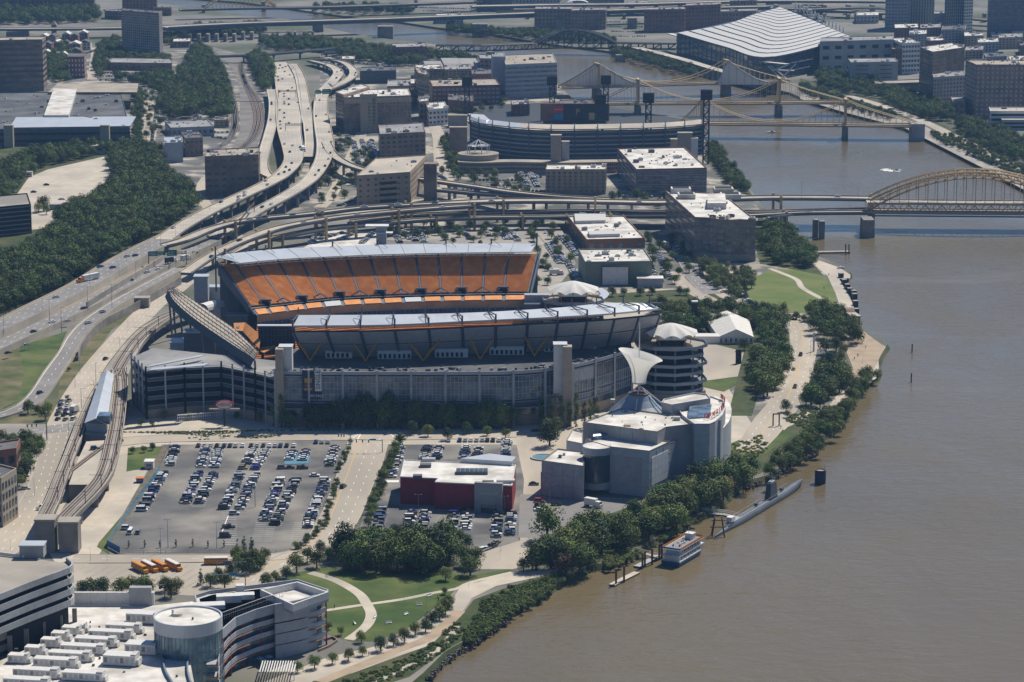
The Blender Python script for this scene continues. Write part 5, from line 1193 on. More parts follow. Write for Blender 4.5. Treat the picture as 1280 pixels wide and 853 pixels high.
for k in range(0,61,5):b=MB();p=a[k];b.box((p.x,p.y+3.5,13),(1.4,3,27),'steel_blue');b.tube((p.x,p.y-1,26),(p.x,p.y+6,31),.5,'steel_blue',4);b.build('column',t)
b=MB();s0=[p+Vector((0,8,-3)) for p in a];s1=[p+Vector((0,44,-24)) for p in a];b.slab(s1,s0,.6,'steel_dark','panel_dark');b.build('seating_bowl',t)
b=MB();b.quad([G(x,y,.4) for x,y in [(590,156),(600,132),(690,128),(760,134),(860,150),(870,156)]][::-1],'steel_dark');b.build('field_floor',t)
q0=rail([(572,216),(600,217),(640,216),(700,217),(772,216)],0,21);b=MB();h1=9;b.slab([p+Vector((0,0,h1)) for p in q0],[p+Vector((0,16,h1)) for p in q0],h1,'roof_tan','stone_tan');b.build('entry_wall',t)
b=MB()
for i in range(20):wins(b,q0[i],q0[i+1],2,8.4,2,4,'opening',.5,.55)
b.build('windows',t,kind='stuff')
def rot(x,y,rpx,h,m,top='roof_tan',nm='rotunda'):
    q=G(x,y);r=rpx/S(x,y);b=MB();b.lathe((q.x,q.y,0),[(r,0),(r,h),(r+.5,h),(r+.5,h+.8),(r-.6,h+.8),(.05,h+.9)],m,24,mats=[m,m,top,top,top]);b.build(nm,t);return q,r
q,r=rot(598,212,25,13,'stone_tan')
b=MB()
for k in range(10):
    a_=math.pi*k/10;b.tube((q.x-9*math.cos(a_),q.y-9*math.sin(a_),20),(q.x+9*math.cos(a_),q.y+9*math.sin(a_),20),.3,'steel_light',4);b.tube((q.x+9*math.cos(a_*2),q.y+9*math.sin(a_*2),14),(q.x+9*math.cos(a_*2),q.y+9*math.sin(a_*2),20),.3,'steel_light',4)
    b.tube((q.x,q.y,25),(q.x+10*math.cos(a_*2),q.y+10*math.sin(a_*2),20),.3,'steel_light',4)
b.build('dome_frame',t)
for (x,yb,yt,wp,m) in [(695,216,170,13,'stone_tan'),(707,214,178,9,'panel_grey'),(795,195,170,16,'panel_grey'),(856,206,167,18,'stone_tan'),(845,200,175,14,'stone_tan'),(868,210,174,8,'panel_white'),(573,196,160,22,'brick_brown'),(572,160,145,24,'roof_tan')]:
    q=G(x,yb);h=zat(q,yt);b=MB();b.box((q.x,q.y+3,h/2),(wp/S(x,yb),7,h),m);b.box((q.x,q.y+3,h+.3),(wp/S(x,yb)+.6,7.6,.6),'roof_tan');b.build('stair_tower',t)
b=MB();q=[G(x,y,14) for x,y in [(640,195),(590,190),(580,160),(600,150),(632,150),(628,170)]]
q=rail([(585,142),(595,150),(610,155),(640,158)],26,12);b.slab([p+Vector((0,0,0)) for p in q],[p+Vector((14,24,-4)) for p in q],.6,'panel_grey','panel_dark');b.build('upper_stand',t)
def light_tower(x,yb,yt,label):
    q=G(x,yb);h=zat(q,yt);tt=thing('light_tower',label,'light tower',tuple(q),0,'floodlight towers of the ballpark');s_=2.3;b=MB()
    for dx in (-s_,s_):
        for dy in (-s_,s_):b.tube((dx,dy,0),(dx,dy,h-8),.5,'steel_dark',4)
    n=int(h/5)
    for i in range(n):
        z0,z1=i*(h-8)/n,(i+1)*(h-8)/n;sg=1 if i % 2 else-1;b.tube((-s_*sg,-s_,z0),(s_*sg,-s_,z1),.3,'steel_dark',4);b.tube((-s_*sg,s_,z0),(s_*sg,s_,z1),.3,'steel_dark',4);b.tube((-s_,-s_,z1),(s_,-s_,z1),.3,'steel_dark',4)
        b.tube((s_,-s_*sg,z0),(s_,s_*sg,z1),.3,'steel_dark',4);b.tube((-s_,-s_*sg,z0),(-s_,s_*sg,z1),.3,'steel_dark',4)
    b.build('lattice',tt);b=MB()
    for r in range(4):
        for k in range(5):b.box((-4+k*2,0,h-8+r*2.1+1),(1.7,1.5,1.7),'steel_dark')
    b.box((0,1.2,h-4),(10,.3,9),'steel_dark');b.build('lamp_bank',tt)
for x,yb,yt,l in [(584,155,97,'leftmost black lattice floodlight tower above the ballpark'),(690,150,96,'floodlight tower at the right end of the glass offices'),(757,152,95,'tall floodlight tower behind the scoreboard edge'),(750,190,119,'floodlight tower before the scoreboard, rising from the canopy'),(810,190,117,'floodlight tower between the two gold bridge towers'),(882,205,113,'rightmost floodlight tower on the ballpark river corner')]:light_tower(x,yb,yt,l)
t=thing('scoreboard','wide black ballpark scoreboard with coloured advertising panels','scoreboard');a,c=G(690,155),G(747,155);zb,zt=zat(a,150),zat(a,130);b=MB();b.box(((a.x+c.x)/2,a.y,(zb+zt)/2),(c.x-a.x+22,3,zt-zb+1),'brick_red');b.box(((a.x+c.x)/2+10,a.y-1.7,(zb+zt)/2),(c.x-a.x,.4,zt-zb),'sign_black');b.box(((a.x+c.x)/2,a.y+2,zb/2),(60,1,zb),'panel_dark');b.build('frame',t)
for x0,x1,y0,y1,m in [(692,704,132,141,'sign_red'),(692,704,142,150,'sign_blue'),(744,749,142,149,'sign_green'),(736,743,141,150,'steel_gold')]:
    p,q=G(x0,155),G(x1,155);z0,z1=zat(a,y1),zat(a,y0);b=MB();b.box(((p.x+q.x)/2,a.y-2.1,(z0+z1)/2),(q.x-p.x,.3,z1-z0),m);b.build('panel',t)
p=G(698,155);sign_text(t,'Coca-Cola',(p.x,a.y-2.35,zat(a,136.5)),2.0,'paint_white');p=G(722,155);sign_text(t,'P',(p.x,a.y-2.1,zat(a,140)),8,'steel_gold')
# ================================================================ far bank
t=thing('convention_hall','vast swooping ribbed white roof hall with masts on the far bank','convention centre')
def zrow(lst):return [G(x,y,z) for x,y,z in lst]
up=resample(smooth_pts([tuple(p) for p in zrow([(847,41,26),(905,31,32),(975,9,40),(1064,46,32)])],12),33)
lo=resample(smooth_pts([tuple(p) for p in zrow([(846,42,25),(905,59,24),(962,72,25),(1064,47,32)])],12),33)
NR=15
lfE=resample(smooth_pts([tuple(p) for p in zrow([(847,41,26),(905,31,32),(945,17.5,37),(975,9,40)])],12),33);rtE=resample(zrow([(1064,46.5,32),(1020,27,36),(975,9,40)]),33)
for k in range(NR):
    u,v=k/NR,(k+.8)/NR
    def cur(s_):
        i=s_*32;j=min(31,int(i));Lp=lfE[j].lerp(lfE[j+1],i-j);Rp=rtE[j].lerp(rtE[j+1],i-j)
        return [Lp.lerp(Rp,q/32)+(lo[q]-lo[0].lerp(lo[-1],q/32))*(1-s_)**1.25 for q in range(33)]
    b=MB();b.slab(cur(u),cur(v),.8,'hvac','steel_grey');b.build('roof_rib',t)
b=MB();b.slab([p-Vector((0,0,1)) for p in cur(0)],[p-Vector((0,0,1)) for p in cur(.5)],.4,'steel_blue');b.slab([p-Vector((0,0,1)) for p in cur(.5)],[p-Vector((0,0,1)) for p in cur(1)],.4,'steel_blue');b.build('roof_deck',t)
b=MB();b.loft([Vector((p.x,p.y+4,0)) for p in lo],[p+Vector((0,4,-1)) for p in lo],'glass');b.loft([Vector((p.x,p.y-3,0)) for p in up],[p+Vector((0,-3,-1)) for p in up],'panel_grey');b.build('wall',t)
b=MB()
for k in range(1,32):p=lo[k];b.box((p.x,p.y+3.6,p.z/2),(.8,.8,p.z),'steel_blue')
for z in (8,16):b.path([Vector((p.x,p.y+3.4,z)) for p in lo],.6,'steel_blue',4)
b.build('wall_frame',t,kind='stuff')
b=MB();q=rail([(790,58),(810,63),(850,73),(900,88),(950,101),(965,104)],8,12);b.slab(offs(q,-6),offs(q,6),8,'concrete_light','panel_dark');b.build('terrace',t)
b=MB();q=rail([(838,42),(880,54),(925,68),(955,77),(985,80)],20,12);b.slab(offs(q,-4),offs(q,3),1,'roof_white','steel_grey');b.build('eaves_canopy',t)
for i,x in enumerate(range(980,1064,6)):
    k=16+i;p=up[min(32,17+i)];b=MB();b.tube(p,p+Vector((0,0,11-.3*i)),.9,'panel_white',5);q=up[min(32,18+i)];b.tube(p+Vector((0,0,10-.3*i)),q+Vector((0,0,2)),.2,'panel_white',4);b.build('mast',t)
for (x0,y0,x1,y1) in [(960,80,985,100),(985,80,965,88),(955,78,975,98),(975,98,994,79),(964,87,992,88)]:
    b=MB();b.tube(G(x0,y0,0)+Vector((0,0,0)),G(x1,y1,0),.9,'panel_white',5) if False else b.tube(Vector((G(x0,99).x,G(970,99).y-6,zat(G(970,99),y0))),Vector((G(x1,99).x,G(970,99).y-6,zat(G(970,99),y1))),.7,'panel_white',5);b.build('truss_leg',t)
B('convention_annex','grey concrete garage-like annex with ramps right of the ribbed hall','building',(1024,93,1116,90,40,2,-5),wall='stone_grey',roof='roof_grey',floors=3,bay=16,fw=.5,fh=.35,win='opening',units=3)
B('tan_office','lower grey block with strip windows in front of the annex','building',(1063,107,1122,106,28,-3,-5),wall='stone_grey',roof='roof_grey',floors=5,bay=30,fw=.5,fh=.25,units=3)
t,P,o=B('store_building','dark glass fronted low building with gold lettering by the esplanade','building',(1093,117,1150,115,11,0,-4),wall='panel_dark',roof='roof_tan',floors=0,units=0)
sign_text(t,'GOODYEAR',(P[1][0]*.5,P[1][1]*.5-.6,t['_h']*.55),5.5,'steel_gold',math.atan2(P[1][1],P[1][0]))
B('city_building','brick and white windowed block beside the annex','building',(1127,93,1149,92,38,-14,-6),wall='panel_white',roof='roof_white',floors=6,bay=4,fw=.7,fh=.5,units=6)
B('city_building','red brick mid-rise directly left of the white windowed block','building',(1114,92,1127,93,30,0,-6),wall='brick_red',roof='roof_grey',floors=5,bay=4)
B('brick_tower','tall brown brick tower with stepped pale roof on the far bank','office building',(1164,129,1204,122,63,-14,-6),wall='brick_brown',roof='roof_white',floors=13,bay=4,fw=.45,fh=.5,units=6)
B('stone_building','pale stone mid-rise with regular windows before the tall brown tower','building',(1166,134,1206,131,36,-1,-6),wall='stone_grey',roof='roof_grey',floors=7,bay=4,fw=.5,fh=.55,units=5)
B('brick_tower','broad dark brick block with tan roof at the right edge','office building',(1218,147,1320,147,65,-11,-6),wall='brick_brown',roof='roof_tan',floors=11,bay=4.6,fw=.4,fh=.5,win='panel_grey',units=9)
B('white_garage','white parking structure below the broad dark brick block','garage',(1237,160,1300,160,20,-1,-5),wall='panel_white',roof='concrete_light',floors=3,bay=40,fw=.95,fh=.5,win='opening',units=1)
B('white_garage','front step of the white parking structure near the esplanade trees','garage',(1252,163,1310,163,12,-1,-4),wall='panel_grey',roof='concrete_light',floors=2,bay=40,fw=.95,fh=.5,win='opening',units=0)
B('low_building','small gabled brown building between the stone mid-rise and brick block','building',(1190,146,1206,146,18,-2,-6),wall='brick_brown',roof='roof_grey',floors=2,bay=5,units=0)
B('glass_tower','leftmost far tower, curved blue glass, at the top edge','tower',(1106,38,1137,38,60,2,-3),wall='panel_grey',roof='roof_grey',floors=14,bay=4,fw=.8,fh=.6,win='glass_blue',units=2)
B('ribbed_tower','pale vertical-ribbed tower next to the curved glass one','tower',(1137,36,1167,36,60,2,-3),wall='stone_grey',roof='roof_grey',floors=14,bay=3.4,fw=.4,fh=.9,units=2)
B('grey_tower','grey concrete tower with blank pale annex at its foot','tower',(1180,44,1204,43,66,2,-3),wall='stone_grey',roof='roof_grey',floors=16,bay=3.2,fw=.5,fh=.8,units=2)
B('white_edge_tower','slim tower with white corner strip right of the grey one','tower',(1204,44,1215,43,66,1,-3),wall='panel_white',roof='roof_grey',floors=16,bay=4,fw=.6,fh=.5,units=1)
B('blank_block','blank pale block standing before the grey tower','building',(1167,42,1204,42,24,1,-3),wall='stone_grey',roof='roof_grey',floors=1,bay=14,fw=.3,fh=.3,units=4)
B('steel_tower','big brown steel and glass skyscraper cut by the right edge','tower',(1234,52,1310,50,80,2,-3),wall='panel_dark',roof='roof_dark',floors=18,bay=4,fw=.7,fh=.55,win='glass_blue',units=1)
fr_=random.Random(11);ms=['brick_red','brick_brown','stone_grey','brick_tan','panel_grey','stone_tan'];rf=['roof_white','roof_grey','roof_dark','roof_white']
FX=[(1118,52,30,16),(1150,52,26,16),(1176,56,30,18),(1205,60,24,14),(1222,66,26,12),(1248,62,30,14),(1275,70,30,12),(1100,70,20,14),(1136,60,22,16),(1206,76,22,12),(1232,80,26,8),(1262,84,26,8),(1160,70,20,18),(1182,76,22,14),(1212,92,20,12),(1240,56,22,10),(1265,52,26,12),(1124,78,18,16),(1290,60,20,16),(1222,100,24,10)]
for i,(x,y,wd,h) in enumerate(FX):
    m=ms[i % 6];r_=rf[i % 4]
    B('city_building',('%s block with %s roof, %s in the %s of the downtown cluster' % (['red brick','brown brick','grey stone','tan brick','grey panel','cream stone'][i % 6],['white','grey','dark','white'][i % 4],['far left','near left','centre left','centre','centre right','near right','far right'][min(6,max(0,int((x-1100)/28)))],['rear','middle','front'][min(2,max(0,int((y-52)/16)))])),'building',(x,y,x+wd,y-1,h,fr_.uniform(-3,3),-5),wall=m,roof=r_,floors=max(2,int(h/3.2)),bay=4.5,fw=.5,units=5,group='clustered downtown blocks')
for i,(x,y,wd,h,m,rf_) in enumerate([(8,50,28,9,'panel_dark','roof_grey'),(100,118,30,5,'brick_tan','roof_grey'),(216,60,22,7,'brick_brown','roof_white'),(236,66,16,6,'panel_grey','roof_grey'),(268,160,18,9,'brick_tan','roof_tan'),(545,30,34,8,'panel_grey','roof_white'),(400,66,20,8,'brick_red','roof_white'),(425,112-30,18,7,'brick_tan','roof_white'),(1000,18,30,8,'brick_red','roof_grey'),(1070,30,28,10,'panel_grey','roof_white'),(780,14,30,8,'brick_brown','roof_grey'),(960,6,30,7,'stone_grey','roof_white')]):
    B('low_building',['low dark building left of the slim capped tower','low tan building by the dark complex','small brown building below the approach columns','grey shed by the railway curve','tan building between railway yard and brick block','low pale building on the far bank by the long bridge','small brick building in the near bank trees','small tan building at the loop ramp','low brick building behind the roof masts','pale low building under the thin raised road','brown building beyond the far car lots','grey block behind the overpass at the top'][i],'building',(x,y,x+wd,y-.5,h,1,-4),wall=m,roof=rf_,floors=2,bay=5,units=3)
# top centre strip
for i,s_ in enumerate([((668,38,714,38,26,2,-3),'brick_brown','dark brown offices with arched white roof light beyond the railway bridge',5),((714,38,757,37,24,2,-3),'brick_brown','dark brown offices right of the arched roof light beyond the railway',5),((805,41,856,40,28,2,-3),'brick_red','red brick warehouse left of the ribbed hall roof',5),((856,38,900,36,30,2,-3),'brick_red','tall red brick warehouse touching the ribbed roof tip',6),((880,36,945,34,20,3,-3),'brick_brown','lower dark warehouse behind the ribbed roof edge',3),((912,22,945,21,20,2,-2),'brick_brown','brown block above the ribbed roof at the top',4),((596,14,640,15,20,2,-2),'panel_dark','dark glass offices at the top before the twin tower',4),((716,8,780,8,16,2,-2),'glass_blue','blue grey towers cut by the top edge',3),((640,10,700,10,16,2,-2),'panel_grey','pale grey block cut by the top edge',3)]):
    B('river_offices',s_[2],'office building',s_[0],wall=s_[1],roof='roof_grey',floors=s_[3],bay=5,units=4)
q=G(722,30);t=thing('arched_rooflight','white barrel vault on the dark offices beyond the railway bridge','roof structure',(q.x,q.y,zat(G(690,38),12)))
b=MB();
for i in range(8):
    a0,a1=math.pi*i/8,math.pi*(i+1)/8;b.slab([Vector((-15*math.cos(a0),-8,5*math.sin(a0))),Vector((-15*math.cos(a1),-8,5*math.sin(a1)))],[Vector((-15*math.cos(a0),12,5*math.sin(a0))),Vector((-15*math.cos(a1),12,5*math.sin(a1)))],.3,'white_metal')
b.build('vault',t)
# ================================================================ science museum by the river
t=thing('science_museum','pale grey science museum with stacked white roofs, glass cylinder and rooftop lettering','museum')
def pr(name,px,z0,z1,m='stone_grey',roof='roof_white',zt=None,para=.8,trim='rust_brown'):
    z=z1;P=ccw([tuple(G(x,y,z)[:2]) for x,y in px]);b=MB();b.prism(P,z0,z1-.3,m,m,bottom=False);b.build(name,t)
    b=MB();b.ring(P,inset(P,.4),z1-.3,z1+.35,'stone_tan' if trim is None else m);b.ring(inset(P,-.05),inset(P,.25),z1+.35,z1+.5,trim or 'stone_tan');b.build('parapet',t)
    b=MB();b.prism(inset(P,.41),z1-.3,z1-.1,roof,roof);b.build('roof',t);return P
def hz(x,yb,yt):return zat(G(x,yb),yt)
zL=hz(677,618,576);zM=hz(811,622,565);
pr('low_block',[(677,577),(730,584),(731,566),(697,562)],0,zL,'stone_grey')
Pm=pr('main_block',[(750,556),(762,559.5),(812,565),(838,553),(776,545),(731,550)],0,zM,'panel_grey')
q=G(746,558,zM);r=18/S(746,558,zM);cy=q.y;b=MB();b.lathe((q.x,cy,0),[(.1,2.2),(r,2.2),(r,5.2),(r-.5,5.2),(r-.5,zM-3),(r,zM-3),(r,zM+.3),(r-.5,zM+.3),(.05,zM+.2)],'stone_grey',36,mats=['stone_grey','stone_grey','stone_grey','glass','stone_grey','panel_grey','panel_grey','roof_white']);b.build('glass_cylinder',t)
b=MB()
for k in range(20):
    a=math.pi+math.pi*(k+.5)/20;b.box((q.x+(r-.35)*math.cos(a),cy+(r-.35)*math.sin(a),(zM+1)/2),(.35,.35,zM-9.5),'steel_blue',a)
b.build('cylinder_mullions',t,kind='stuff')
zU=zM+5.5
pr('upper_block',[(729,529),(822,541),(833,535),(901,527),(865,523),(780,512),(772,513)],0,zU,'stone_grey')
pr('side_block',[(822,563),(846,552),(874,532),(862,526),(832,538),(820,545)],0,zM-1,'stone_grey')
pr('rear_block',[(708,552),(729,556),(729,541),(716,538)],0,zM-5,'panel_white')
# lecture wing with curved end
zR=zU+1
pts=[(868,531),(887,531),(894,528),(903,520),(907,510),(904,502),(890,497),(868,494),(840,500),(846,510),(853,520)]
Pr=pr('round_wing',pts,0,zR,'panel_grey',trim='steel_light')
pr('top_block',[(827,504),(840,507),(888,499),(884,494),(868,492),(830,500)],0,zR+3.5,'stone_grey',trim='steel_light')
b=MB();c=rail([(882,575),(900,568),(911,556),(914,540),(908,528)],9,18);
Z0=[Vector((p.x,p.y,0)) for p in c];Z1=[Vector((p.x,p.y,zR-7)) for p in c];b.loft(Z0,Z1,'panel_grey');b.slab(Z1,[p+Vector((-6,7,.2)) for p in Z1],.5,'roof_white');b.build('curved_skirt',t)
b=MB()
for k in range(5):
    q=G(860+k*5.6,518-k*.3,zR);b.slab([q+Vector((-1.0,-9,.6)),q+Vector((1.0,-9,.6))],[q+Vector((1.4,10,1.9)),q+Vector((3.4,10,1.9))],.5,'glass_blue')
b.build('skylight',t)
# lettering on the curved parapet
let='CARNEGIE SCIENCE CENTER';pp=rail([(879,525),(891,522),(899,517),(905,510),(906,503),(899,497)],zR+.6,60)
for i,ch in enumerate(let):
    if ch == ' ':continue
    k=int(2+i*2.45);a=pp[min(k,58)];d=pp[min(59,k+1)]-a;sign_text(t,ch,(a.x,a.y,zR+2.0),3.2,'sign_red',math.atan2(d.y,d.x),ext=.12,name='roof_letter')
b=MB();b.path(pp,.12,'steel_light',4);b.build('letter_rail',t)
def face_box(a,c,u0,u1,z0,z1,m,off=.12):
    d=Vector((c[0]-a[0],c[1]-a[1],0));L=d.length;d.normalize();nr=Vector((d.y,-d.x,0));p=Vector((a[0],a[1],0))+d*L*(u0+u1)/2+nr*off*.5
    return ((p.x,p.y,(z0+z1)/2),(L*(u1-u0),off+.1,z1-z0),m,math.atan2(d.y,d.x))
A,C=G(762,559.5,zM),G(812,565,zM);D=G(838,553,zM)
b=MB();b.box(*face_box(A,C,.06,.8,6,zM-3.5,'stone_grey'));b.build('facade_inset',t)
n=5
for i in range(n):
    for k in range(4):b=MB();b.box(*face_box(C,D,.10+.8*i/n,.10+.8*(i+.97)/n,5+(zM-8)*k/4,5+(zM-8)*(k+.97)/4,'panel_white'));b.build('projection_panel',t)
def joints(faces,m='roof_grey',px_=6.0,pz=4.2):
    b=MB()
    for a,c,z0,z1 in faces:
        L=math.dist(a[:2],c[:2]);nx=max(1,round(L/px_));nz=max(1,round((z1-z0)/pz))
        for i in range(1,nx):b.box(*face_box(a,c,i/nx-.06/L,i/nx+.06/L,z0,z1,m,.06))
        for j in range(1,nz):z=z0+(z1-z0)*j/nz;b.box(*face_box(a,c,.002,.998,z-.06,z+.06,m,.05))
    b.build('panel_joints',t,kind='stuff')
joints([(A,C,.5,zM-.6),(C,D,.5,zM-.6),(G(677,577,zL),G(730,584,zL),.5,zL-.6),(G(729,529,zU),G(822,541,zU),zM,zU-.4),(G(868,531,zR),G(887,531,zR),.5,zR-.5)])
q=G(687,617);b=MB();b.box((q.x,q.y-.6,5),(8,1.2,10),'brick_tan');b.build('loading_door',t)
# bay with round windows
q=G(853,560,0);r=4.6;q=G(851,575);b=MB();zz=zM-3;b.lathe((q.x,q.y+8,0),[(r,0),(r,zz),(r*.3,zz+.3),(r*.5,zz+.3),(.05,zz+2.4)],'stone_grey',20,mats=['stone_grey','roof_white','roof_white','steel_light'])
for z in (zz*.42,zz*.66,zz*.88):b.lathe((q.x,q.y+8,0),[(r+.05,z-1.3),(r+.05,z+.6)],'glass',20)
b.build('round_bay',t)
b=MB();q=G(758,549,zM);  # barrel skylight
for i in range(8):
    a0,a1=math.pi*i/8,math.pi*(i+1)/8;b.slab([q+Vector((-6,-2.8*math.cos(a0),2.2*math.sin(a0)+.2)),q+Vector((-6,-2.8*math.cos(a1),2.2*math.sin(a1)+.2))],[q+Vector((5,-2.8*math.cos(a0)+6,2.2*math.sin(a0)+.2)),q+Vector((5,-2.8*math.cos(a1)+6,2.2*math.sin(a1)+.2))],.15,'glass_blue')
b.build('barrel_skylight',t)
q=G(801,550,zM);b=MB();b.tube(q,q+Vector((0,0,2.6)),.3,'steel_light');b.lathe((q.x,q.y-.6,q.z+3.4),[(.1,-.5),(1.5,-.3),(2.7,.5)],'white_metal',20)
b2=MB();
for r0,r1 in ((.05,1.4),(1.4,2.6)):
    for k in range(20):
        a0,a1=2*math.pi*k/20,2*math.pi*(k+1)/20;f=lambda rr,a:(q.x+rr*math.cos(a),q.y-1.2-(rr/2.6)**2*.8,q.z+3.4+rr*math.sin(a));b2.quad([f(r0,a0),f(r1,a0),f(r1,a1),f(r0,a1)],'white_metal')
b2.tube(q,q+Vector((0,-.9,3.0)),.3,'steel_light');b2.tube(q+Vector((0,-.9,3.0)),q+Vector((0,-3.4,3.6)),.12,'steel_light');b2.build('satellite_dish',t)
for x,y,wd,dd,h,m in [(784,547,3,3,6,'stone_tan'),(791,547,2.5,2.5,4,'stone_tan'),(746,522,2,2,1.5,'hvac'),(846,525,3,2,1.5,'hvac'),(700,572,1.5,1.5,1.2,'hvac_dark'),(705,569,1.2,1.2,1,'hvac'),(766,503,2,2,1.5,'hvac')]:
    z=zM if y > 540 and x > 730 else (zL if x < 720 else zU);q=G(x,y,z);b=MB();b.box((q.x,q.y,z+h/2),(wd,dd,h),m);b.build('roof_unit',t)
b=MB()
for k in range(70):
    x,y=R.uniform(750,860),R.uniform(514,532);q=G(x,y,zU);b.box((q.x,q.y,zU+.3),(R.uniform(.3,1),R.uniform(.3,1),R.uniform(.3,.9)),R.choice(['hvac','hvac_dark','rust_brown'])) if k < 16 else None
b.build('roof_vents',t,kind='stuff')
# mesh cone and white funnel
t2=thing('funnel_sculpture','white fabric funnel on a steel tripod rising from the museum roof cone','sculpture',tuple(G(799,512,zU-2)))
o=Vector(t2.location);s_=S(799,512,20)
R0=15.5
b=MB();prof=[(R0,-4),(R0*.8,-1.5),(R0*.58,1.4),(R0*.42,4.2),(R0*.32,6.6)];b.lathe((0,4,0),prof,'steel_grey',36);b.build('mesh_cone',t2)
b=MB();b.lathe((0,4,0),[(R0*.33,6.6),(R0*.33,7.1),(R0*.22,7.1),(R0*.22,6)],'rust_brown',24);b.build('cone_ring',t2)
apex=Vector((0,4,(512-484)/s_));
for k in range(6):
    a=2*math.pi*(k+.35)/6;b=MB();b.tube((17*math.cos(a),4+14*math.sin(a),-3),apex,.32,'steel_light',6);b.build('strut',t2)
b=MB();zb=apex.z+1.5;N_=40;H_=13.2;rows=14;i0=len(b.v)
for j in range(rows+1):
    u=j/rows;r=3.2+.9*u+6.2*u**2.8;z=zb+H_*u
    for k in range(N_):
        a=2*math.pi*k/N_;tilt=-.27*r*math.cos(a)*u*1.0;b.v.append((r*math.cos(a)+u*.6,4+r*.95*math.sin(a),z+tilt))
for j in range(rows):
    for k in range(N_):b.f.append((i0+j*N_+k,i0+j*N_+(k+1) % N_,i0+(j+1)*N_+(k+1) % N_,i0+(j+1)*N_+k));b.m.append(b.mi('fabric_white'))
b.build('fabric_funnel',t2,smooth=True)
b=MB();b.tube(apex,apex+Vector((0,0,30)),.42,'panel_white',6,r2=.2);b.build('mast',t2)
b=MB();b.lathe((0,4,zb),[(3.4,-.4),(3.4,.3)],'steel_light',30);b.lathe((0,4,zb-1.2),[(.2,0),(3.2,.9)],'steel_light',30);b.build('base_ring',t2)
b=MB()
for (u0,u1) in [(0,1)]:
    for z in (zR-5.5,):pass
# fountain bowl by the museum
q=G(679,573);t=thing('round_fountain','shallow round blue fountain bowl left of the museum','fountain',tuple(q));b=MB();b.lathe((0,0,0),[(6,0),(6,.8),(5.4,.8),(5.3,.5),(.05,.55)],'pool',28,mats=['concrete_light','concrete_light','concrete_light','pool']);b.build('basin',t)
# ================================================================ casino and garage, lower left
t=thing('riverside_casino','white roofed casino with glass drum, rows of roof units and curved balconied wing','casino')
ZC=15.0
def zp(px,z):return [tuple(G(x,y,z)[:2]) for x,y in px]
P=ccw(zp([(84,757),(193,757),(240,752),(272,764),(262,780),(240,800),(238,830),(248,880),(250,930),(-60,930),(-60,840),(0,826),(84,790)],ZC));b=MB();b.prism(P,0,ZC,'panel_white','roof_white',bottom=False);b.build('podium',t)
a,c=G(93,757,ZC),G(193,757,ZC)
for k in range(5):
    x0=a.lerp(c,k/5);x1=a.lerp(c,(k+.985)/5);b=MB();hh=4.8 if k < 3 else 4.8;b.box(((x0.x+x1.x)/2,a.y+1,ZC+hh/2),(x1.x-x0.x,1.2,hh),'white_metal');b.build('parapet_panel',t)
q=G(176,757,ZC);b=MB();b.box((q.x,q.y+.8,ZC+3.4),(8,2.6,7),'stone_grey');b.build('parapet_block',t)
# wing
ZW=19.0
Pw=[(243,747),(262,741),(372,727),(411,740),(407,745),(395,750),(345,758),(320,765),(295,775),(278,790),(262,786),(250,770)]
P=ccw(zp(Pw,ZW));b=MB();b.prism(inset(P,1.7),0,ZW-.4,'glass_blue','roof_white',bottom=False);b.build('wing_body',t)
b=MB();b.prism(P,ZW-2.6,ZW-.4,'panel_grey','roof_white');b.ring(P,inset(P,.5),ZW-.4,ZW+.9,'panel_grey');b.build('roof_slab',t)
edge=rail([(407,745),(395,750),(345,758),(320,765),(295,775),(278,792),(272,812)],ZW,40)
for z in (4.5,9.2,13.6):
    e=[Vector((p.x,p.y,z)) for p in edge];b=MB();b.slab(offs(e,0),offs(e,-4),.5,'panel_grey','brick_orange');b.build('balcony',t)
    for i in range(0,39,4):
        b=MB();e2=[p+Vector((0,0,1.2)) for p in e[i:i+5]];b.slab(offs(e2,-.1),offs(e2,.1),1.8,'panel_grey');b.build('balcony_panel',t)
    b=MB();b.path([p+Vector((0,-.2,-1.2)) for p in e],.2,'brick_orange',4);b.build('balcony_rail',t)
for i in range(0,40,5):
    p=edge[i];b=MB();b.box((p.x,p.y+.9,(ZW-2)/2),(.6,.6,ZW-2),'maroon');b.build('column',t)
Ps=[(345,758),(407,745),(411,740)];b=MB();e=rail([(344,760),(375,754),(396,748)],ZW,8)
for k,(z0,z1) in enumerate([(ZW-5.5,ZW+1.5),(ZW-9.6,ZW-6),(ZW-13.8,ZW-10),(0,ZW-14.2)]):
    b=MB();f=[Vector((p.x,p.y-.8,z1)) for p in e];b.slab(f,offs(f,.6) if True else f,z1-z0,'panel_grey');b.build('facade_panel',t)
q=[G(x,y,ZW+2.4) for x,y in [(325,737),(372,727),(411,740),(385,749),(366,756)]]
b=MB();P2=ccw([tuple(v[:2]) for v in q]);b.prism(inset(P2,.1),ZW-1.4,ZW-.25,'panel_grey','roof_white');b.ring(P2,inset(P2,.7),ZW-.3,ZW+2.4,'white_metal');b.build('roof_screen',t)
for (x,y,wd,dd,h) in [(286,752,9,4,2.6),(262,760,11,5,1.6),(300,742,3,3,3.4),(306,748,7,4,1.8)]:
    q=G(x,y,ZW);b=MB();b.box((q.x,q.y,ZW+h/2),(wd,dd,h),'white_metal',.15);b.build('roof_unit',t)
b=MB();q=[G(278,776,ZW),G(300,768,ZW),G(330,757,ZW),G(356,750,ZW)]
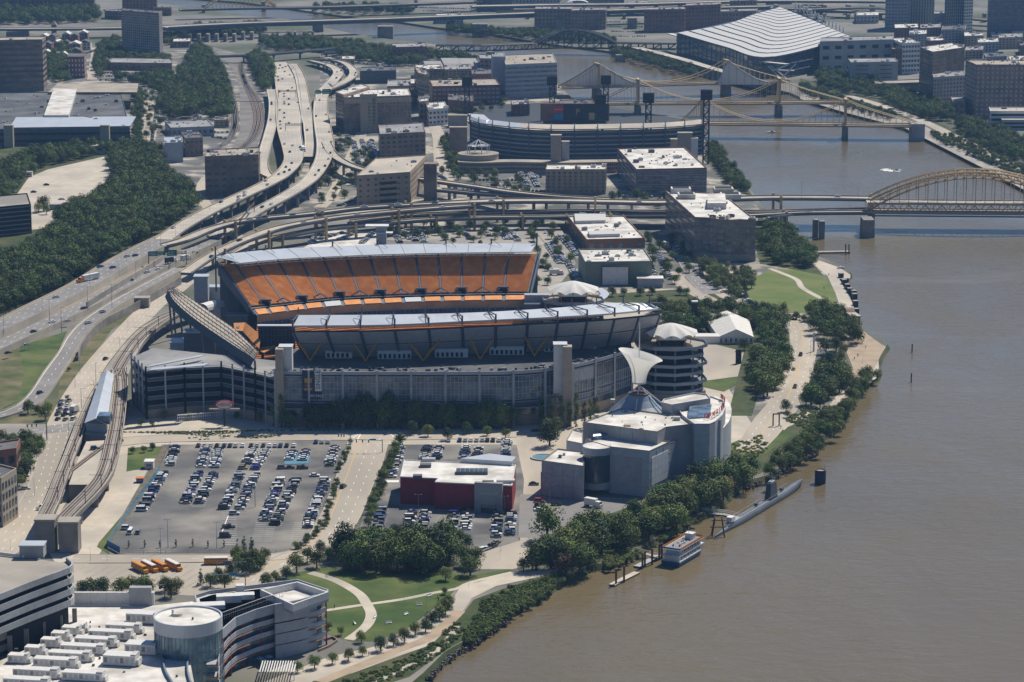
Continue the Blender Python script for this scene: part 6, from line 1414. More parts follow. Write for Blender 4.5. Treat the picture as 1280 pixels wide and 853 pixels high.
for p0,p1 in zip(q,q[1:]):
    for k in range(8):p=p0.lerp(p1,k/8);b.box((p.x,p.y,ZW+1.5),(.12,.12,3),'hvac')
    b.tube(p0+Vector((0,0,3)),p1+Vector((0,0,3)),.12,'hvac',4);b.tube(p0+Vector((0,0,1.6)),p1+Vector((0,0,1.6)),.1,'hvac',4)
b.build('roof_fence',t)
# drum
ZD=27.0;q=G(235,771.5,ZD);r=42/S(235,771.5,ZD)
b=MB();b.lathe((q.x,q.y,0),[(r,0),(r,ZD-3.9)],'glass_teal',48);b.build('drum_glazing',t,smooth=True)
b=MB();b.lathe((q.x,q.y,0),[(r+.25,ZD-3.9),(r+.25,ZD+.6),(r-.3,ZD+.6),(r-.3,ZD)],'roof_metal',48);b.build('drum_band',t,smooth=False)
b=MB();b.lathe((q.x,q.y,0),[(r-.3,ZD),(.05,ZD+.05)],'roof_white',48);b.lathe((q.x-4,q.y+2,ZD),[(2.2,0),(1.8,.9),(.05,1.0)],'roof_white',20);b.box((q.x-5.5,q.y+2,ZD+1.4),(.7,.7,1.4),'white_metal');b.box((q.x+2,q.y-3,ZD+.5),(.6,.6,.8),'hvac_dark');b.build('drum_roof',t)
b=MB()
for k in range(48):a=2*math.pi*k/48;b.box((q.x+(r+.05)*math.cos(a),q.y+(r+.05)*math.sin(a),(ZD-3.9)/2),(.2,.2,ZD-3.9),'steel_grey',a)
for z in (3,6.5,10,13.5,17):b.lathe((q.x,q.y,0),[(r+.02,z-.12),(r+.16,z-.12),(r+.16,z+.12),(r+.02,z+.12)],'steel_grey',48)
b.build('drum_mullions',t,kind='stuff')
for k in (0,1):
    b=MB();e=rail([(205,806),(203,820),(207,838),(218,856),(226,880)] if k == 0 else [(238,814),(234,830),(237,848),(246,866),(250,890)],ZC+1.4,16);b.slab(offs(e,-.25),offs(e,.25),1.6,'steel_grey');b.build('curved_rail',t)
# roof air handlers, each its own box
rows=[(176,784,40,4.6),(137,800,46,4.2),(121,815,52,4),(104,826,52,4),(87,842,52,4),(60,834,46,4),(72,856,50,4),(30,846,52,4),(14,860,52,4)]
UN=[(180,778,12,4.5,1),(155,790,12.5,3.8,0),(139,798,15.5,3.8,0),(120,807,14.5,3.8,0),(104,816,15.5,3.8,0),(88,825,14.5,3.8,0),(70,833,15,3.8,0),(46,846,15.5,3.8,0),(34,858,15.5,3.8,0),(178,816,11,5.5,1),(152,830,11.5,5.5,1),(105,850,14,3.8,0),(90,793,6.5,3.5,0),(76,800,6,3.5,0),(64,808,6.5,3.5,0),(44,818,6.5,3.5,0),(24,828,7,3.5,0),(103,790,3,3,0)]
for x,y,L,wd,tall in UN:
    q=G(x,y,ZC);h=3.4 if tall else 2.7;b=MB();an=-.16
    b.box((q.x,q.y,ZC+h/2+.3),(L,wd,h),'white_metal',an);b.box((q.x,q.y,ZC+.2),(L*.96,wd*.9,.35),'hvac_dark',an);b.box((q.x+math.cos(an)*L*.42,q.y+math.sin(an)*L*.42,ZC+h+.55),(L*.16,wd*.8,.5),'hvac',an)
    ca,sa=math.cos(an),math.sin(an)
    for k in range(int(L/1.9)):
        u=-L/2+1+k*1.9;b.box((q.x+ca*u+sa*(wd/2+.02),q.y+sa*u-ca*(wd/2+.02),ZC+h*.5+.4),(1.2,.06,h*.55),'hvac' if k % 3 else 'roof_grey',an)
    b.build('air_handler',t)
    bb=MB();bb.box((q.x+ca*(L/2+.5),q.y+sa*(L/2+.5),ZC+h*.4),(1.3,wd*.8,h*.6),'hvac',an,top=(.6,wd*.8));bb.build('intake_hood',t)
b=MB()
for k in range(40):
    x,y=R.uniform(20,230),R.uniform(770,850);q=G(x,y,ZC);b.box((q.x,q.y,ZC+.35),(R.uniform(.4,1.2),R.uniform(.4,1),.7),R.choice(['hvac','hvac_dark','rust_brown']))
b.build('roof_vents',t,kind='stuff')
# garage with curved concrete bands
t=thing('concrete_garage','tiered concrete parking garage with long curved parapet bands at the left edge','garage')
ZG=36.0
top=[(92,712),(84,701),(0,690),(-120,676),(-150,800),(0,744),(60,724)]
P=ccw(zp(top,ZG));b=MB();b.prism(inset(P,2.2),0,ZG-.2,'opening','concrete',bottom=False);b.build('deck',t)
edge=rail([(-150,806),(0,746),(40,730),(70,719),(88,712),(92,707),(84,700)],ZG,50,smooth=True)
for k,dz in enumerate([0,4.0,8.0,12.0,16.0,20.0,24.0,28,32]):
    z=ZG-dz;n_=50 if k < 4 else 44;ox=0 if k < 4 else-4.5
    e=[Vector((p.x+ox*.6,p.y+(0 if k < 4 else 1.5),z+1.0)) for p in edge[:n_]];b=MB();b.slab(offs(e,-.2),offs(e,.5),2.3,'stone_grey' if k < 4 else 'concrete_pier');b.build('parapet_band',t)
    b=MB();b.slab(offs([p-Vector((0,0,1.5)) for p in e],.3),offs([p-Vector((0,0,1.5)) for p in e],9),.4,'concrete');b.build('floor_slab',t)
for i in range(0,46,4):
    p=edge[i];b=MB();b.box((p.x,p.y+3.2,(ZG-16)/2),(1.6,1.0,ZG-16),'concrete_pier');b.build('column',t)
q=G(42,694,ZG);b=MB();b.box((q.x,q.y-1,ZG+2.2),(8.6,6,4.4),'stone_grey');b.box((q.x,q.y-1,ZG+4.6),(9.2,6.6,.4),'roof_metal');b.build('lift_house',t)
b=MB();e=rail([(-120,677),(0,690),(30,694)],ZG+1.2,8,False);b.slab(offs(e,-.2),offs(e,.2),1.2,'white_metal');b.build('rear_parapet',t)
# brick building, left edge
t,P,o=B('brick_building','narrow old brick and cream building at the left edge below the trees','building',(4,660,23,647,60,-26,-6),wall='stone_tan',roof='roof_dark',floors=4,bay=3.6,fw=.5,fh=.6,units=1)
B('brick_building','dark flat roofed building top left of the tram piers','building',(-30,612,22,604,42,4,-12),wall='brick_red',roof='roof_dark',floors=2,bay=5,units=1)
# ================================================================ trees
def crown_mesh(name,leaf,kind='round',lobes=17,per=66,seed=1,size=.13):
    rr=random.Random(seed);b=MB();mi=b.mi(leaf);L=[]
    for k in range(lobes):
        if kind == 'round':
            th=rr.uniform(0,2*math.pi);ph=math.acos(rr.uniform(-.75,1));d=rr.uniform(.3,.72);c=Vector((d*math.sin(ph)*math.cos(th),d*math.sin(ph)*math.sin(th),d*math.cos(ph)*.95));r=rr.uniform(.34,.5)
        elif kind == 'cone':
            z=rr.uniform(-1,.95);w_=.52*(1-z)/2+.06;th=rr.uniform(0,2*math.pi);c=Vector((w_*.7*math.cos(th),w_*.7*math.sin(th),z*1.5));r=.16+.2*(1-z)/2
        elif kind == 'column':
            z=rr.uniform(-1,1);w_=.42*math.sqrt(max(0,1-z*z*.9));th=rr.uniform(0,2*math.pi);c=Vector((w_*.7*math.cos(th),w_*.7*math.sin(th),z*1.35));r=.24
        else:                                                            # low spreading bush
            th=rr.uniform(0,2*math.pi);d=rr.uniform(0,.8);c=Vector((d*math.cos(th),d*math.sin(th),rr.uniform(-.05,.3)*(1-d)));r=rr.uniform(.22,.36)
        L.append((c,r))
    L.append((Vector((0,0,0)),.5 if kind == 'round' else .3))
    for c,r in L:
        for k in range(per):
            th=rr.uniform(0,2*math.pi);cz=rr.uniform(-.8,1);sz=math.sqrt(1-cz*cz);n=Vector((sz*math.cos(th),sz*math.sin(th),cz));p=c+n*r*rr.uniform(.78,1.12)
            n2=(n+Vector((rr.uniform(-1,1),rr.uniform(-1,1),rr.uniform(-.6,1)))*.75).normalized();u=n2.orthogonal().normalized();a=rr.uniform(0,6.28);v=n2.cross(u)
            u,v=u*math.cos(a)+v*math.sin(a),v*math.cos(a)-u*math.sin(a);s_=size*rr.uniform(.6,1.25);i=len(b.v)
            b.v += [tuple(p-u*s_*.5),tuple(p+v*s_*.42+n2*s_*.06),tuple(p+u*s_*.55),tuple(p-v*s_*.42-n2*s_*.05)];b.f.append((i,i+1,i+2,i+3));b.m.append(mi)
    return b.mesh(name)
KIN={}
for nm,leaf,kind,seed in [('oak0','leaf_a','round',1),('oak1','leaf_b','round',2),('oak2','leaf_c','round',3),('oak3','leaf_a','round',4),('oak4','leaf_b','round',5),('light0','leaf_d','round',6),('rust0','leaf_e','round',7),
        ('cone0','leaf_c','cone',8),('cone1','leaf_c','cone',9),('col0','leaf_a','column',10),('bush0','leaf_a','bush',11),('bush1','leaf_d','bush',12),('bush2','leaf_b','bush',13)]:
    KIN[nm]=crown_mesh('crown_'+kind,leaf,kind,18 if kind != 'bush' else 12,100 if kind == 'round' else 66,seed,.112 if kind != 'bush' else .15)
def trunk_mesh():
    b=MB();b.tube((0,0,-.15),(0,0,1.3),.09,'bark',6,r2=.055)
    rr=random.Random(5)
    for k in range(6):a=k*1.05;z=rr.uniform(.75,1.15);b.tube((0,0,z),(.42*math.cos(a),.42*math.sin(a),z+.55),.035,'bark',4,r2=.012)
    return b.mesh('trunk')
TRUNK=trunk_mesh()
TREES=[]
KINDSET={'oak':['oak0','oak1','oak2','oak3','oak4'],'mix':['oak0','oak1','oak2','oak3','oak4','oak1','light0','oak0','light0','rust0','oak4','oak1'],'light':['light0','oak1','oak4'],'cone':['cone0','cone1'],'col':['col0'],'dark':['oak2','oak0','oak2']}
def add_tree(base,Rm,kindset,label,group,name='tree',sz=1.0,fl=0):
    k=R.choice(KINDSET[kindset]);label=' '.join(label.split()[:16]);TREES.append((base,Rm,k,label,group,name,sz,fl))
def T(pts,r,kindset,label,group,name='tree',base=None):
    """pts: crown centres in the picture, r: crown radius in picture pixels"""
    rk={id(p):i for i,p in enumerate(sorted(pts,key=lambda q:q[0]))};nw=('first','second','third','fourth','fifth','sixth','seventh','eighth','ninth','tenth','eleventh','twelfth')
    if isinstance(label,str) and len(pts) > 2:label=[' '.join(label.split()[:12])+', %s from left' % (nw[rk[id(p)]] if rk[id(p)] < 12 else '%dth' % (rk[id(p)]+1)) for p in pts]
    for i,p in enumerate(pts):
        rr=p[2] if len(p) > 2 else r*R.uniform(.88,1.12);f={'cone':2.1,'col':1.9}.get(kindset,1.5)
        by=p[1]+f*rr*.9 if base is None else base+R.uniform(-1,1.5);add_tree(G(p[0],by),rr/S(p[0],by),kindset,label[i % len(label)] if isinstance(label,list) else label,group,name,1.0 if base is None else min(1.6,(by-p[1])/(rr*1.3)))
def inpoly(x,y,P):
    c=False;j=len(P)-1
    for i in range(len(P)):
        if (P[i][1] > y) != (P[j][1] > y) and x < (P[j][0]-P[i][0])*(y-P[i][1])/(P[j][1]-P[i][1])+P[i][0]:c=not c
        j=i
    return c
def fill_pts(px,sp):
    P=[tuple(G(x,y)[:2]) for x,y in px];xs=[p[0] for p in P];ys=[p[1] for p in P];out=[]
    y=min(ys);k=0
    while y < max(ys):
        x=min(xs)+(sp/2 if k % 2 else 0)
        while x < max(xs):
            a,c=x+R.uniform(-.35,.35)*sp,y+R.uniform(-.35,.35)*sp
            if inpoly(a,c,P):out.append(Vector((a,c,0)))
            x += sp
        y += sp*.87;k += 1
    return out
def F(px,sp,Rr,kindset,label,group,name='tree'):
    P=fill_pts(px,sp);a0,a1=min(p.x for p in P),max(p.x for p in P);c0,c1=min(p.y for p in P),max(p.y for p in P)
    for p in P:
        u=min(3,int(4*(p.x-a0)/(a1-a0+.1)));v=(p.y-c0)/(c1-c0+.1)
        add_tree(p,R.uniform(*Rr),kindset,' '.join(label.split()[:13])+(', %s %s' % (('near' if v < .34 else 'middle' if v < .67 else 'far'),('left','centre left','centre right','right')[u]) if len(P) > 5 else ''),group,name,1.0,1)
z5=lambda L:[(320+x*.2508,639+y*.2508) for x,y in L]
z7=lambda L:[(960+x/4,426+y/4)+tuple(r/4 for r in q) for x,y,*q in L]
z6=lambda L:[(860+x/4.267,300+y/4.267) for x,y in L]
F([(425,692),(460,687),(565,688),(574,706),(568,720),(430,719)],7.4,(5.2,6.6),'oak','large dark tree in the dense grove between lawn and lower parking lot','grove behind the park lawn')
T([(410,689),(396,696),(384,692),(371,702),(358,711),(345,717),(334,723),(400,683),(420,684)],9.5,'oak','broad tree lining the curved street above the casino wing','trees along the street above the casino')
T([(296,690),(305,694),(316,692),(303,702),(313,706),(322,700),(331,692),(263,722),(275,716),(281,723),(289,712),(299,696),(309,699),(318,696),(326,698)],9.5,'oak','dark tree clustered by the school buses and traffic lights','trees beside the bus yard')
T([(297,680),(305,678),(315,677),(251,720)],6.5,'cone','pointed conifer standing above the cluster beside the bus yard','conifers beside the bus yard','conifer_tree')
T([(161,680),(181,680),(200,680),(220,679),(241,679),(260,680),(280,679)],3.0,'col',['%s slim young tree along the front edge of the big lot' % w_ for w_ in ('leftmost','second','third','fourth','fifth','sixth','rightmost')],'young trees at the front of the big lot')
T([(104,731),(117,730),(130,731),(152,730),(163,728),(178,729),(187,731),(206,726),(214,733),(221,727)],10.5,'oak','dark tree just behind the white casino parapet','trees behind the casino parapet')
T(z5([(525,612),(530,682),(460,700),(380,722),(292,740),(207,765),(622,650),(685,630),(740,606),(795,574),(845,556),(877,527),(915,497),(945,470),(965,443)]),8.3,'oak',['neat round tree with clear shadow, %s along the curving park path' % w_ for w_ in ('at the bend of the wide path','just below the bend','second from the casino side, inner row','beside the casino terrace','by the white pergola','above the white pergola','first of the riverside row','second of the riverside row','third of the riverside row','fourth of the riverside row','fifth of the riverside row','sixth of the riverside row','seventh of the riverside row','eighth of the riverside row','last of the riverside row')],'round trees along the park path')
T(z5([(942,388),(360,565),(425,590)]),6,'light',['small pale tree at the path junction','small tree beside the casino glass corner','sapling on the grass near the casino corner'],'saplings on the lawn')
T(z5([(1068,245),(1040,215),(1090,215)]),13,'oak','big tree at the right end of the park lawn','big trees at the end of the lawn');T(z5([(945,303)]),9,'light','medium pale tree at the lawn corner before the big trees','big trees at the end of the lawn')
T(z5([(700,100),(840,110),(970,90),(1020,120),(1050,150)]),9,'dark','dark tree at the back of the grove touching the lower lot','trees at the back of the grove')
F([(498,562),(492,562),(452,664),(458,668)],4.0,(1.9,2.6),'oak','small tree in the strip between wide street and lower lot','strip trees beside the wide street','small_tree')
F([(440,551),(435,551),(402,656),(365,690),(370,694),(408,660)],4.2,(1.2,1.7),'oak','low dark shrub, right edge of the big lot','shrubs along the right edge of the big lot','shrub')
T([(500,546),(516,533),(535,537),(559,542),(584,533),(609,536),(632,540)],7,'oak',['%s street tree in the row between stadium street and lower lot' % w_ for w_ in ('leftmost','second','third','fourth','fifth','sixth','rightmost')],'street trees before the lower lot','street_tree')
T([(500,549),(517,527),(584,526),(610,528)],5,'cone','narrow pointed top among the street trees before the lower lot','street trees before the lower lot','street_tree')
T([(537,510),(553,507),(568,512),(581,508),(596,511),(611,508),(627,510),(640,512),(545,518),(562,520),(588,519),(604,520),(620,520)],10.5,'oak','tall leafy tree in the shade of the glass stadium front','trees before the stadium front',base=536)
T([(408,513),(424,511),(438,513),(452,512),(468,513),(482,512),(496,513),(510,512),(524,513),(416,516),(432,517),(434,511),(446,512),(459,511),(472,512),(486,512),(500,511),(513,510),(523,511),(385,518),(397,518)],11.5,'dark','dark shaded tree right against the stadium wall','shaded trees against the stadium wall',base=535)
T([(343,513),(352,513),(388,512),(676,510),(687,513),(712,505),(720,500),(730,508),(738,512),(745,505),(701,512)],8,'col','upright columnar tree beside a stadium stair tower','columnar trees by the stadium towers','columnar_tree',base=534)
T([(362,523,9),(325,520,6),(392,523,5)],8,'light','pale bushy tree in the shade at the foot of the stair tower','pale trees at the stair tower')
T([(687,538,15),(683,528,12),(694,530,12)],12,'oak','big round tree on the museum forecourt left of the white blocks','big trees on the museum forecourt')
F([(642,512),(680,508),(682,526),(645,530)],7,(3.5,4.8),'oak','dark tree between stadium wall and museum forecourt','trees between stadium and museum')
T([(206,517),(236,519),(266,517),(296,518)],4.3,'oak',['%s of four small trees on the pale plaza before the stadium wing' % w_ for w_ in ('leftmost','second','third','rightmost')],'plaza trees before the stadium wing','small_tree')
T([(166,561),(180,560),(191,557)],4.6,'oak',['%s of three small trees on the little lawn by the tram track' % w_ for w_ in ('left','middle','right')],'trees on the little lawn','small_tree')
T([(176,526,5),(190,528,4),(151,549,4)],4,'light','small bush-like tree by the stadium wing corner','small trees by the wing corner','small_tree')
T([(35,507,8),(57,512,10),(60,506,7),(47,511,5),(84,496,3),(97,443,3.5),(86,460,3)],8,'oak','rounded tree on the dry grass near the slip road end','trees on the dry grass by the slip road')
F([(0,556),(45,552),(52,562),(30,612),(20,612),(0,570)],6.5,(3,4.2),'dark','dark tree in the strip left of the ramp street','trees left of the ramp street')
F([(664,716),(690,690),(735,672),(780,658),(820,642),(846,624),(880,606),(905,596),(930,590),(940,602),(905,630),(880,645),(848,664),(812,684),(790,690),(760,690),(735,714),(712,722),(690,724)],7.9,(4.3,6.0),'mix','large full tree in the riverside wood','riverside wood below the museum')
T([(684,650,19)],13,'oak','wide tree standing alone at the museum car park exit','car park exit trees')
F([(644,718),(668,700),(672,712),(652,722)],6,(2.5,3.5),'mix','small tree at the start of the riverside wood by the path fork','small trees at the path fork','small_tree')
T(z7([(30,600,34),(70,610,30),(110,580,34),(150,565,36),(190,540,34),(250,525,28),(10,640,34),(45,560,30),(10,690,26),(290,440,30),(330,430,36),(360,410,30),(300,410,26),(380,372,28),(400,320,40),(365,330,30),(430,262,36),(410,250,30),(470,205,34),(450,220,24),(500,178,26),(545,160,28),(500,150,18)]),8,'oak','round tree leaning along the rocky river edge below the promenade','trees along the river edge')
T(z7([(215,255,50),(190,280,34),(260,290,36),(240,220,44),(290,180,46),(320,210,40),(330,110,46),(370,150,40),(300,90,40),(395,185,36),(360,70,34),(90,320,28),(95,360,20),(290,20,36),(340,10,32),(375,30,30),(410,175,26)]),11,'oak','large tree in the belt between river drive and promenade','trees between river drive and promenade')
T([(1027,452,7)],7,'light','yellowing tree at the upper end of the belt by the drive','trees between river drive and promenade')
F([(985,584),(1010,566),(1032,548),(1050,534),(1062,514),(1076,494),(1088,480),(1084,472),(1068,488),(1052,510),(1038,526),(1004,556),(980,574)],6.2,(3.0,4.4),'mix','mixed tree in the fringe below the promenade','fringe trees by the water')
F([(1008,500),(1022,470),(1040,462),(1062,470),(1056,486),(1040,500),(1020,510)],7,(4.0,5.4),'oak','tree between drive and promenade','trees between river drive and promenade')
F(z6([(640,400),(700,380),(800,420),(900,480),(910,560),(850,570),(760,560),(660,500)]),7.5,(3.8,5.2),'oak','tree in the dense clump behind the stone arch wall','clump behind the stone arch wall')
F(z6([(370,430),(400,400),(500,420),(520,500),(500,560),(540,620),(530,720),(460,840),(380,860),(330,780),(340,640),(420,600),(380,520)]),7.5,(3.8,5.4),'oak','tree in the long dark belt left of the river drive','belt left of the river drive')
F([(948,300),(965,282),(985,292),(1010,318),(1024,334),(1000,336),(960,332)],8,(4,5.5),'dark','dark tree on the slope between big office and bridge pier','slope trees below the bridge')
F([(885,185),(900,190),(912,212),(930,232),(940,244),(925,240),(905,226),(890,205)],7,(3.5,4.6),'dark','dark riverside tree beyond the ballpark corner','riverside trees by the ballpark')
F([(812,385),(870,388),(900,384),(960,398),(972,412),(930,410),(880,414),(850,420),(815,400)],8,(3.8,5),'dark','dark tree in the belt between stadium canopy and white tent','belt behind the white tent')
T([(765,363),(780,363),(800,362),(815,361),(850,362),(858,362),(930,428,8),(662,342,6),(672,349,5),(684,350,5),(979,384,7),(995,393,5),(1005,396,5)],6,'oak','small round street tree behind the stadium near the music hall','street trees by the music hall','street_tree')
F([(868,332),(930,338),(945,350),(930,380),(905,372),(880,352)],9,(2.6,3.8),'light','pale street tree near the lined-up cars below the big office','street trees below the big office','street_tree')
F([(562,172),(575,215),(566,220),(552,180)],8,(3,4),'oak','street tree along the avenue left of the ballpark','avenue trees by the ballpark','street_tree')
T([(573,220,4),(556,294,5),(566,300,4),(592,298,4),(601,303,4),(574,292,3)],5,'light','pale small tree among the lots behind the stadium roof','trees in the lots behind the stadium','small_tree')
T([(55,252,9),(48,258,6),(58,260,6),(30,246,5)],7,'mix','tree at the corner of the pale empty lot','trees at the pale lot corner')
ST='small street tree'
for a_,P_ in (('beside the brown hotel',[(400,215),(425,170),(480,205),(445,245),(400,262)]),('between ballpark and ramps',[(540,205),(640,222),(680,246),(640,248),(550,222)]),('below the white roofed office block',[(760,246),(880,246),(900,268),(830,262),(760,256)]),('behind the orange stand',[(480,283),(700,279),(720,330),(680,345),(660,300),(480,300)]),('around the brick showroom',[(806,300),(850,300),(880,345),(850,366),(815,352)]),('in the left quarter',[(165,110),(215,105),(215,165),(180,180),(166,170)]),('near the glass offices',[(560,70),(630,80),(640,135),(560,150),(530,120)])):
    F(P_,17,(2.4,3.6),'oak',ST+' '+a_,'street trees '+a_,'street_tree')
# --- groves too far or too dense to count: one object each, leaves as geometry instances
srcs=[]
def wood(name,label,px,sp,Rr,names,cat='woodland',extra=None,sc_=None):
    pts=fill_pts(px,sp) if px else [];pts += extra or []
    me=bpy.data.meshes.new(name);me.from_pydata([(p.x,p.y,p.z) for p in pts],[],[]);n=len(pts)
    sc=me.attributes.new('sc','FLOAT','POINT');ix=me.attributes.new('ix','INT','POINT');rz=me.attributes.new('rz','FLOAT','POINT')
    S_=sc_ or [R.uniform(*Rr) for _ in range(n)]
    for i in range(n):me.vertices[i].co.z += S_[i]*R.uniform(.75,1.6)*(.95 if 'bush' not in names[0] else .15)
    sc.data.foreach_set('value',S_);ix.data.foreach_set('value',[R.randrange(len(names)) for _ in range(n)]);rz.data.foreach_set('value',[R.uniform(0,6.28) for _ in range(n)])
    o=link(name,me,None,label,cat,None,'stuff')
    ng=bpy.data.node_groups.new(name,'GeometryNodeTree');ng.interface.new_socket('Geometry',in_out='INPUT',socket_type='NodeSocketGeometry');ng.interface.new_socket('Geometry',in_out='OUTPUT',socket_type='NodeSocketGeometry')
    N=ng.nodes;l=ng.links;gi=N.new('NodeGroupInput');go=N.new('NodeGroupOutput');iop=N.new('GeometryNodeInstanceOnPoints');jn=N.new('GeometryNodeJoinGeometry')
    for nm in reversed(names):
        oi=N.new('GeometryNodeObjectInfo');oi.inputs['Object'].default_value=PROTO[nm];oi.inputs['As Instance'].default_value=True;l.new(oi.outputs['Geometry'],jn.inputs[0])
    def att(nm,ty):
        a=N.new('GeometryNodeInputNamedAttribute');a.data_type=ty;a.inputs['Name'].default_value=nm;return a.outputs[0]
    l.new(gi.outputs[0],iop.inputs['Points']);l.new(jn.outputs[0],iop.inputs['Instance']);iop.inputs['Pick Instance'].default_value=True
    l.new(att('ix','INT'),iop.inputs['Instance Index'])
    cx=N.new('ShaderNodeCombineXYZ');l.new(att('rz','FLOAT'),cx.inputs[2]);l.new(cx.outputs[0],iop.inputs['Rotation'])
    cs=N.new('ShaderNodeCombineXYZ');a=att('sc','FLOAT')
    for i in range(3):l.new(a,cs.inputs[i])
    l.new(cs.outputs[0],iop.inputs['Scale']);l.new(iop.outputs[0],go.inputs[0])
    md_=o.modifiers.new('leaves','NODES');md_.node_group=ng;return o
# individual trees
TREES.sort(key=lambda q:(q[7],-q[1]/q[0].y))
PROTO={};rest=[];cn_={}
for i,(p,Rm,k,label,group,name,sz,_) in enumerate(TREES):
    cn_[name]=cn_.get(name,0)+1
    if cn_[name] > 300:rest.append((p,Rm,k));continue
    t=thing(name,label,'shrub' if name == 'shrub' else 'tree',tuple(p),R.uniform(0,6.28),group);s_=Rm*R.uniform(1.0,1.18)
    lift={'cone':1.5,'col0':1.4}.get(k[:4],1.08);t.scale=(s_,s_*R.uniform(.9,1.1),s_*R.uniform(.9,1.12)*sz)
    s_ *= 1.0;a=link('trunk',TRUNK,t);c=link('crown',KIN[k],t);c.location=(0,0,lift)
    PROTO.setdefault(k,c)
print('TREES',cn_,len(rest))
for k in KIN:
    if k not in PROTO and not k.startswith('bush'):
        t=thing('tree','tree in the thick wood above the westbound highway','tree',tuple(G(120,290)),0,'wood edge trees');t.scale=(5,5,5);link('trunk',TRUNK,t);c=link('crown',KIN[k],t);c.location=(0,0,1.28);PROTO[k]=c
for k,(x,y) in zip(('bush0','bush1','bush2'),((640,735),(655,742),(610,760))):
    t=thing('shrub',{'bush0':'dark low shrub on the river slope','bush1':'pale green shrub on the river slope','bush2':'mid green low shrub on the river slope'}[k],'shrub',tuple(G(x,y)));t.scale=(2.2,2.2,2.2);c=link('foliage',KIN[k],t);c.location=(0,0,.2);PROTO[k]=c
O5=['oak0','oak1','oak2','oak3','oak4'];O6=['oak0','oak2','oak1','oak3','oak1','oak4','light0']
wood('woodland','dense dark green wood on the hillside left of the westbound highway',[(-60,440),(0,396),(50,373),(100,347),(140,323),(165,309),(190,296),(212,284),(240,268),(246,255),(235,240),(215,225),(190,212),(165,200),(140,196),(142,212),(146,226),(130,246),(100,262),(84,272),(70,290),(40,318),(20,328),(-60,335)],8.6,(5.0,7.2),O6+['oak2','rust0'])
wood('woodland','trees north of the pale empty lot reaching to the low dark complex',[(-20,222),(40,198),(70,192),(130,188),(172,184),(200,196),(205,215),(180,205),(140,194),(128,194),(60,209),(36,218),(10,254),(-20,262)],9,(4.6,6.2),O6)
wood('woodland','thick belt of trees between the wide street and the railway yard',[(203,120),(232,90),(245,58),(262,70),(276,90),(285,112),(287,130),(287,150),(262,152),(258,138),(240,150),(212,152),(198,138)],10,(5,6.8),O5)
wood('woodland','trees filling the wedge between railway yard and highway',[(310,78),(322,72),(340,84),(340,104),(334,122),(330,118),(318,98)],9,(5,6.4),O5)
wood('woodland','dark tree belt on the near river bank beyond the dark cube',[(330,52),(380,52),(412,55),(440,59),(470,63),(500,66),(545,70),(585,77),(596,82),(560,80),(540,76),(520,84),(480,82),(440,78),(425,74),(400,66),(340,64),(325,58)],11,(4.6,6.4),O5)
wood('woodland','trees across the top left above the long approach road',[(-20,20),(60,17),(120,18),(125,28),(60,31),(-20,32)],13,(6,8),O5)
wood('woodland','trees around the houses behind the brown office tower',[(57,92),(84,84),(86,104),(58,104),(58,76),(82,60),(90,74)],9,(4.5,6),O5)
wood('woodland','trees beside the brown apartment slab and narrow street',[(118,86),(124,60),(150,52),(153,72),(190,76),(212,76),(212,84),(140,78),(128,98),(122,96)],9,(4.5,6),O5)
wood('woodland','trees in the parking area below the long warehouse',[(138,100),(150,96),(150,104),(140,106),(190,96),(214,92),(216,108),(196,112)],9,(4,5.6),O5)
wood('woodland','street trees along the wide left street',[(168,118),(176,116),(176,186),(168,184)],11,(3.4,4.8),O5)
wood('woodland','trees at the far river bank below the long girder bridge',[(760,66),(782,76),(838,90),(880,98),(870,90),(800,70),(770,62)],10,(3.4,5),O5)
wood('woodland','tree strip before the dark offices beyond the railway bridge',[(560,36),(640,44),(700,46),(760,50),(770,56),(700,54),(640,49),(560,42)],11,(4,6),O5)
wood('woodland','far trees around the yellow arch at the top',[(400,10),(480,12),(520,14),(510,20),(420,18),(390,16)],13,(4.5,6),O5)
wood('woodland','trees around the approach columns at the upper left',[(230,40),(330,36),(330,44),(240,52),(205,58),(205,48)],12,(5,6.5),O5)
wood('woodland','tree row along the far esplanade left of the near gold bridge',[(1020,92),(1060,98),(1100,108),(1110,118),(1100,124),(1060,118),(1024,110)],9,(4,5.4),O5)
wood('woodland','shrubby green bank below the far esplanade',[(1000,106),(1060,126),(1120,146),(1118,152),(1060,138),(1000,118)],7,(2,3.4),O5)
wood('woodland','dark park trees right of the near gold bridge on the far bank',[(1100,116),(1140,122),(1185,138),(1190,152),(1165,152),(1125,142),(1104,128)],8.5,(4.4,6),O5)
wood('woodland','long tree row lining the far river road at the right edge',[(1190,150),(1236,162),(1300,188),(1300,212),(1250,196),(1196,168)],8.5,(4.2,5.6),O5)
wood('woodland','bushes on the far river wall at the right edge',[(1165,166),(1200,176),(1250,200),(1300,224),(1300,234),(1240,208),(1190,186),(1165,176)],6.5,(1.6,3),O5)
wood('undergrowth','lush bright green creeper slope between river path and water',[(580,790),(600,765),(606,752),(640,738),(668,726),(704,716),(706,726),(676,748),(642,765),(608,792),(584,808)],2.6,(1.6,2.6),['bush0','bush1','bush2','bush1'],'undergrowth')
wood('undergrowth','leafy low plants on the slope below the park path',[(430,852),(480,834),(520,818),(548,800),(572,776),(580,790),(558,812),(520,838),(460,862)],3.0,(1.0,1.9),['bush0','bush1','bush2'],'undergrowth')
wood('undergrowth','bright green creeper on the bank by the small dock',[(756,706),(762,692),(785,688),(806,690),(780,704),(762,710)],2.4,(1.4,2.2),['bush1','bush2'],'undergrowth')
wood('undergrowth','overgrown bank beside the excursion boat',[(822,676),(846,650),(862,650),(870,652),(850,664),(828,678)],2.4,(1.4,2.2),['bush1','bush2'],'undergrowth')
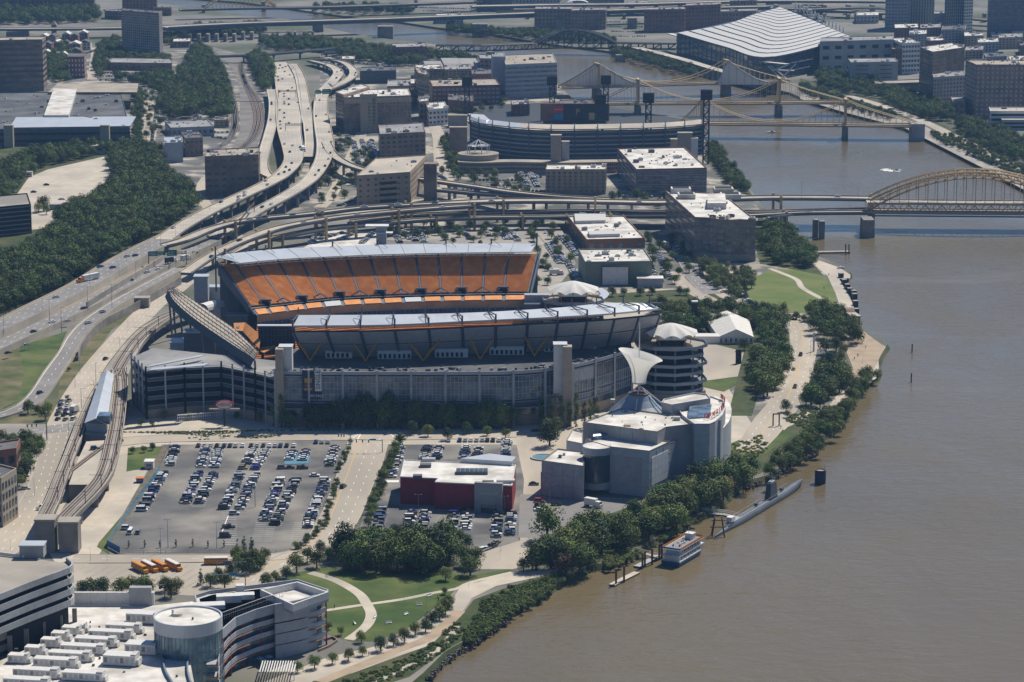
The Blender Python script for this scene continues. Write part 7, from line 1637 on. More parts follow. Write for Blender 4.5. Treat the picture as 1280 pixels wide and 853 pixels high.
wood('undergrowth','low green planting on the slope above the river steps',z7([(80,400),(180,340),(330,330),(390,330),(370,420),(300,470),(180,450)]),2.6,(1.0,1.8),['bush1','bush2','bush0'],'undergrowth')
wood('undergrowth','green planting beside the museum river path',[(905,560),(930,552),(950,545),(960,560),(935,590),(905,600)],3.4,(1.0,1.9),['bush1','bush2','bush0'],'undergrowth')
wood('undergrowth','hedges edging the great green lawn',[(935,372),(933,352),(929,352),(929,374),(945,394),(1000,402),(1000,396),(950,389)],2.8,(1.0,1.8),['bush0','bush2'],'undergrowth')
wood('undergrowth','scrub and weeds on the hillside edge of the westbound highway',[(-60,446),(0,403),(50,379),(100,353),(140,329),(165,314),(190,302),(190,296),(140,320),(80,354),(0,396),(-60,436)],3.4,(1.2,2.4),['bush0','bush2','bush1'],'undergrowth')
wood('undergrowth','clipped hedge along the back of the big parking lot',[(228,549),(288,545),(288,548),(228,552),(320,545),(352,543),(352,546),(320,549),(150,540),(150,541),(340,538),(340,537)],1.6,(.7,1.0),['bush0','bush2'],'undergrowth')
wood('undergrowth','low hedge strip along the stadium street kerb',[(150,540.5),(425,537),(640,535),(640,536),(425,538.6),(150,542)],2.0,(.6,.9),['bush0','bush2'],'undergrowth')
ns=[]
for x0,y0,x1,y1 in [(535,851,562,824),(562,824,605,799),(605,799,640,772),(985,588,1020,567),(930,614,985,589)]:
    for k in range(70):
        u=R.random();ns.append((x0+(x1-x0)*u+R.uniform(-2,3),y0+(y1-y0)*u+R.uniform(-5,1)))
b=MB()
for x,y in ns:
    q=G(x,y,-2.3+R.uniform(-.3,1.4));s_=R.uniform(.5,1.3);b.box((q.x,q.y,q.z),(s_*1.3,s_,s_),'rock',R.uniform(0,3),top=(s_*.8,s_*.6))
b.build('riprap',None,'pale boulders heaped at the foot of the river bank','rocks',None,'stuff')
if rest:
    for kk in sorted({r[2] for r in rest}):
        pass
    o=wood('woodland','smaller scattered trees among the streets and lots',None,1,(3.4,4.6),O5,'trees',[p for p,_,_ in rest],[q for _,q,_ in rest])
# ================================================================ cars
def car_meshes(kind):
    L,Wd,H,cab={'sedan':(4.7,1.85,1.45,(-1.75,1.0,-1.15,.35)),'suv':(4.8,1.95,1.8,(-2.25,1.05,-2.0,.5)),'pickup':(5.6,2.0,1.85,(-.5,1.25,-.35,.75)),'van':(5.2,2.0,2.1,(-2.5,1.9,-2.4,1.2))}[kind]
    zb=.95 if kind != 'sedan' else .85;b=MB();m='car_paint';w_=Wd/2
    prof=[(-L/2,.45),(-L/2+.08,zb-.05),(cab[0]-.02,zb),(cab[1]+.05,zb),(L/2-.25,zb-.13),(L/2,.62),(L/2-.02,.3),(-L/2+.02,.3)]
    A=[(x,-w_,z) for x,z in prof];C=[(x,w_,z) for x,z in prof];b.quad(list(reversed(A)),m);b.quad(C,m);b.loft(A+A[:1],C+C[:1],m)
    x0,x1,x2,x3=cab;wi=w_-.22;b.box(((x2+x3)/2,0,H-.03),(x3-x2+.06,wi*2+.06,.09),m)
    if kind == 'pickup':
        for s_ in (-1,1):b.box((-1.65,s_*(w_-.08),zb+.16),(2.2,.14,.4),m)
        b.box((-L/2+.1,0,zb+.16),(.14,Wd-.1,.4),m)
    body=b.mesh('body_'+kind);g=MB();i=len(g.v)
    g.v += [(x0,-w_+.06,zb),(x1,-w_+.06,zb),(x1,w_-.06,zb),(x0,w_-.06,zb),(x2,-wi,H-.07),(x3,-wi,H-.07),(x3,wi,H-.07),(x2,wi,H-.07)]
    for f in ((0,1,5,4),(1,2,6,5),(2,3,7,6),(3,0,4,7)):g.f.append(f);g.m.append(g.mi('car_glass'))
    if kind == 'pickup':g.box((-1.65,0,zb+.05),(2.1,Wd-.3,.02),'steel_dark')
    return body,g.mesh('glass_'+kind),L,Wd,H
CK={k:car_meshes(k) for k in ('sedan','suv','pickup','van')}
wb=MB();wb.tube((0,-.11,0),(0,.11,0),.33,'tyre',10);wb.tube((0,-.125,0),(0,.125,0),.2,'hvac',8);WHEEL=wb.mesh('wheel')
COLS=[('white',(.75,.75,.74)),('black',(.03,.03,.033)),('silver',(.48,.48,.48)),('dark grey',(.07,.073,.24)),('dark blue',(.025,.04,.24)),('grey',(.15,.155,.16)),('white',(.7,.7,.69)),('silver',(.38,.39,.4)),('black',(.018,.018,.02)),('dark grey',(.1,.1,.105)),('white',(.78,.78,.77)),('white',(.72,.72,.7)),('silver',(.45,.46,.47)),('silver',(.52,.52,.51)),('grey',(.2,.205,.21)),('dark grey',(.09,.095,.1)),('black',(.02,.02,.023)),('black',(.03,.03,.032)),('dark blue',(.03,.042,.075)),('grey',(.25,.25,.25)),('blue',(.06,.1,.17)),('tan',(.33,.28,.2)),('dark green',(.03,.07,.05))]
CARS=[]
def car(p,rz,where,group,kind=None,col=None,name='parked_car',fixed=None):
    CARS.append((Vector(p),rz,where,group,kind or R.choice(['sedan','sedan','suv','suv','suv','pickup','van'] if name == 'parked_car' else ['sedan','suv','suv','pickup','sedan']),col or R.choice(COLS),name,fixed))
ORD=['first','second','third','fourth','fifth','sixth','seventh','eighth','ninth','tenth','eleventh','twelfth']
def nth(i):return ORD[i] if i < 12 else '%dth' % (i+1)
BAY=MB()
def rowcars(a,c,where,group,gap=2.75,z=.24,fac=None,skipp=.05,zpx=0):
    A,C=G(*a,zpx),G(*c,zpx);L=(C-A).length;n=max(1,int(L/gap));d=(C-A).normalized();rz0=math.atan2(d.y,d.x)+math.pi/2 if fac is None else fac
    if gap == 3.1:
        for i in range(n+2):
            p=A+d*((i-.5)*L/max(1,n));BAY.quad([(p.x-2.9,p.y-.09,.238),(p.x+2.9,p.y-.09,.238),(p.x+2.9,p.y+.09,.238),(p.x-2.9,p.y+.09,.238)],'paint_white')
    for i in range(n+1):
        if R.random() < skipp:continue
        p=A+d*(i*L/max(1,n));car((p.x+R.uniform(-.25,.25),p.y,z+zpx),rz0+R.uniform(-.03,.03)+(math.pi if R.random() < .4 else 0),where,group,fixed=i)
zD=lambda x,y:(120+x*.28125,520+y*.28125)
zE=lambda x,y:(440+x*.2344,520+y*.2344)
g1='cars parked in the big lot';g2='cars parked around the red hall'
for nm,a,c in [('back block of the leftmost row',(352,143),(328,222)),('front block of the leftmost row',(300,262),(206,424)),('back block of the second row',(488,153),(466,230)),('front block of the second row',(456,262),(398,392)),('back block of the third row',(546,155),(524,230)),('front block of the third row',(524,262),(455,400)),
    ('back block of the fourth row',(698,158),(655,238)),('front block of the fourth row',(640,268),(570,416)),('back block of the fifth row',(756,160),(708,240)),('front block of the fifth row',(708,268),(640,416)),('back block of the sixth row',(875,166),(858,198)),('front block of the sixth row',(822,286),(748,470)),('short block behind the disabled bays',(935,160),(915,200)),('front block of the seventh row',(890,290),(796,486)),('back block of the rightmost row',(1062,145),(1036,226)),('front block of the rightmost row',(1022,286),(938,500))]:
    rowcars(zD(*a),zD(*c),nm+' of the big parking lot',g1,gap=3.1,fac=0.0)
for i,x in enumerate([455,482,510,538,570,596,622,652,690,716,744,772,797,820,848,880,978,1005,1032]):
    q=G(*zD(x,138 if x < 900 else 122));car((q.x,q.y,.24),math.pi/2,'line nosed against the back hedge of the big parking lot',g1,fixed=i)
for x,y,w_ in [(137,506,'standing alone at the left front of the big lot'),(590,500,'alone in the bays, upper one of two near the lot front'),(575,541,'alone in the bays, lower one near the lot front'),(615,440,'at the front tip of the fifth row'),(828,236,'near the small booth in the big lot'),(862,236,'between two others beside the disabled bays'),(918,236,'right of the booth in the big lot'),(972,270,'crossing the aisle near the right gate of the big lot'),(880,291,'at the aisle edge by the booth')]:
    q=G(*zD(x,y));car((q.x,q.y,.24),0,w_,g1,fixed=-1)
for nm,a,c in [('left row behind the hedge',(262,178),(206,330)),('second block behind the red hall',(402,172),(384,232)),('third block behind the red hall',(464,172),(448,234)),('fourth block behind the red hall',(608,172),(594,228)),('fifth block behind the red hall',(680,170),(664,228)),('far right row behind the red hall',(828,140),(818,212)),('left row in front of the red hall',(160,502),(134,606)),('second row in front of the red hall',(320,515),(300,605)),('third row in front of the red hall',(398,515),(372,612)),('fourth row in front of the red hall',(548,520),(530,602)),('fifth row in front of the red hall',(622,522),(606,610)),('sixth row in front of the red hall',(778,522),(768,650)),('seventh row in front of the red hall',(852,522),(842,650))]:
    rowcars(zE(*a),zE(*c),nm,g2,gap=3.1,fac=0.0)
for i,x in enumerate([515,575,605,635,665,695,722,752,785]):
    q=G(*zE(x,136));car((q.x,q.y,.24),math.pi/2,'line along the rear edge of the lot behind the red hall',g2,fixed=i)
for i,(x,y) in enumerate([(700,722),(718,715),(735,708),(752,700),(770,682)]):
    q=G(*zE(x,y));car((q.x,q.y,.24),.9,'diagonal group before the red hall exit',g2,fixed=i)
for x,y,w_,k,co in [(1000,462,'low in front of the museum loading side','suv',('red',(.33,.04,.03))),(1000,486,'behind the red one at the museum car park','suv',('black',(.02,.02,.023))),(1000,508,'last in the stack at the museum car park','sedan',('white',(.78,.78,.77))),(1090,478,'facing the museum car park tree','suv',('black',(.02,.02,.023))),(970,370,'on the museum ramp','sedan',('black',(.02,.02,.023)))]:
    q=G(*zE(x,y));car((q.x,q.y,.24),0,w_,'cars at the museum',k,co)
for x,y,rz,w_,k,co in [(690,534,0,'on the museum forecourt by the round tree','pickup',('white',(.78,.78,.77))),(163,667,1.5,'below the little lawn','van',('white',(.78,.78,.77))),(173,667,1.5,'below the little lawn, beside the white van','suv',('grey',(.2,.205,.21))),(670,540,.2,'in the shade of the forecourt tree','suv',('black',(.02,.02,.023))),(32,612,.1,'parked by the left edge strip','sedan',('silver',(.45,.46,.47))),(30,596,.1,'under the trees at the left edge','van',('white',(.78,.78,.77))),(119,562,.2,'on the tram platform','suv',('dark grey',(.09,.095,.1))),(1051,336,.4,'driving on the river wharf','van',('white',(.78,.78,.77))),(1052,346,1.4,'on the wharf point by the water','suv',('silver',(.5,.5,.5)))]:
    q=G(x,y);car((q.x,q.y,.06 if k != 'x' else 0),rz,w_,'single parked cars',k,co)
q=CARS[-3];CARS[-3]=(G(119,562,7.5),)+q[1:]
for i,(x,y) in enumerate([(77,503),(86,503),(76,508),(84.5,508),(75,514),(83,514),(93,513),(73,519),(81,520),(92,519),(72.5,525.5),(82,526),(92,525)]):
    q=G(x,y);car((q.x,q.y,.2),1.35,'queue waiting at the ramp street signals','cars waiting at the signals',name='moving_car',fixed=i)
for a,c,w_,n_,fc in [((452,176),(462,202),'lot under the brown hotel, left line',0,0),((484-42,178),(448,205),'lot under the brown hotel',0,0),((464,176),(472,203),'lot under the brown hotel',0,0),((476-14,178),(470,206),'lot under the hotel',0,0),
    ((493,290),(500,304),'lots behind the stadium roof',0,0),((515,291),(520,303),'lots behind the stadium roof',0,0),((526,290),(530,303),'lots behind the stadium roof',0,0),((604,288),(612,296),'lots behind the stadium roof',0,0),((630,286),(640,300),'lots behind the stadium roof',0,0),((640,292),(648,302),'lots behind the stadium roof',0,0),
    ((684,306),(700,330),'diagonal lot beside the stadium end',0,0),((690,304),(706,328),'diagonal lot beside the stadium end',0,0),((700,296),(722,320),'diagonal lot beside the stadium end',0,0),((706,296),(716,308),'diagonal lot beside the stadium end',0,0),((668,292),(682,292),'lot beside the brick showroom',0,1.5),((672,334),(690,338),'lot beside the stadium end',0,1.5),
    ((870,340),(905,366),'line along the drive below the big office',0,.5),((905,356),(945,384),'line along the drive below the big office',0,.5),((893,345),(930,368),'line along the drive',0,.5),((650,216),(660,234),'lot left of the tan hotel',0,0),((662,216),(672,234),'lot left of the tan hotel',0,0),((575,232),(640,233),'row under the dark ramps',0,1.5),((600,226),(650,226),'row under the dark ramps',0,1.5),
    ((370,238),(402,226),'lot under the second viaduct',0,.3),((384,230),(404,216),'lot under the second viaduct',0,.3),((424,232),(440,228),'lot under the bridge ramp',0,.3),((424,258),(440,252),'lot under the bridge ramp',0,.3),((262,250),(290,248),'lot under the viaduct',0,.3),((126,96),(200,96),'lot under the long warehouse',0,1.5),((126,101),(200,101),'lot under the long warehouse',0,1.5),((132,92),(210,92),'lot under the long warehouse',0,1.5),((196,132),(190,176),'kerb of the wide left street',0,1.4),((236,128),(246,150),'pocket lot in the trees',0,0),((244,128),(250,150),'pocket lot in the trees',0,0),((268,166),(284,166),'lot by the railway',0,1.5),((266,172),(282,174),'lot by the railway',0,1.5),
    ((760,28),(800,28),'far lots at the top',0,1.5),((760,34),(802,34),'far lots at the top',0,1.5),((765,40),(802,40),'far lots at the top',0,1.5),((770,46),(806,46),'far lots at the top',0,1.5),((1118,124),(1150,126),'lot before the gold lettering',0,1.5),((1112,120),(1150,121),'lot before the gold lettering',0,1.5),((450,80),(490,84),'far lot by the river trees',0,1.5),((452,86),(488,90),'far lot by the river trees',0,1.5),((520,10),(600,12),'far top lot',0,1.5),((530,14),(600,16),'far top lot',0,1.5),((1210,194),(1290,226),'road by the far river wall',0,.4),((330,118-42),(345,80),'yard',0,0),((846,308),(858,330),'kerb of the avenue by the big office',0,1.9),((660,240),(676,240),'under the ramp',0,1.5),((10,262),(24,262),'edge of the pale lot',0,.3)]:
    rowcars(a,c,w_,'far parked cars',gap=3.0 if fc in (0,1.5) else 6.2,fac=fc if fc else 0.0)
rowcars((428,292),(400,300),'painted roof deck behind the stadium canopy','roof deck cars',z=.2,fac=0.0);rowcars((444,292),(425,300),'painted roof deck behind the stadium canopy','roof deck cars',z=.2,fac=0.0);rowcars((405,286),(388,305),'painted roof deck behind the stadium canopy','roof deck cars',z=.2,fac=0.4);rowcars((466,292),(452,305),'painted roof deck behind the stadium canopy','roof deck cars',z=.2,fac=0.4)
for x,y,k,co in [(42,241,'suv',('black',(.03,.03,.032))),(58,232,'suv',('black',(.03,.03,.032))),(77,250,'pickup',('white',(.78,.78,.77))),(15,241,'pickup',('white',(.78,.78,.77)))]:
    q=G(x,y);car((q.x,q.y,.24),.1,{42:'dark one in front on the pale empty lot',58:'dark one behind on the pale empty lot',77:'at the near right of the pale empty lot',15:'at the left edge of the pale lot'}[x],'cars on the pale empty lot',k,co,fixed=-1)
for y0 in range(286,300,5):
    for x0 in (500,545,575,620):rowcars((x0+y0-286,y0),(x0+y0-286+3,y0+4),'lots','far parked cars',gap=3.0,fac=0.0)
for a,c,w_,n_,fc in [((556,236),(676,240),'x',0,1.5),((840,262),(846,300),'x',0,1.6),((770,246),(850,248),'x',0,1.5),((540,215),(556,225),'x',0,.2),((648,170+50),(676,222),'x',0,1.5),((710,330),(724,352),'x',0,0),((822,318),(838,350),'x',0,.2),((806,324),(818,345),'x',0,.2),((405,212),(420,190),'x',0,.2),((500,112),(520,112),'x',0,1.5),((176,128),(176,172),'x',0,1.5),((64,60),(110,58),'x',0,1.5),((100,70),(118,64),'x',0,.2)]:
    rowcars(a,c,w_,'far parked cars',gap=3.0 if fc in (0,1.5) else 6.2,fac=fc if fc else 0.0)
BAY.build('bay_lines',None,None,None,None,'structure')
# moving traffic on the traced carriageways
def traffic(key,n,where,lanes,off=(0,0,0),umin=.02,umax=.98,seed=0,flip=False):
    o,pts=HW[key];rr=random.Random(seed+len(pts));loc=Vector(o.location);P=resample([Vector(p[:3]) for p in pts],200);us=sorted(rr.uniform(umin,umax) for _ in range(n))
    last=-1
    for i,u in enumerate(us):
        if u-last < .006:u=last+.008
        last=u;k=min(198,int(u*199));d=(P[k+1]-P[k]).normalized();nr=Vector((-d.y,d.x,0));wd=pts[min(len(pts)-1,int(u*len(pts)))][3];ln=rr.randrange(lanes)
        p=P[k]+nr*((ln+.5)/lanes-.5)*wd*.88+loc;car((p.x,p.y,p.z+.03),math.atan2(d.y,d.x)+(math.pi if flip else 0),where,'cars on the highways',name='moving_car',fixed=i)
traffic('h1',46,'long busy viaduct, counted from the highway end',5,seed=3)
traffic('h1b',3,'narrow exit ramp',2,seed=4)
traffic('h1c',2,'empty express lanes',2,seed=5)
traffic('h2',22,'second curving viaduct, counted from its top',4,seed=6)
traffic('h3',12,'raised bridge approach, counted from the highway end',2,seed=7)
traffic('h4',5,'lower curving bridge approach',2,seed=9)
traffic('h2b',4,'outer loop lane',2,seed=8)
def exact(lst,where,z,rz):
    for i,(x,y) in enumerate(lst):
        p=G(x,y,z+.7);car((p.x,p.y,z+.05),rz+R.uniform(-.05,.05),where,'cars on the highways',name='moving_car',fixed=i)
exact([(159,320),(169,319),(125,333),(141,334),(70,371)],'westbound highway below the wood, counted from the bridge side',7,.95)
exact([(65,402),(84,401),(105,385),(122,371),(128,389),(163,350),(184,340),(198,336),(243,316),(42,414)],'eastbound highway, counted from the left',3,.95)
exact([(110,403),(10,441),(32,431)],'lanes left of the retaining wall',2.6,.95)
exact([(132,448),(50,491),(52,634)],'ramp street and slip road',.3,1.2)
exact([(429,608)],'wide street between the parking lots',.1,1.3);exact([(1001,443),(992,461),(994,483)],'river drive, counted from the top',.1,1.35)
CARS.sort(key=lambda c:c[0].y*(1.0 if c[6] == 'parked_car' else .8));far=MB();cnt={};used={}
for nm_,c_ in {'white':(.75,.75,.74),'silver':(.45,.46,.47),'dark':(.05,.052,.056),'black':(.025,.025,.027),'blue':(.03,.07,.16),'red':(.3,.04,.03)}.items():mat('car_'+nm_,c_,rough=.3,spec=.6)
for i,(p,rz,where,group,kind,(cn,co),name,fx) in enumerate(CARS):
    body,glass,L,Wd,H=CK[kind]
    if i < 300:
        kw={'suv':'SUV','sedan':'car','pickup':'pickup','van':'van'}[kind]
        lab='%s %s, %s in the %s' % (cn,kw,nth(fx),where) if fx is not None and fx >= 0 else '%s %s %s' % (cn,kw,where)
        wl=lab.split()
        if len(wl) > 16:lab=' '.join(wl[:16])
        t=thing(name,lab,'car',tuple(p),rz,group);o=link('body',body,t);o.color=(*co,1);link('windows',glass,t)
        for sx in (-1,1):
            for sy in (-1,1):wh=link('wheel',WHEEL,t);wh.location=(sx*L*.31,sy*(Wd/2-.1),.33)
    else:
        m='car_'+{'white':'white','silver':'silver','grey':'silver','dark grey':'dark','black':'black','dark blue':'blue','blue':'blue','red':'red','orange brown':'red','tan':'silver','dark green':'dark'}[cn]
        far.box((p.x,p.y,p.z+.62),(L,Wd,.62),m,rz,top=(L*.96,Wd*.95));k=math.cos(rz);s_=math.sin(rz);far.box((p.x-k*.2,p.y-s_*.2,p.z+1.14),(L*.62,Wd*.9,.44),'car_glass',rz,top=(L*.42,Wd*.75));far.box((p.x-k*.2,p.y-s_*.2,p.z+1.4),(L*.43,Wd*.76,.07),m,rz);far.box((p.x,p.y,p.z+.2),(L*.86,Wd*.96,.3),'tyre',rz)
far.build('distant_cars',None,'many tiny parked and moving cars in the far lots and streets','cars',None,'stuff')
# ---- buses and trucks
def bus(x,y,rz,roof,label):
    t=thing('school_bus',label,'bus',tuple(G(x,y)),rz,'school buses in the yard');b=MB();b.box((-.6,0,1.75),(9.6,2.4,2.3),'bus_yellow',0,top=(9.5,2.2));b.box((4.9,0,1.15),(1.9,2.1,1.2),'bus_yellow',0,top=(1.7,1.8))
    for z in (1.2,1.6):b.box((-.6,0,z),(9.62,2.44,.07),'sign_black')
    b.build('body',t);b=MB();b.box((-.6,0,2.97),(9.5,2.2,.18),roof,0,top=(9.3,1.7));b.build('roof',t);b=MB()
    for k in range(10):
        for s_ in (-1,1):b.box((-4.7+k*.9,s_*1.16,2.3),(.66,.08,.62),'car_glass')
    b.box((4.2,0,2.3),(.1,2.0,.8),'car_glass');b.box((-5.4,0,2.3),(.1,1.8,.7),'car_glass');b.build('windows',t)
    for sx in (-3.2,4.2):
        for sy in (-1,1):wh=link('wheel',WHEEL,t);wh.location=(sx,sy*1.05,.5);wh.scale=(1.5,1.6,1.5)
bus(175,714,-.95,'bus_yellow','leftmost yellow school bus in the yard row of four');bus(187,712.5,-.95,'panel_white','second school bus of the row, with a white roof');bus(200,711.5,-.95,'bus_yellow','third school bus of the row, all yellow');bus(217,711,-.95,'panel_white','rightmost school bus of the row, with long white roof');bus(272,705.5,.05,'panel_white','single school bus half hidden behind the yard trees')
def truck(x,y,z,rz,L,cab,label,name='semi_truck',cat='truck',box='panel_white'):
    t=thing(name,label,cat,tuple(G(x,y,z)),rz);b=MB();b.box((-L*.12,0,2.5),(L*.72,2.5,2.9),box);b.build('trailer',t);b=MB();b.box((L*.35,0,1.7),(2.6,2.4,2.6),cab,0,top=(2.0,2.2));b.box((L*.46,0,1.1),(1.7,2.2,1.4),cab);b.build('cab',t)
    b=MB();b.box((L*.35+1.25,0,2.3),(.15,2.0,.9),'car_glass');b.build('windscreen',t)
    for u in (-.42,-.35,.12,.2,.44):
        for sy in (-1,1):wh=link('wheel',WHEEL,t);wh.location=(L*u,sy*1.1,.5);wh.scale=(1.5,1.5,1.5)
truck(110,351,7.1,.97-math.pi,19,'truck_orange','orange cab truck hauling a long white trailer on the westbound highway')
truck(379,189,9.1,1.75+math.pi,17,'panel_white','white semi truck on the right lane of the busy viaduct')
truck(213,329,3.6,.95,9,'panel_white','dark box truck under the green highway sign','box_truck','truck','steel_dark');truck(232,326,3.8,.95,8,'panel_white','white box truck just right of the green highway sign','box_truck')
truck(741,634,.05,-.6,8,'panel_white','delivery truck with striped side at the museum loading yard','box_truck');truck(93,516,.2,1.35,7,'panel_white','white box truck among the cars at the signals','box_truck');truck(832,309,.1,1.9,8,'panel_white','white box truck on the avenue by the big office','box_truck');truck(695,344,.1,.1,9,'panel_white','white trailer truck parked beside the stadium end lot','box_truck')
# ================================================================ boats and river things
a,c=G(893,672,WZ),G(1004,605,WZ);d=c-a;L=95.0;t=thing('submarine','grey museum submarine moored bow outward along the river bank','submarine',tuple((a+c)/2),math.atan2(d.y,d.x));L=d.length
b=MB();N_=26;n=14;i0=0
for i in range(N_+1):
    u=i/N_;x=(u-.5)*L;r=2.9*min(1,(u/.28)**.7 if u < .28 else 1,((1-u)/.16)**.6 if u > .84 else 1)+.12;zc=.3+(1.9*max(0,u-.8)/.2 if u > .8 else 0)
    for k in range(n):
        an=2*math.pi*k/n;b.v.append((x,r*math.cos(an)*.85,zc+min(r*.75*math.sin(an)+.2,2.5+(1.3*max(0,u-.75)/.25))))
for i in range(N_):
    for k in range(n):b.f.append((i*n+k,(i+1)*n+k,(i+1)*n+(k+1) % n,i*n+(k+1) % n));b.m.append(b.mi('hull_grey'))
b.build('hull',t,smooth=True);b=MB();b.box((2,0,2.35),(L*.78,2.2,.5),'panel_grey',0,top=(L*.76,2.2));b.build('deck',t)
b=MB();b.box((L*.12,0,6),(8.5,2.8,7.2),'hull_grey',0,top=(6,2.2));b.box((L*.12,0,9.9),(4,1.8,.8),'panel_grey');b.build('conning_tower',t);b=MB();b.tube((L*.12,0,9),(L*.12,0,14),.22,'steel_grey');b.tube((L*.12+1.4,0,9),(L*.12+1.4,0,12),.15,'steel_grey');b.build('periscope',t)
for x in (.24,-.05):b=MB();b.box((L*x,0,3.6),(1.6,1.4,1.2),'hull_grey');b.tube((L*x,0,4),(L*x+3.4,0,4.6),.16,'steel_dark');b.build('deck_gun',t)
b=MB();b.box((-L*.33,0,4),(3.6,2.6,2),'panel_white');b.build('entrance_hatch',t)
b=MB()
for s_ in (-1,1):
    for k in range(34):x=-L*.38+k*L*.74/34;b.tube((x,s_*1.6,2.9),(x,s_*1.6,3.9),.05,'steel_light',3)
    b.tube((-L*.38,s_*1.6,3.9),(L*.36,s_*1.6,3.9),.06,'steel_light',3)
b.build('railing',t)
b=MB();b.box((L*.30,-3.15,1.9),(6,.08,1.2),'panel_white');b.build('number_patch',t) if False else None
a,c=G(847,710,WZ),G(880.5,690,WZ);e=G(827,706,WZ);d=c-a;L=d.length+3;wv=(e-a).length;ctr=(a+c)/2+(e-a)*.45;t=thing('excursion_boat','white three-deck excursion boat with blue hull at the small dock','boat',tuple(ctr),math.atan2(d.y,d.x));wd=8.4;L=27
def hull(L,wd,z0,z1,m,fl=.85):
    P=[(-L/2,-wd/2),(L*.28,-wd/2),(L*.42,-wd*.34),(L/2,0),(L*.42,wd*.34),(L*.28,wd/2),(-L/2,wd/2)];b=MB();b.prism([(x*.97,y*fl) for x,y in P],z0,z1,m,m,poly1=P);return b
hull(L,wd,-.6,1.9,'hull_blue').build('hull',t);hull(L*.98,wd*.98,1.9,2.4,'panel_white',1).build('bulwark',t)
b=MB();b.box((-1,0,3.1),(L*.84,wd*.8,2.4),'panel_white');b.box((-1,0,4.4),(L*.92,wd*.94,.2),'panel_white');b.box((-.5,0,5.6),(L*.72,wd*.78,2.2),'panel_white');b.build('cabin',t)
b=MB();b.box((-1,0,6.85),(L*.86,wd*.98,.2),'panel_white');b.box((-1,0,7.0),(L*.8,wd*.86,.12),'roof_grey');b.build('upper_deck',t)
for z,l_,w2 in ((3.2,.8,.8),(5.6,.68,.78)):
    b=MB()
    for k in range(9):
        for s_ in (-1,1):b.box((-1+(k-4)*L*l_/10,s_*(wd*w2/2+.02),z),(L*l_/14,.1,1.0),'car_glass')
    b.build('windows',t,kind='stuff')
b=MB()
for s_ in (-1,1):
    b.box((-1,s_*wd*.48,7.5),(L*.86,.08,.9),'truck_orange')
    for k in range(8):b.tube((-1+(k-3.5)*L*.12,s_*wd*.46,2),(-1+(k-3.5)*L*.12,s_*wd*.46,6.8),.09,'panel_white',4)
b.box((-1+L*.43,0,7.5),(.08,wd*.96,.9),'truck_orange');b.box((-1-L*.43,0,7.4),(.08,wd*.96,.8),'sign_blue');b.build('railing',t)
b=MB();b.box((L*.22,0,8.3),(3,3.4,2.2),'panel_white');b.box((L*.22+1.55,0,8.6),(.1,2.8,.9),'car_glass');b.box((L*.22,0,9.5),(3.4,3.8,.15),'panel_white');b.tube((L*.16,0,9.4),(L*.16,0,12.5),.1,'panel_white',4);b.build('wheelhouse',t)
b=MB()
for k in range(14):b.box((-8+k*.85,R.uniform(-2,2),7.4),(.5,.5,.8),R.choice(['steel_light','navy','panel_white']))
b.build('deck_chairs',t,kind='stuff')
def dock(px,wd,label,m='concrete_light',piles=(),z=-1.7):
    P=[G(x,y,z) for x,y in px];t=thing('floating_dock',label,'dock',tuple(P[0]));o=P[0];P=[p-o for p in P];b=MB();b.slab(offs(P,-wd/2),offs(P,wd/2),.8,m,'wood');b.build('deck',t)
    for x,y in piles:q=G(x,y,WZ)-o;b=MB();b.tube((q.x,q.y,-2),(q.x,q.y,6.0),.45,'rust_brown',8);b.build('pile',t)
    return t
dock([(765,731),(778,724),(796,715)],2.8,'narrow pale floating dock with two brown piles',piles=[(770,732),(780,728)])
dock([(796,708),(812,700),(824,694)],3.0,'gangway dock left of the excursion boat','panel_grey',piles=[(803,711),(806,709),(815,706),(824,700),(827,699)])
t=thing('gangway','long truss gangway from the bank to the boat dock','gangway');b=MB();p=[G(786,687,0),G(822,696,-1)];b.slab(offs(p,-1),offs(p,1),.3,'concrete_light')
for s_ in (-1,1):b.path([q+Vector((0,0,1.1)) for q in offs(p,s_)],.1,'steel_light',4)
b.build('deck',t)
t=thing('gangway','blue grey truss gangway reaching from the trees to the submarine','gangway');b=MB();p=[G(868,640,-.5),G(905,643,-2.0),G(928,648,-1)];b.slab(offs(p,-1.2),offs(p,1.2),.4,'panel_grey')
for s_ in (-1,1):
    b.path([q+Vector((0,0,1.6)) for q in offs(p,s_*1.2)],.12,'steel_light',4)
    for k in range(12):q=p[0].lerp(p[1],k/12)+Vector((0,s_*1.2,0));b.tube(q,q+Vector((1,0,1.6)),.07,'steel_light',3)
b.build('deck',t)
q=G(898,672,WZ);t=thing('mooring_trestle','rusty timber frame standing behind the submarine stern','mooring',tuple(q));b=MB()
for x,y in ((-3,0),(3,0),(-3,4),(3,4)):b.tube((x,y,-2),(x*.5,y*.6+1,8),.3,'rust_brown',5)
b.box((0,2,7),(6,.4,.4),'rust_brown');b.box((0,2,4),(7,.4,.4),'rust_brown');b.build('frame',t)
q=G(1026,606,WZ);r=7/S(1026,606,WZ);t=thing('mooring_cell','round dark steel mooring cell standing alone off the submarine bow','mooring',tuple(q));b=MB();b.lathe((0,r,0),[(r,-2),(r,6.4),(r-.4,6.4),(r-.5,5.9),(.05,6.0)],'navy',28,mats=['navy','rust_brown','rust_brown','concrete']);b.build('shell',t);b=MB();b.tube((r*.8,r,6),(r*.8,r,9),.1,'steel_grey',4);b.build('pole',t)
for x,yb,h,l in [(1140,441,5,'upper'),(1139,478,5,'lower')]:
    q=G(x,yb,WZ);t=thing('river_marker',l+' dark post marker standing in the open river','marker',tuple(q));b=MB();b.tube((0,0,-1),(0,0,h),.4,'steel_blue',6);b.build('post',t)
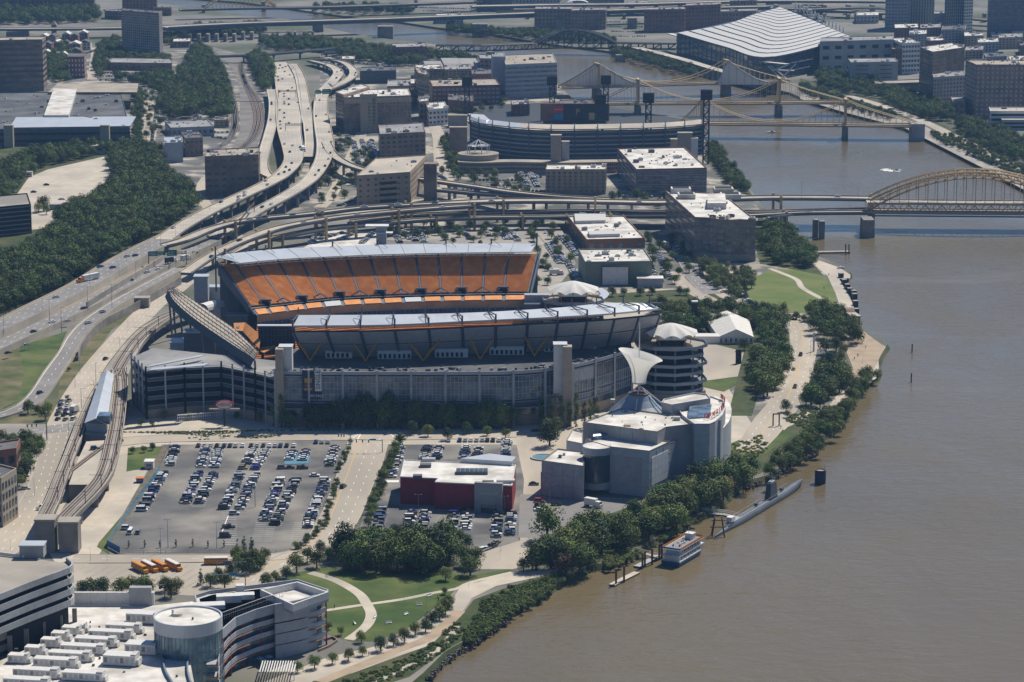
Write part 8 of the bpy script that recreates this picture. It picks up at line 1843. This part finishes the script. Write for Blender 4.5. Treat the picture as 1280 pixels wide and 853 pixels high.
t=dock([(1012,315),(1035,314.6),(1062,314)],5,'dark pile-supported pier jutting from the wharf','concrete',piles=[(1057,318),(1061,318)],z=-1.5)
for k in range(7):q=G(1014+k*7.6,317,WZ);b=MB();o=Vector(t.location);b.tube((q.x-o.x,q.y-o.y,-4.5),(q.x-o.x,q.y-o.y,0),.4,'steel_dark',6);b.build('pile',t)
for i,(x,y) in enumerate([(1051,352),(1055,360),(1059,366),(1062,371),(1068,378),(1069,387),(1070,397),(1067,374)]):
    q=G(x,y,WZ);t=thing('mooring_block','dark square mooring block, %s from the wharf point' % nth(i),'mooring',tuple(q),.2,'mooring blocks along the wharf');b=MB();b.box((0,0,2.2),(2.8,3.2,6.5),'navy');b.box((0,0,5.5),(3,3.4,.2),'concrete');b.build('block',t)
a,c=G(1042,404),G(1066,408);a=G(1042,393);c=G(1066,410);d=c-a;h=zat(a,380);t=thing('stone_arch_wall','tall dark stone portal with pale capped top by the wharf','monument',tuple(a),math.atan2(d.y,d.x));L=d.length
b=MB();b.box((L*.22,2,h/2),(L*.44,5,h),'stone_grey');b.build('left_pier',t);b=MB();b.box((L*.89,2,h/2),(L*.22,5,h),'brick_brown');b.build('right_pier',t)
b=MB();b.box((L*.61,2,h*.78),(L*.34,5,h*.44),'stone_grey');b.build('lintel',t)
b=MB()
for k in range(8):a0,a1=math.pi*k/8,math.pi*(k+1)/8;x=L*.61;r=L*.17;b.slab([(x-r*math.cos(a0),-.5,h*.40+r*math.sin(a0)*.9),(x-r*math.cos(a1),-.5,h*.40+r*math.sin(a1)*.9)],[(x-r*math.cos(a0),4.5,h*.40+r*math.sin(a0)*.9),(x-r*math.cos(a1),4.5,h*.40+r*math.sin(a1)*.9)],.3,'brick_brown')
b.build('arch_ring',t);b=MB();b.box((L/2,2,h+.3),(L+.6,5.8,.6),'concrete_light');b.build('cap',t)
def boat(x,y,rz,L,label):
    t=thing('motor_boat',label,'boat',tuple(G(x,y,WZ)),rz);b=MB();P=[(-L/2,-1.1),(L*.2,-1.1),(L/2,0),(L*.2,1.1),(-L/2,1.1)];b.prism([(a*.9,c*.7) for a,c in P],-.2,.9,'panel_white',poly1=P);b.build('hull',t);b=MB();b.box((0,0,1.3),(L*.3,1.5,.8),'car_glass',0,top=(L*.2,1.2));b.build('windscreen',t)
boat(1121,214,-2.6,9,'white speedboat throwing a wake above the arch bridge');boat(965,166,.1,9,'small dark speedboat between the two nearer gold bridges');boat(395,19,.1,26,'long white boat beside the far river bank at the top')
b=MB();pass
for k in range(26):u=k/26;q=G(1121-u*17+R.uniform(-1,1)*(1+u*3),213.6+u*1.6-u*u*4+R.uniform(-.5,.5)*(.4+u*1.5),WZ+.03+k*.002);s_=R.uniform(1,3.4)*(1.2-u*.7);b.quad([(q.x-s_*1.6,q.y-s_*.7,q.z),(q.x+s_,q.y-s_,q.z),(q.x+s_*1.5,q.y+s_*.6,q.z),(q.x-s_,q.y+s_,q.z)],'paint_white')
b.build('foam',None,'white foam wake trailing behind the speedboat','foam',None,'stuff')
# ================================================================ poles, fences, people
pb=MB();pb.tube((0,0,0),(0,0,1),.016,'steel_grey',5,r2=.008);POLE=pb.mesh('pole');pb=MB();pb.tube((0,0,0),(.18,0,.02),.006,'steel_grey',4);pb.box((.2,0,.016),(.07,.03,.012),'steel_light');ARM=pb.mesh('lamp_arm')
mat('lamp_head',(.6,.6,.58),rough=.5)
def lamp(x,y,hpx,label,group,z=0,rz=0,double=True):
    q=G(x,y,z);h=(zat(q,y-hpx)-z);t=thing('lamp_post',label,'lamp post',tuple(q),rz,group);t.scale=(h*.8,h*.8,h);link('pole',POLE,t)
    for k in range(2 if double else 1):a=link('lamp_arm',ARM,t);a.location=(0,0,.97);a.rotation_euler=(0,0,k*math.pi)
for i,(x,y,h) in enumerate([(159,632,0),(201,678,26),(271,672,28),(210,671,30),(319,620,30),(349,606,20),(272,640,0)]):
    if h:lamp(x,y+14,h+6,'thin tall lamp mast in the big parking lot, %s from the left' % nth(i),'lamp masts in the big lot')
for i,(x,y,h) in enumerate([(523,640,22),(631,644,24),(687,630,24),(626,690,14),(600,538,14),(661,536,14),(575,536,14),(625,700,12),(692,640,12)]):lamp(x,y,h,'pale lamp post around the red hall and museum yard, %s counted' % nth(i),'lamp posts around the red hall')
for i,(x,y,h) in enumerate([(62,400,26),(77,416,32),(110,388,30),(140,385,30),(158,331,22),(201,311,20),(5,418,24),(112,360,24),(53,393,20),(68,410,14),(239,281,18),(262,272,16),(249,326,20),(272,318,18),(36,440,16),(149,345,18),(170,350,22),(220,300,20),(330,262,14),(300,268,14),(352,215,14),(405,190,16),(382,170,12),(395,300-60,12)]):lamp(x,y,h,'slender highway lamp, %s along the lanes left of the stadium' % nth(i),'highway lamp posts',z=5,double=i % 3 == 0)
for i,(x,y,h) in enumerate([(102,515,30),(120,480,26),(118,500,24),(150,440,18),(86,545,24),(75,600,24),(69,620,20),(60,655,26),(43,620,22),(100,468,22),(160,414,14),(113,702,18),(134,702,16),(13,688,14),(58,550,34),(427,537,22),(453,537,14),(193,540,16),(94,486,20)]):lamp(x,y,h,'dark street lamp beside the ramp street and tram track, %s counted' % nth(i),'street lamps by the tram track',double=False,rz=i)
for i,(x,y,h) in enumerate([(1000,425,12),(1026,470,22),(1013,445,20),(1012,478,18),(430,812,12),(505,760,12),(455,772,10),(533,763,14),(586,735,14),(610,722,12),(520,790,10),(1060,500,10),(1043,512,10),(968,560,8),(1078,455,10),(1052,468,10),(1035,360,10),(1050,388,9),(920,345,14),(899,330,14),(1062,262,12),(1073,248,10),(1002,247,20),(1072,246,16),(1200,247,12),(1040,247,10)]):lamp(x,y,h,'small lamp post along the promenade, drive or bridge, %s counted' % nth(i),'promenade lamp posts',z=0 if y > 265 else 17,double=False)
for i in range(16):x=475+i*24;lamp(x,251.5-(1 if i > 5 else-2*(5-i)/5*2),9,'short lamp on the raised bridge approach, %s from the left' % nth(i),'lamps on the bridge approach',z=17,double=False)
def signal_arm(x,y,h,L,label,rz=0,blue=True):
    t=thing('traffic_signal',label,'traffic light',tuple(G(x,y)),rz);b=MB();b.tube((0,0,0),(0,0,h),.2,'steel_grey');b.build('pole',t);b=MB();b.tube((0,0,h-.6),(L,0,h),.13,'steel_grey');b.build('mast_arm',t)
    for k in range(3):b=MB();b.box((L*(.5+.22*k),0,h-.9),(.5,.5,1.3),'steel_dark');b.build('signal_head',t)
    if blue:b=MB();b.box((L*.35,-.1,h-.1),(3.2,.15,.8),'sign_blue');b.build('street_sign',t)
signal_arm(483,535,6.5,-13,'signal gantry with blue street sign at the stadium intersection');signal_arm(455,535,6.5,8,'left signal mast at the stadium intersection');signal_arm(438,560,7,-6,'signal pole at the big lot corner',0,False);signal_arm(307,737,7,-14,'signal mast arm with many lights by the bus yard',.3);signal_arm(271,722,6.5,12,'signal arm holding a blue sign at the yard trees');signal_arm(59,551,9,-10,'tall signal pole at the ramp street crossing',.4,False);signal_arm(478,566,6.5,-13,'signal arm across the wide street near the lower lot',0);signal_arm(206,748,6,-3,'signal pole behind the casino parapet',1,False)
# blue screened fence of the big lot
def fence(px,label,m,h=2.4,gap=5.0,name='screen_fence',panel=True):
    P=[G(x,y) for x,y in px];t=thing(name,label,'fence',tuple(P[0]));o=P[0];n=int(sum((b_-a_).length for a_,b_ in zip(P,P[1:]))/gap);q=resample([p-o for p in P],n+1)
    for a_,b_ in zip(q,q[1:]):
        if panel:d=(b_-a_);c_=(a_+b_)/2;b=MB();b.box((c_.x,c_.y,h/2+.1),(d.length-.25,.08,h-.2),m,math.atan2(d.y,d.x));b.build('panel',t)
    b=MB()
    for p in q:b.tube(p,(p.x,p.y,h+.2),.08,'steel_grey',5)
    for a_,b_ in zip(q,q[1:]):b.tube(a_+Vector((0,0,h)),b_+Vector((0,0,h)),.05,'steel_grey',4)
    b.build('posts_and_rail',t,kind='stuff');return t
fence([(200,589),(188,606),(160,644),(136,681),(134,684)],'pale blue screened fence along the left side of the big lot','pool',3.0)
fence([(134,684),(150,692.5)],'short blue screened fence at the near left corner of the lot','blue_tarp',3.0)
fence([(152,693),(260,692.5),(345,692)],'thin wire fence along the near edge of the big lot','steel_grey',1.6,8,'wire_fence',False)
fence([(213,556),(190,604)],'wire fence beside the dirt strip at the upper left of the lot','steel_grey',1.8,6,'wire_fence',False)
# big lot details: booths, bays, markings
mk=MB()
for k in range(16):
    a_,c_=zD(560,425+k*10),zD(625,425+k*10);p,q=G(*a_),G(*c_);mk.quad([(p.x,p.y,.25),(q.x,p.y,.25),(q.x,p.y+.22,.25),(p.x,p.y+.22,.25)],'paint_white')
for k in range(10):
    for x0,x1 in ((710,755),(760,800),(880,930)):p,q=G(*zD(x0-k*2,478+k*9)),G(*zD(x1-k*2,478+k*9));mk.quad([(p.x,p.y,.25),(q.x,p.y,.25),(q.x,p.y+.2,.25),(p.x,p.y+.2,.25)],'paint_white')
p,q=G(*zD(588,440)),G(*zD(548,545));mk.quad([(p.x,p.y,.255),(p.x+.4,p.y,.255),(q.x+.4,q.y,.255),(q.x,q.y,.255)],'paint_white')
for r_ in range(6):
    for k in range(10):
        p=G(100+k*14+r_*6,712+r_*5);mk.quad([(p.x,p.y,.26),(p.x+.2,p.y,.26),(p.x+2.6,p.y+5,.26),(p.x+2.4,p.y+5,.26)],'concrete_light')
for k in range(12):p=G(*zE(178+k*6,352));mk.quad([(p.x,p.y-2,.26),(p.x+.5,p.y-2,.26),(p.x+.5,p.y+2,.26),(p.x,p.y+2,.26)],'paint_white')
for (x0,y0,x1,y1) in [(466,556,498,555.5),(452,541,440,549),(485,541,494,549),(452,541,446,552)]:
    p,q=G(x0,y0),G(x1,y1);d=(q-p).normalized();n_=Vector((-d.y,d.x,0))*.35;mk.quad([(v.x,v.y,.265) for v in (p-n_,q-n_,q+n_,p+n_)],'paint_white')
mk.build('parking_markings',None,None,None,None,'structure')
for x,y,w_,m,l in [(155,573+10,0,'',''),]:pass
ba=MB();ba.quad([(p.x,p.y,.245) for p in (G(*zD(835,218)),G(*zD(945,214)),G(*zD(955,172)),G(*zD(850,178)))],'pool');ba.build('disabled_bays',None,None,None,None,'structure')
def hut(x,y,sx,sy,h,m,rm,label,name='hut'):
    t=thing(name,label,'hut',tuple(G(x,y)));b=MB();b.box((0,0,h/2),(sx,sy,h),m);b.build('wall',t);b=MB();b.box((0,0,h+.15),(sx+.6,sy+.6,.3),rm);b.build('roof',t);b=MB();b.box((0,-sy/2-.03,h*.55),(sx*.6,.06,h*.35),'glass');b.build('window',t)
hut(*zD(822,300),3,2.4,2.6,'brick_tan','panel_white','small ticket booth in the aisle of the big lot');hut(187,585,4,5,3.4,'panel_white','panel_white','white domed container by the fence of the little lawn');hut(175,603,3,3,2,'blue_tarp','truck_orange','small blue and orange equipment by the fence');hut(94,193+0,6,5,6,'panel_white','panel_white','white hut above the pale empty lot','hut');hut(123,192,12,8,7,'panel_white','panel_white','white rounded shed at the wood edge');hut(71,262,10,5,4,'pool','panel_grey','pale blue container at the pale lot corner');hut(37,221,5,4,4,'panel_white','panel_grey','small kiosk on the pale empty lot');hut(178,384,9,7,6,'concrete','concrete','square concrete shelter under the retaining wall','concrete_shelter')
hut(1164,480,.1,.1,.1,'steel_dark','steel_dark','x') if False else None
# retaining wall of the exit ramp and eastbound lanes
def wall(px0,z0,z1,m,label):
    P=[G(x,y,z1) for x,y in px0];t=thing('retaining_wall',label,'wall',(0,0,0));q=resample(smooth_pts([tuple(p) for p in P],6),40)
    for k in range(0,39,3):
        b=MB();A=q[k:k+4];b.slab(offs(A,-.3),offs(A,.3),z1-z0,m);b.build('panel',t)
wall([(97,440),(112,414),(135,396),(165,381),(200,361),(226,346)],-.2,5.2,'concrete_pier','stained concrete retaining wall below the exit ramp')
wall([(108,378),(140,358),(184,332),(215,312)],2,6.6,'concrete','pale retaining wall between the two highway directions')
# stadium street plaza clutter, umbrellas, pergola
t=thing('pergola','white slatted pergola roof beside the casino terrace','pergola',tuple(G(348,845)));
b=MB()
for x in (-6,6):
    for y in (-5,5):b.box((x,y,1.7),(.3,.3,3.4),'panel_white')
b.build('post',t,kind='stuff')
for k in range(14):b=MB();b.box((-6+k*.92,0,3.5),(.4,12,.25),'panel_white',.0);b.build('slat',t)
q=G(336,860)
for i,(x,y) in enumerate([(325,830),(330,833),(336,828)]):
    t=thing('parasol','pale blue terrace parasol, %s from the left below the casino wing' % nth(i),'parasol',tuple(G(x,y)),0,'terrace parasols');b=MB();b.tube((0,0,0),(0,0,2.4),.05,'steel_grey',5);b.build('pole',t);b=MB();b.lathe((0,0,2.1),[(1.6,0),(.05,.7)],'pool',8);b.build('canopy',t)
t=thing('terrace_wall','curved dark planter wall at the casino corner terrace','wall');e=rail([(402,800),(416,795),(422,799),(412,806),(398,812)],.9,14);b=MB();b.slab(offs(e,-.3),offs(e,.3),.9,'brick_brown');b.build('wall',t)
# river steps
t=thing('river_steps','curved pale stone steps going down to the water','steps')
for k in range(8):
    z=-.1-k*.45;e=rail([(978+k*3.5,541+k*.2),(992+k*4,536+k*2.2),(1006+k*3.2,538+k*3),(1016+k*2,543+k*3)],z,10);b=MB();b.slab(offs(e,-1.2),offs(e,1.2),.5,'stone_tan');b.build('step',t)
q=G(970,533);t=thing('portal_frame','dark steel portal frame at the head of the river steps','sculpture',tuple(q));b=MB();b.box((-1.5,0,3.2),(.6,.6,6.4),'steel_dark');b.box((1.5,0,3.2),(.6,.6,6.4),'steel_dark');b.box((0,0,6.2),(3.6,.6,.5),'steel_dark');b.build('frame',t)
# clock tower like dark pylon beside the belt
q=G(868,408);h=zat(q,378);t=thing('pylon','slim dark tapering pylon between the belt trees and white tent','tower',tuple(q));b=MB();b.box((0,0,h/2),(4.6,4.6,h),'steel_dark',0,top=(3,3));b.build('shaft',t);b=MB();b.box((0,0,h+.4),(3.6,3.6,.8),'panel_white');b.build('cap',t)
for i,(x,y) in enumerate([(923,455),(1017,440)]):
    q=G(x,y);t=thing('banner_sign',['black upright banner on the terraced lawn plaza','blue and white upright sign beside the river drive'][i],'sign',tuple(q));b=MB();b.box((0,0,4),(3.2 if i == 0 else 1,.4,8 if i == 0 else 14),['sign_black','panel_white'][i]);b.build('board',t)
# chairs and benches on the lawn, people on the paths
for i,(x,y) in enumerate([(469,772.5),(443.5,780.5),(486,780),(508,769),(524,757.5),(537,746)]):
    t=thing('lawn_bench','white curved bench on the park lawn, %s from the path bend' % nth(i),'bench',tuple(G(x,y)),R.uniform(0,2),'white benches on the park lawn');b=MB();b.box((0,0,.45),(2.4,.7,.12),'panel_white');b.box((0,.3,.8),(2.4,.1,.6),'panel_white');b.build('seat',t)
    b=MB();b.box((-.9,0,.2),(.12,.6,.4),'panel_white');b.box((.9,0,.2),(.12,.6,.4),'panel_white');b.build('legs',t)
def person_mesh():
    me=bpy.data.meshes.new('person');V=[(0,0,.95),(0,0,1.2),(0,0,1.42),(0,.01,1.5),(0,.02,1.63),(-.1,0,.9),(-.12,.05,.5),(-.13,0,.06),(-.13,-.13,.03),(.1,0,.9),(.13,-.08,.5),(.14,.06,.06),(.14,-.08,.03),(-.2,0,1.38),(-.25,0,1.1),(-.24,-.08,.85),(.2,0,1.38),(.25,.02,1.1),(.24,.06,.85)]
    E=[(0,1),(1,2),(2,3),(3,4),(0,5),(5,6),(6,7),(7,8),(0,9),(9,10),(10,11),(11,12),(2,13),(13,14),(14,15),(2,16),(16,17),(17,18)];me.from_pydata(V,E,[]);o=bpy.data.objects.new('tmp',me);COL.objects.link(o);m=o.modifiers.new('s','SKIN');rad=[.15,.15,.16,.06,.11,.1,.07,.05,.05,.1,.07,.05,.05,.07,.045,.035,.07,.045,.035]
    for i,r_ in enumerate(rad):me.skin_vertices[0].data[i].radius=(r_,r_*.85)
    dg=bpy.context.evaluated_depsgraph_get();out=bpy.data.meshes.new_from_object(o.evaluated_get(dg));bpy.data.objects.remove(o);out.materials.clear();out.materials.append(MATS['skin_cloth']);return out
PM=person_mesh()
for i,(x,y,cl,cn) in enumerate([(1068,450,(.02,.02,.02),'dark'),(1072,446,(.5,.1,.1),'red'),(1073.5,446.4,(.6,.6,.6),'white'),(1063,462,(.05,.1,.3),'blue'),(1052,490,(.02,.02,.02),'black'),(1055,487,(.4,.4,.4),'grey'),(976,536,(.3,.05,.04),'red'),(1036,345,(.05,.05,.06),'dark'),(418,761,(.03,.03,.04),'dark'),(548,752,(.02,.02,.02),'dark'),(547,748,(.3,.3,.3),'grey'),(461,820,(.5,.12,.08),'red'),(1030,362,(.03,.03,.03),'black'),(1045,380,(.3,.3,.25),'grey'),(478,543,(.3,.1,.1),'red'),(1082,436,(.02,.02,.02),'black')]):
    t=thing('person','person in %s clothes %s' % (cn,['standing on the round plaza by the drive side','leading the pair on the plaza','beside the red one on the plaza','walking at the plaza neck','first of two on the promenade','second of two on the promenade','at the head of the river steps','on the wharf near the pier','on the thin lawn path','at the lawn path junction, nearer','at the lawn path junction, behind','on the river walk under the round trees','by the upper great lawn edge','by the wharf wall','at the stadium crossing','at the water edge of the plaza'][i]),'person',tuple(G(x,y))+tuple(),R.uniform(0,6));t.location.z=.15;o=link('body',PM,t);o.color=(*cl,1)
# roof deck with parked cars behind the far stand
P_=[(376,312),(396,300),(412,288),(468,290),(476,300),(460,312)];t=thing('roof_deck','white painted parking deck roof behind the orange stand','parking deck');b=MB();b.prism([tuple(G(x,y)[:2]) for x,y in P_],0,.18,'concrete','roof_white');b.build('deck',t)
q=G(477,308);t=thing('stair_kiosk','white flat-topped stair kiosk beside the painted parking deck','kiosk',tuple(q));h=zat(q,283);b=MB();b.box((0,0,h/2),(7,7,h),'panel_grey');b.build('wall',t);b=MB();b.box((-3,0,h+.4),(16,9,.8),'panel_white');b.box((2,-3,h-4),(12,6,.6),'panel_white');b.build('roof',t)
# gravel heap, rail barriers between carriageways
b=MB()
for key,n_ in (('h1',0),('h2',0)):
    pass
# ================================================================ air
b=MB();b.box((0,5150,152.5),(18400,15800,319),'concrete');me=b.mesh('haze');me.materials.clear()
hm=bpy.data.materials.new('haze_air');hm.use_nodes=True;n=hm.node_tree.nodes;n.remove(n["Principled BSDF"]);pv=n.new('ShaderNodeVolumePrincipled');pv.inputs['Density'].default_value=4.4e-5;pv.inputs['Color'].default_value=(.30,.58,1,1);pv.inputs['Anisotropy'].default_value=.1
hm.node_tree.links.new(pv.outputs[0],n["Material Output"].inputs["Volume"]);me.materials.append(hm);me.polygons.foreach_set('material_index',[0]*len(me.polygons));link('haze',me,None,None,None,None,'stuff')
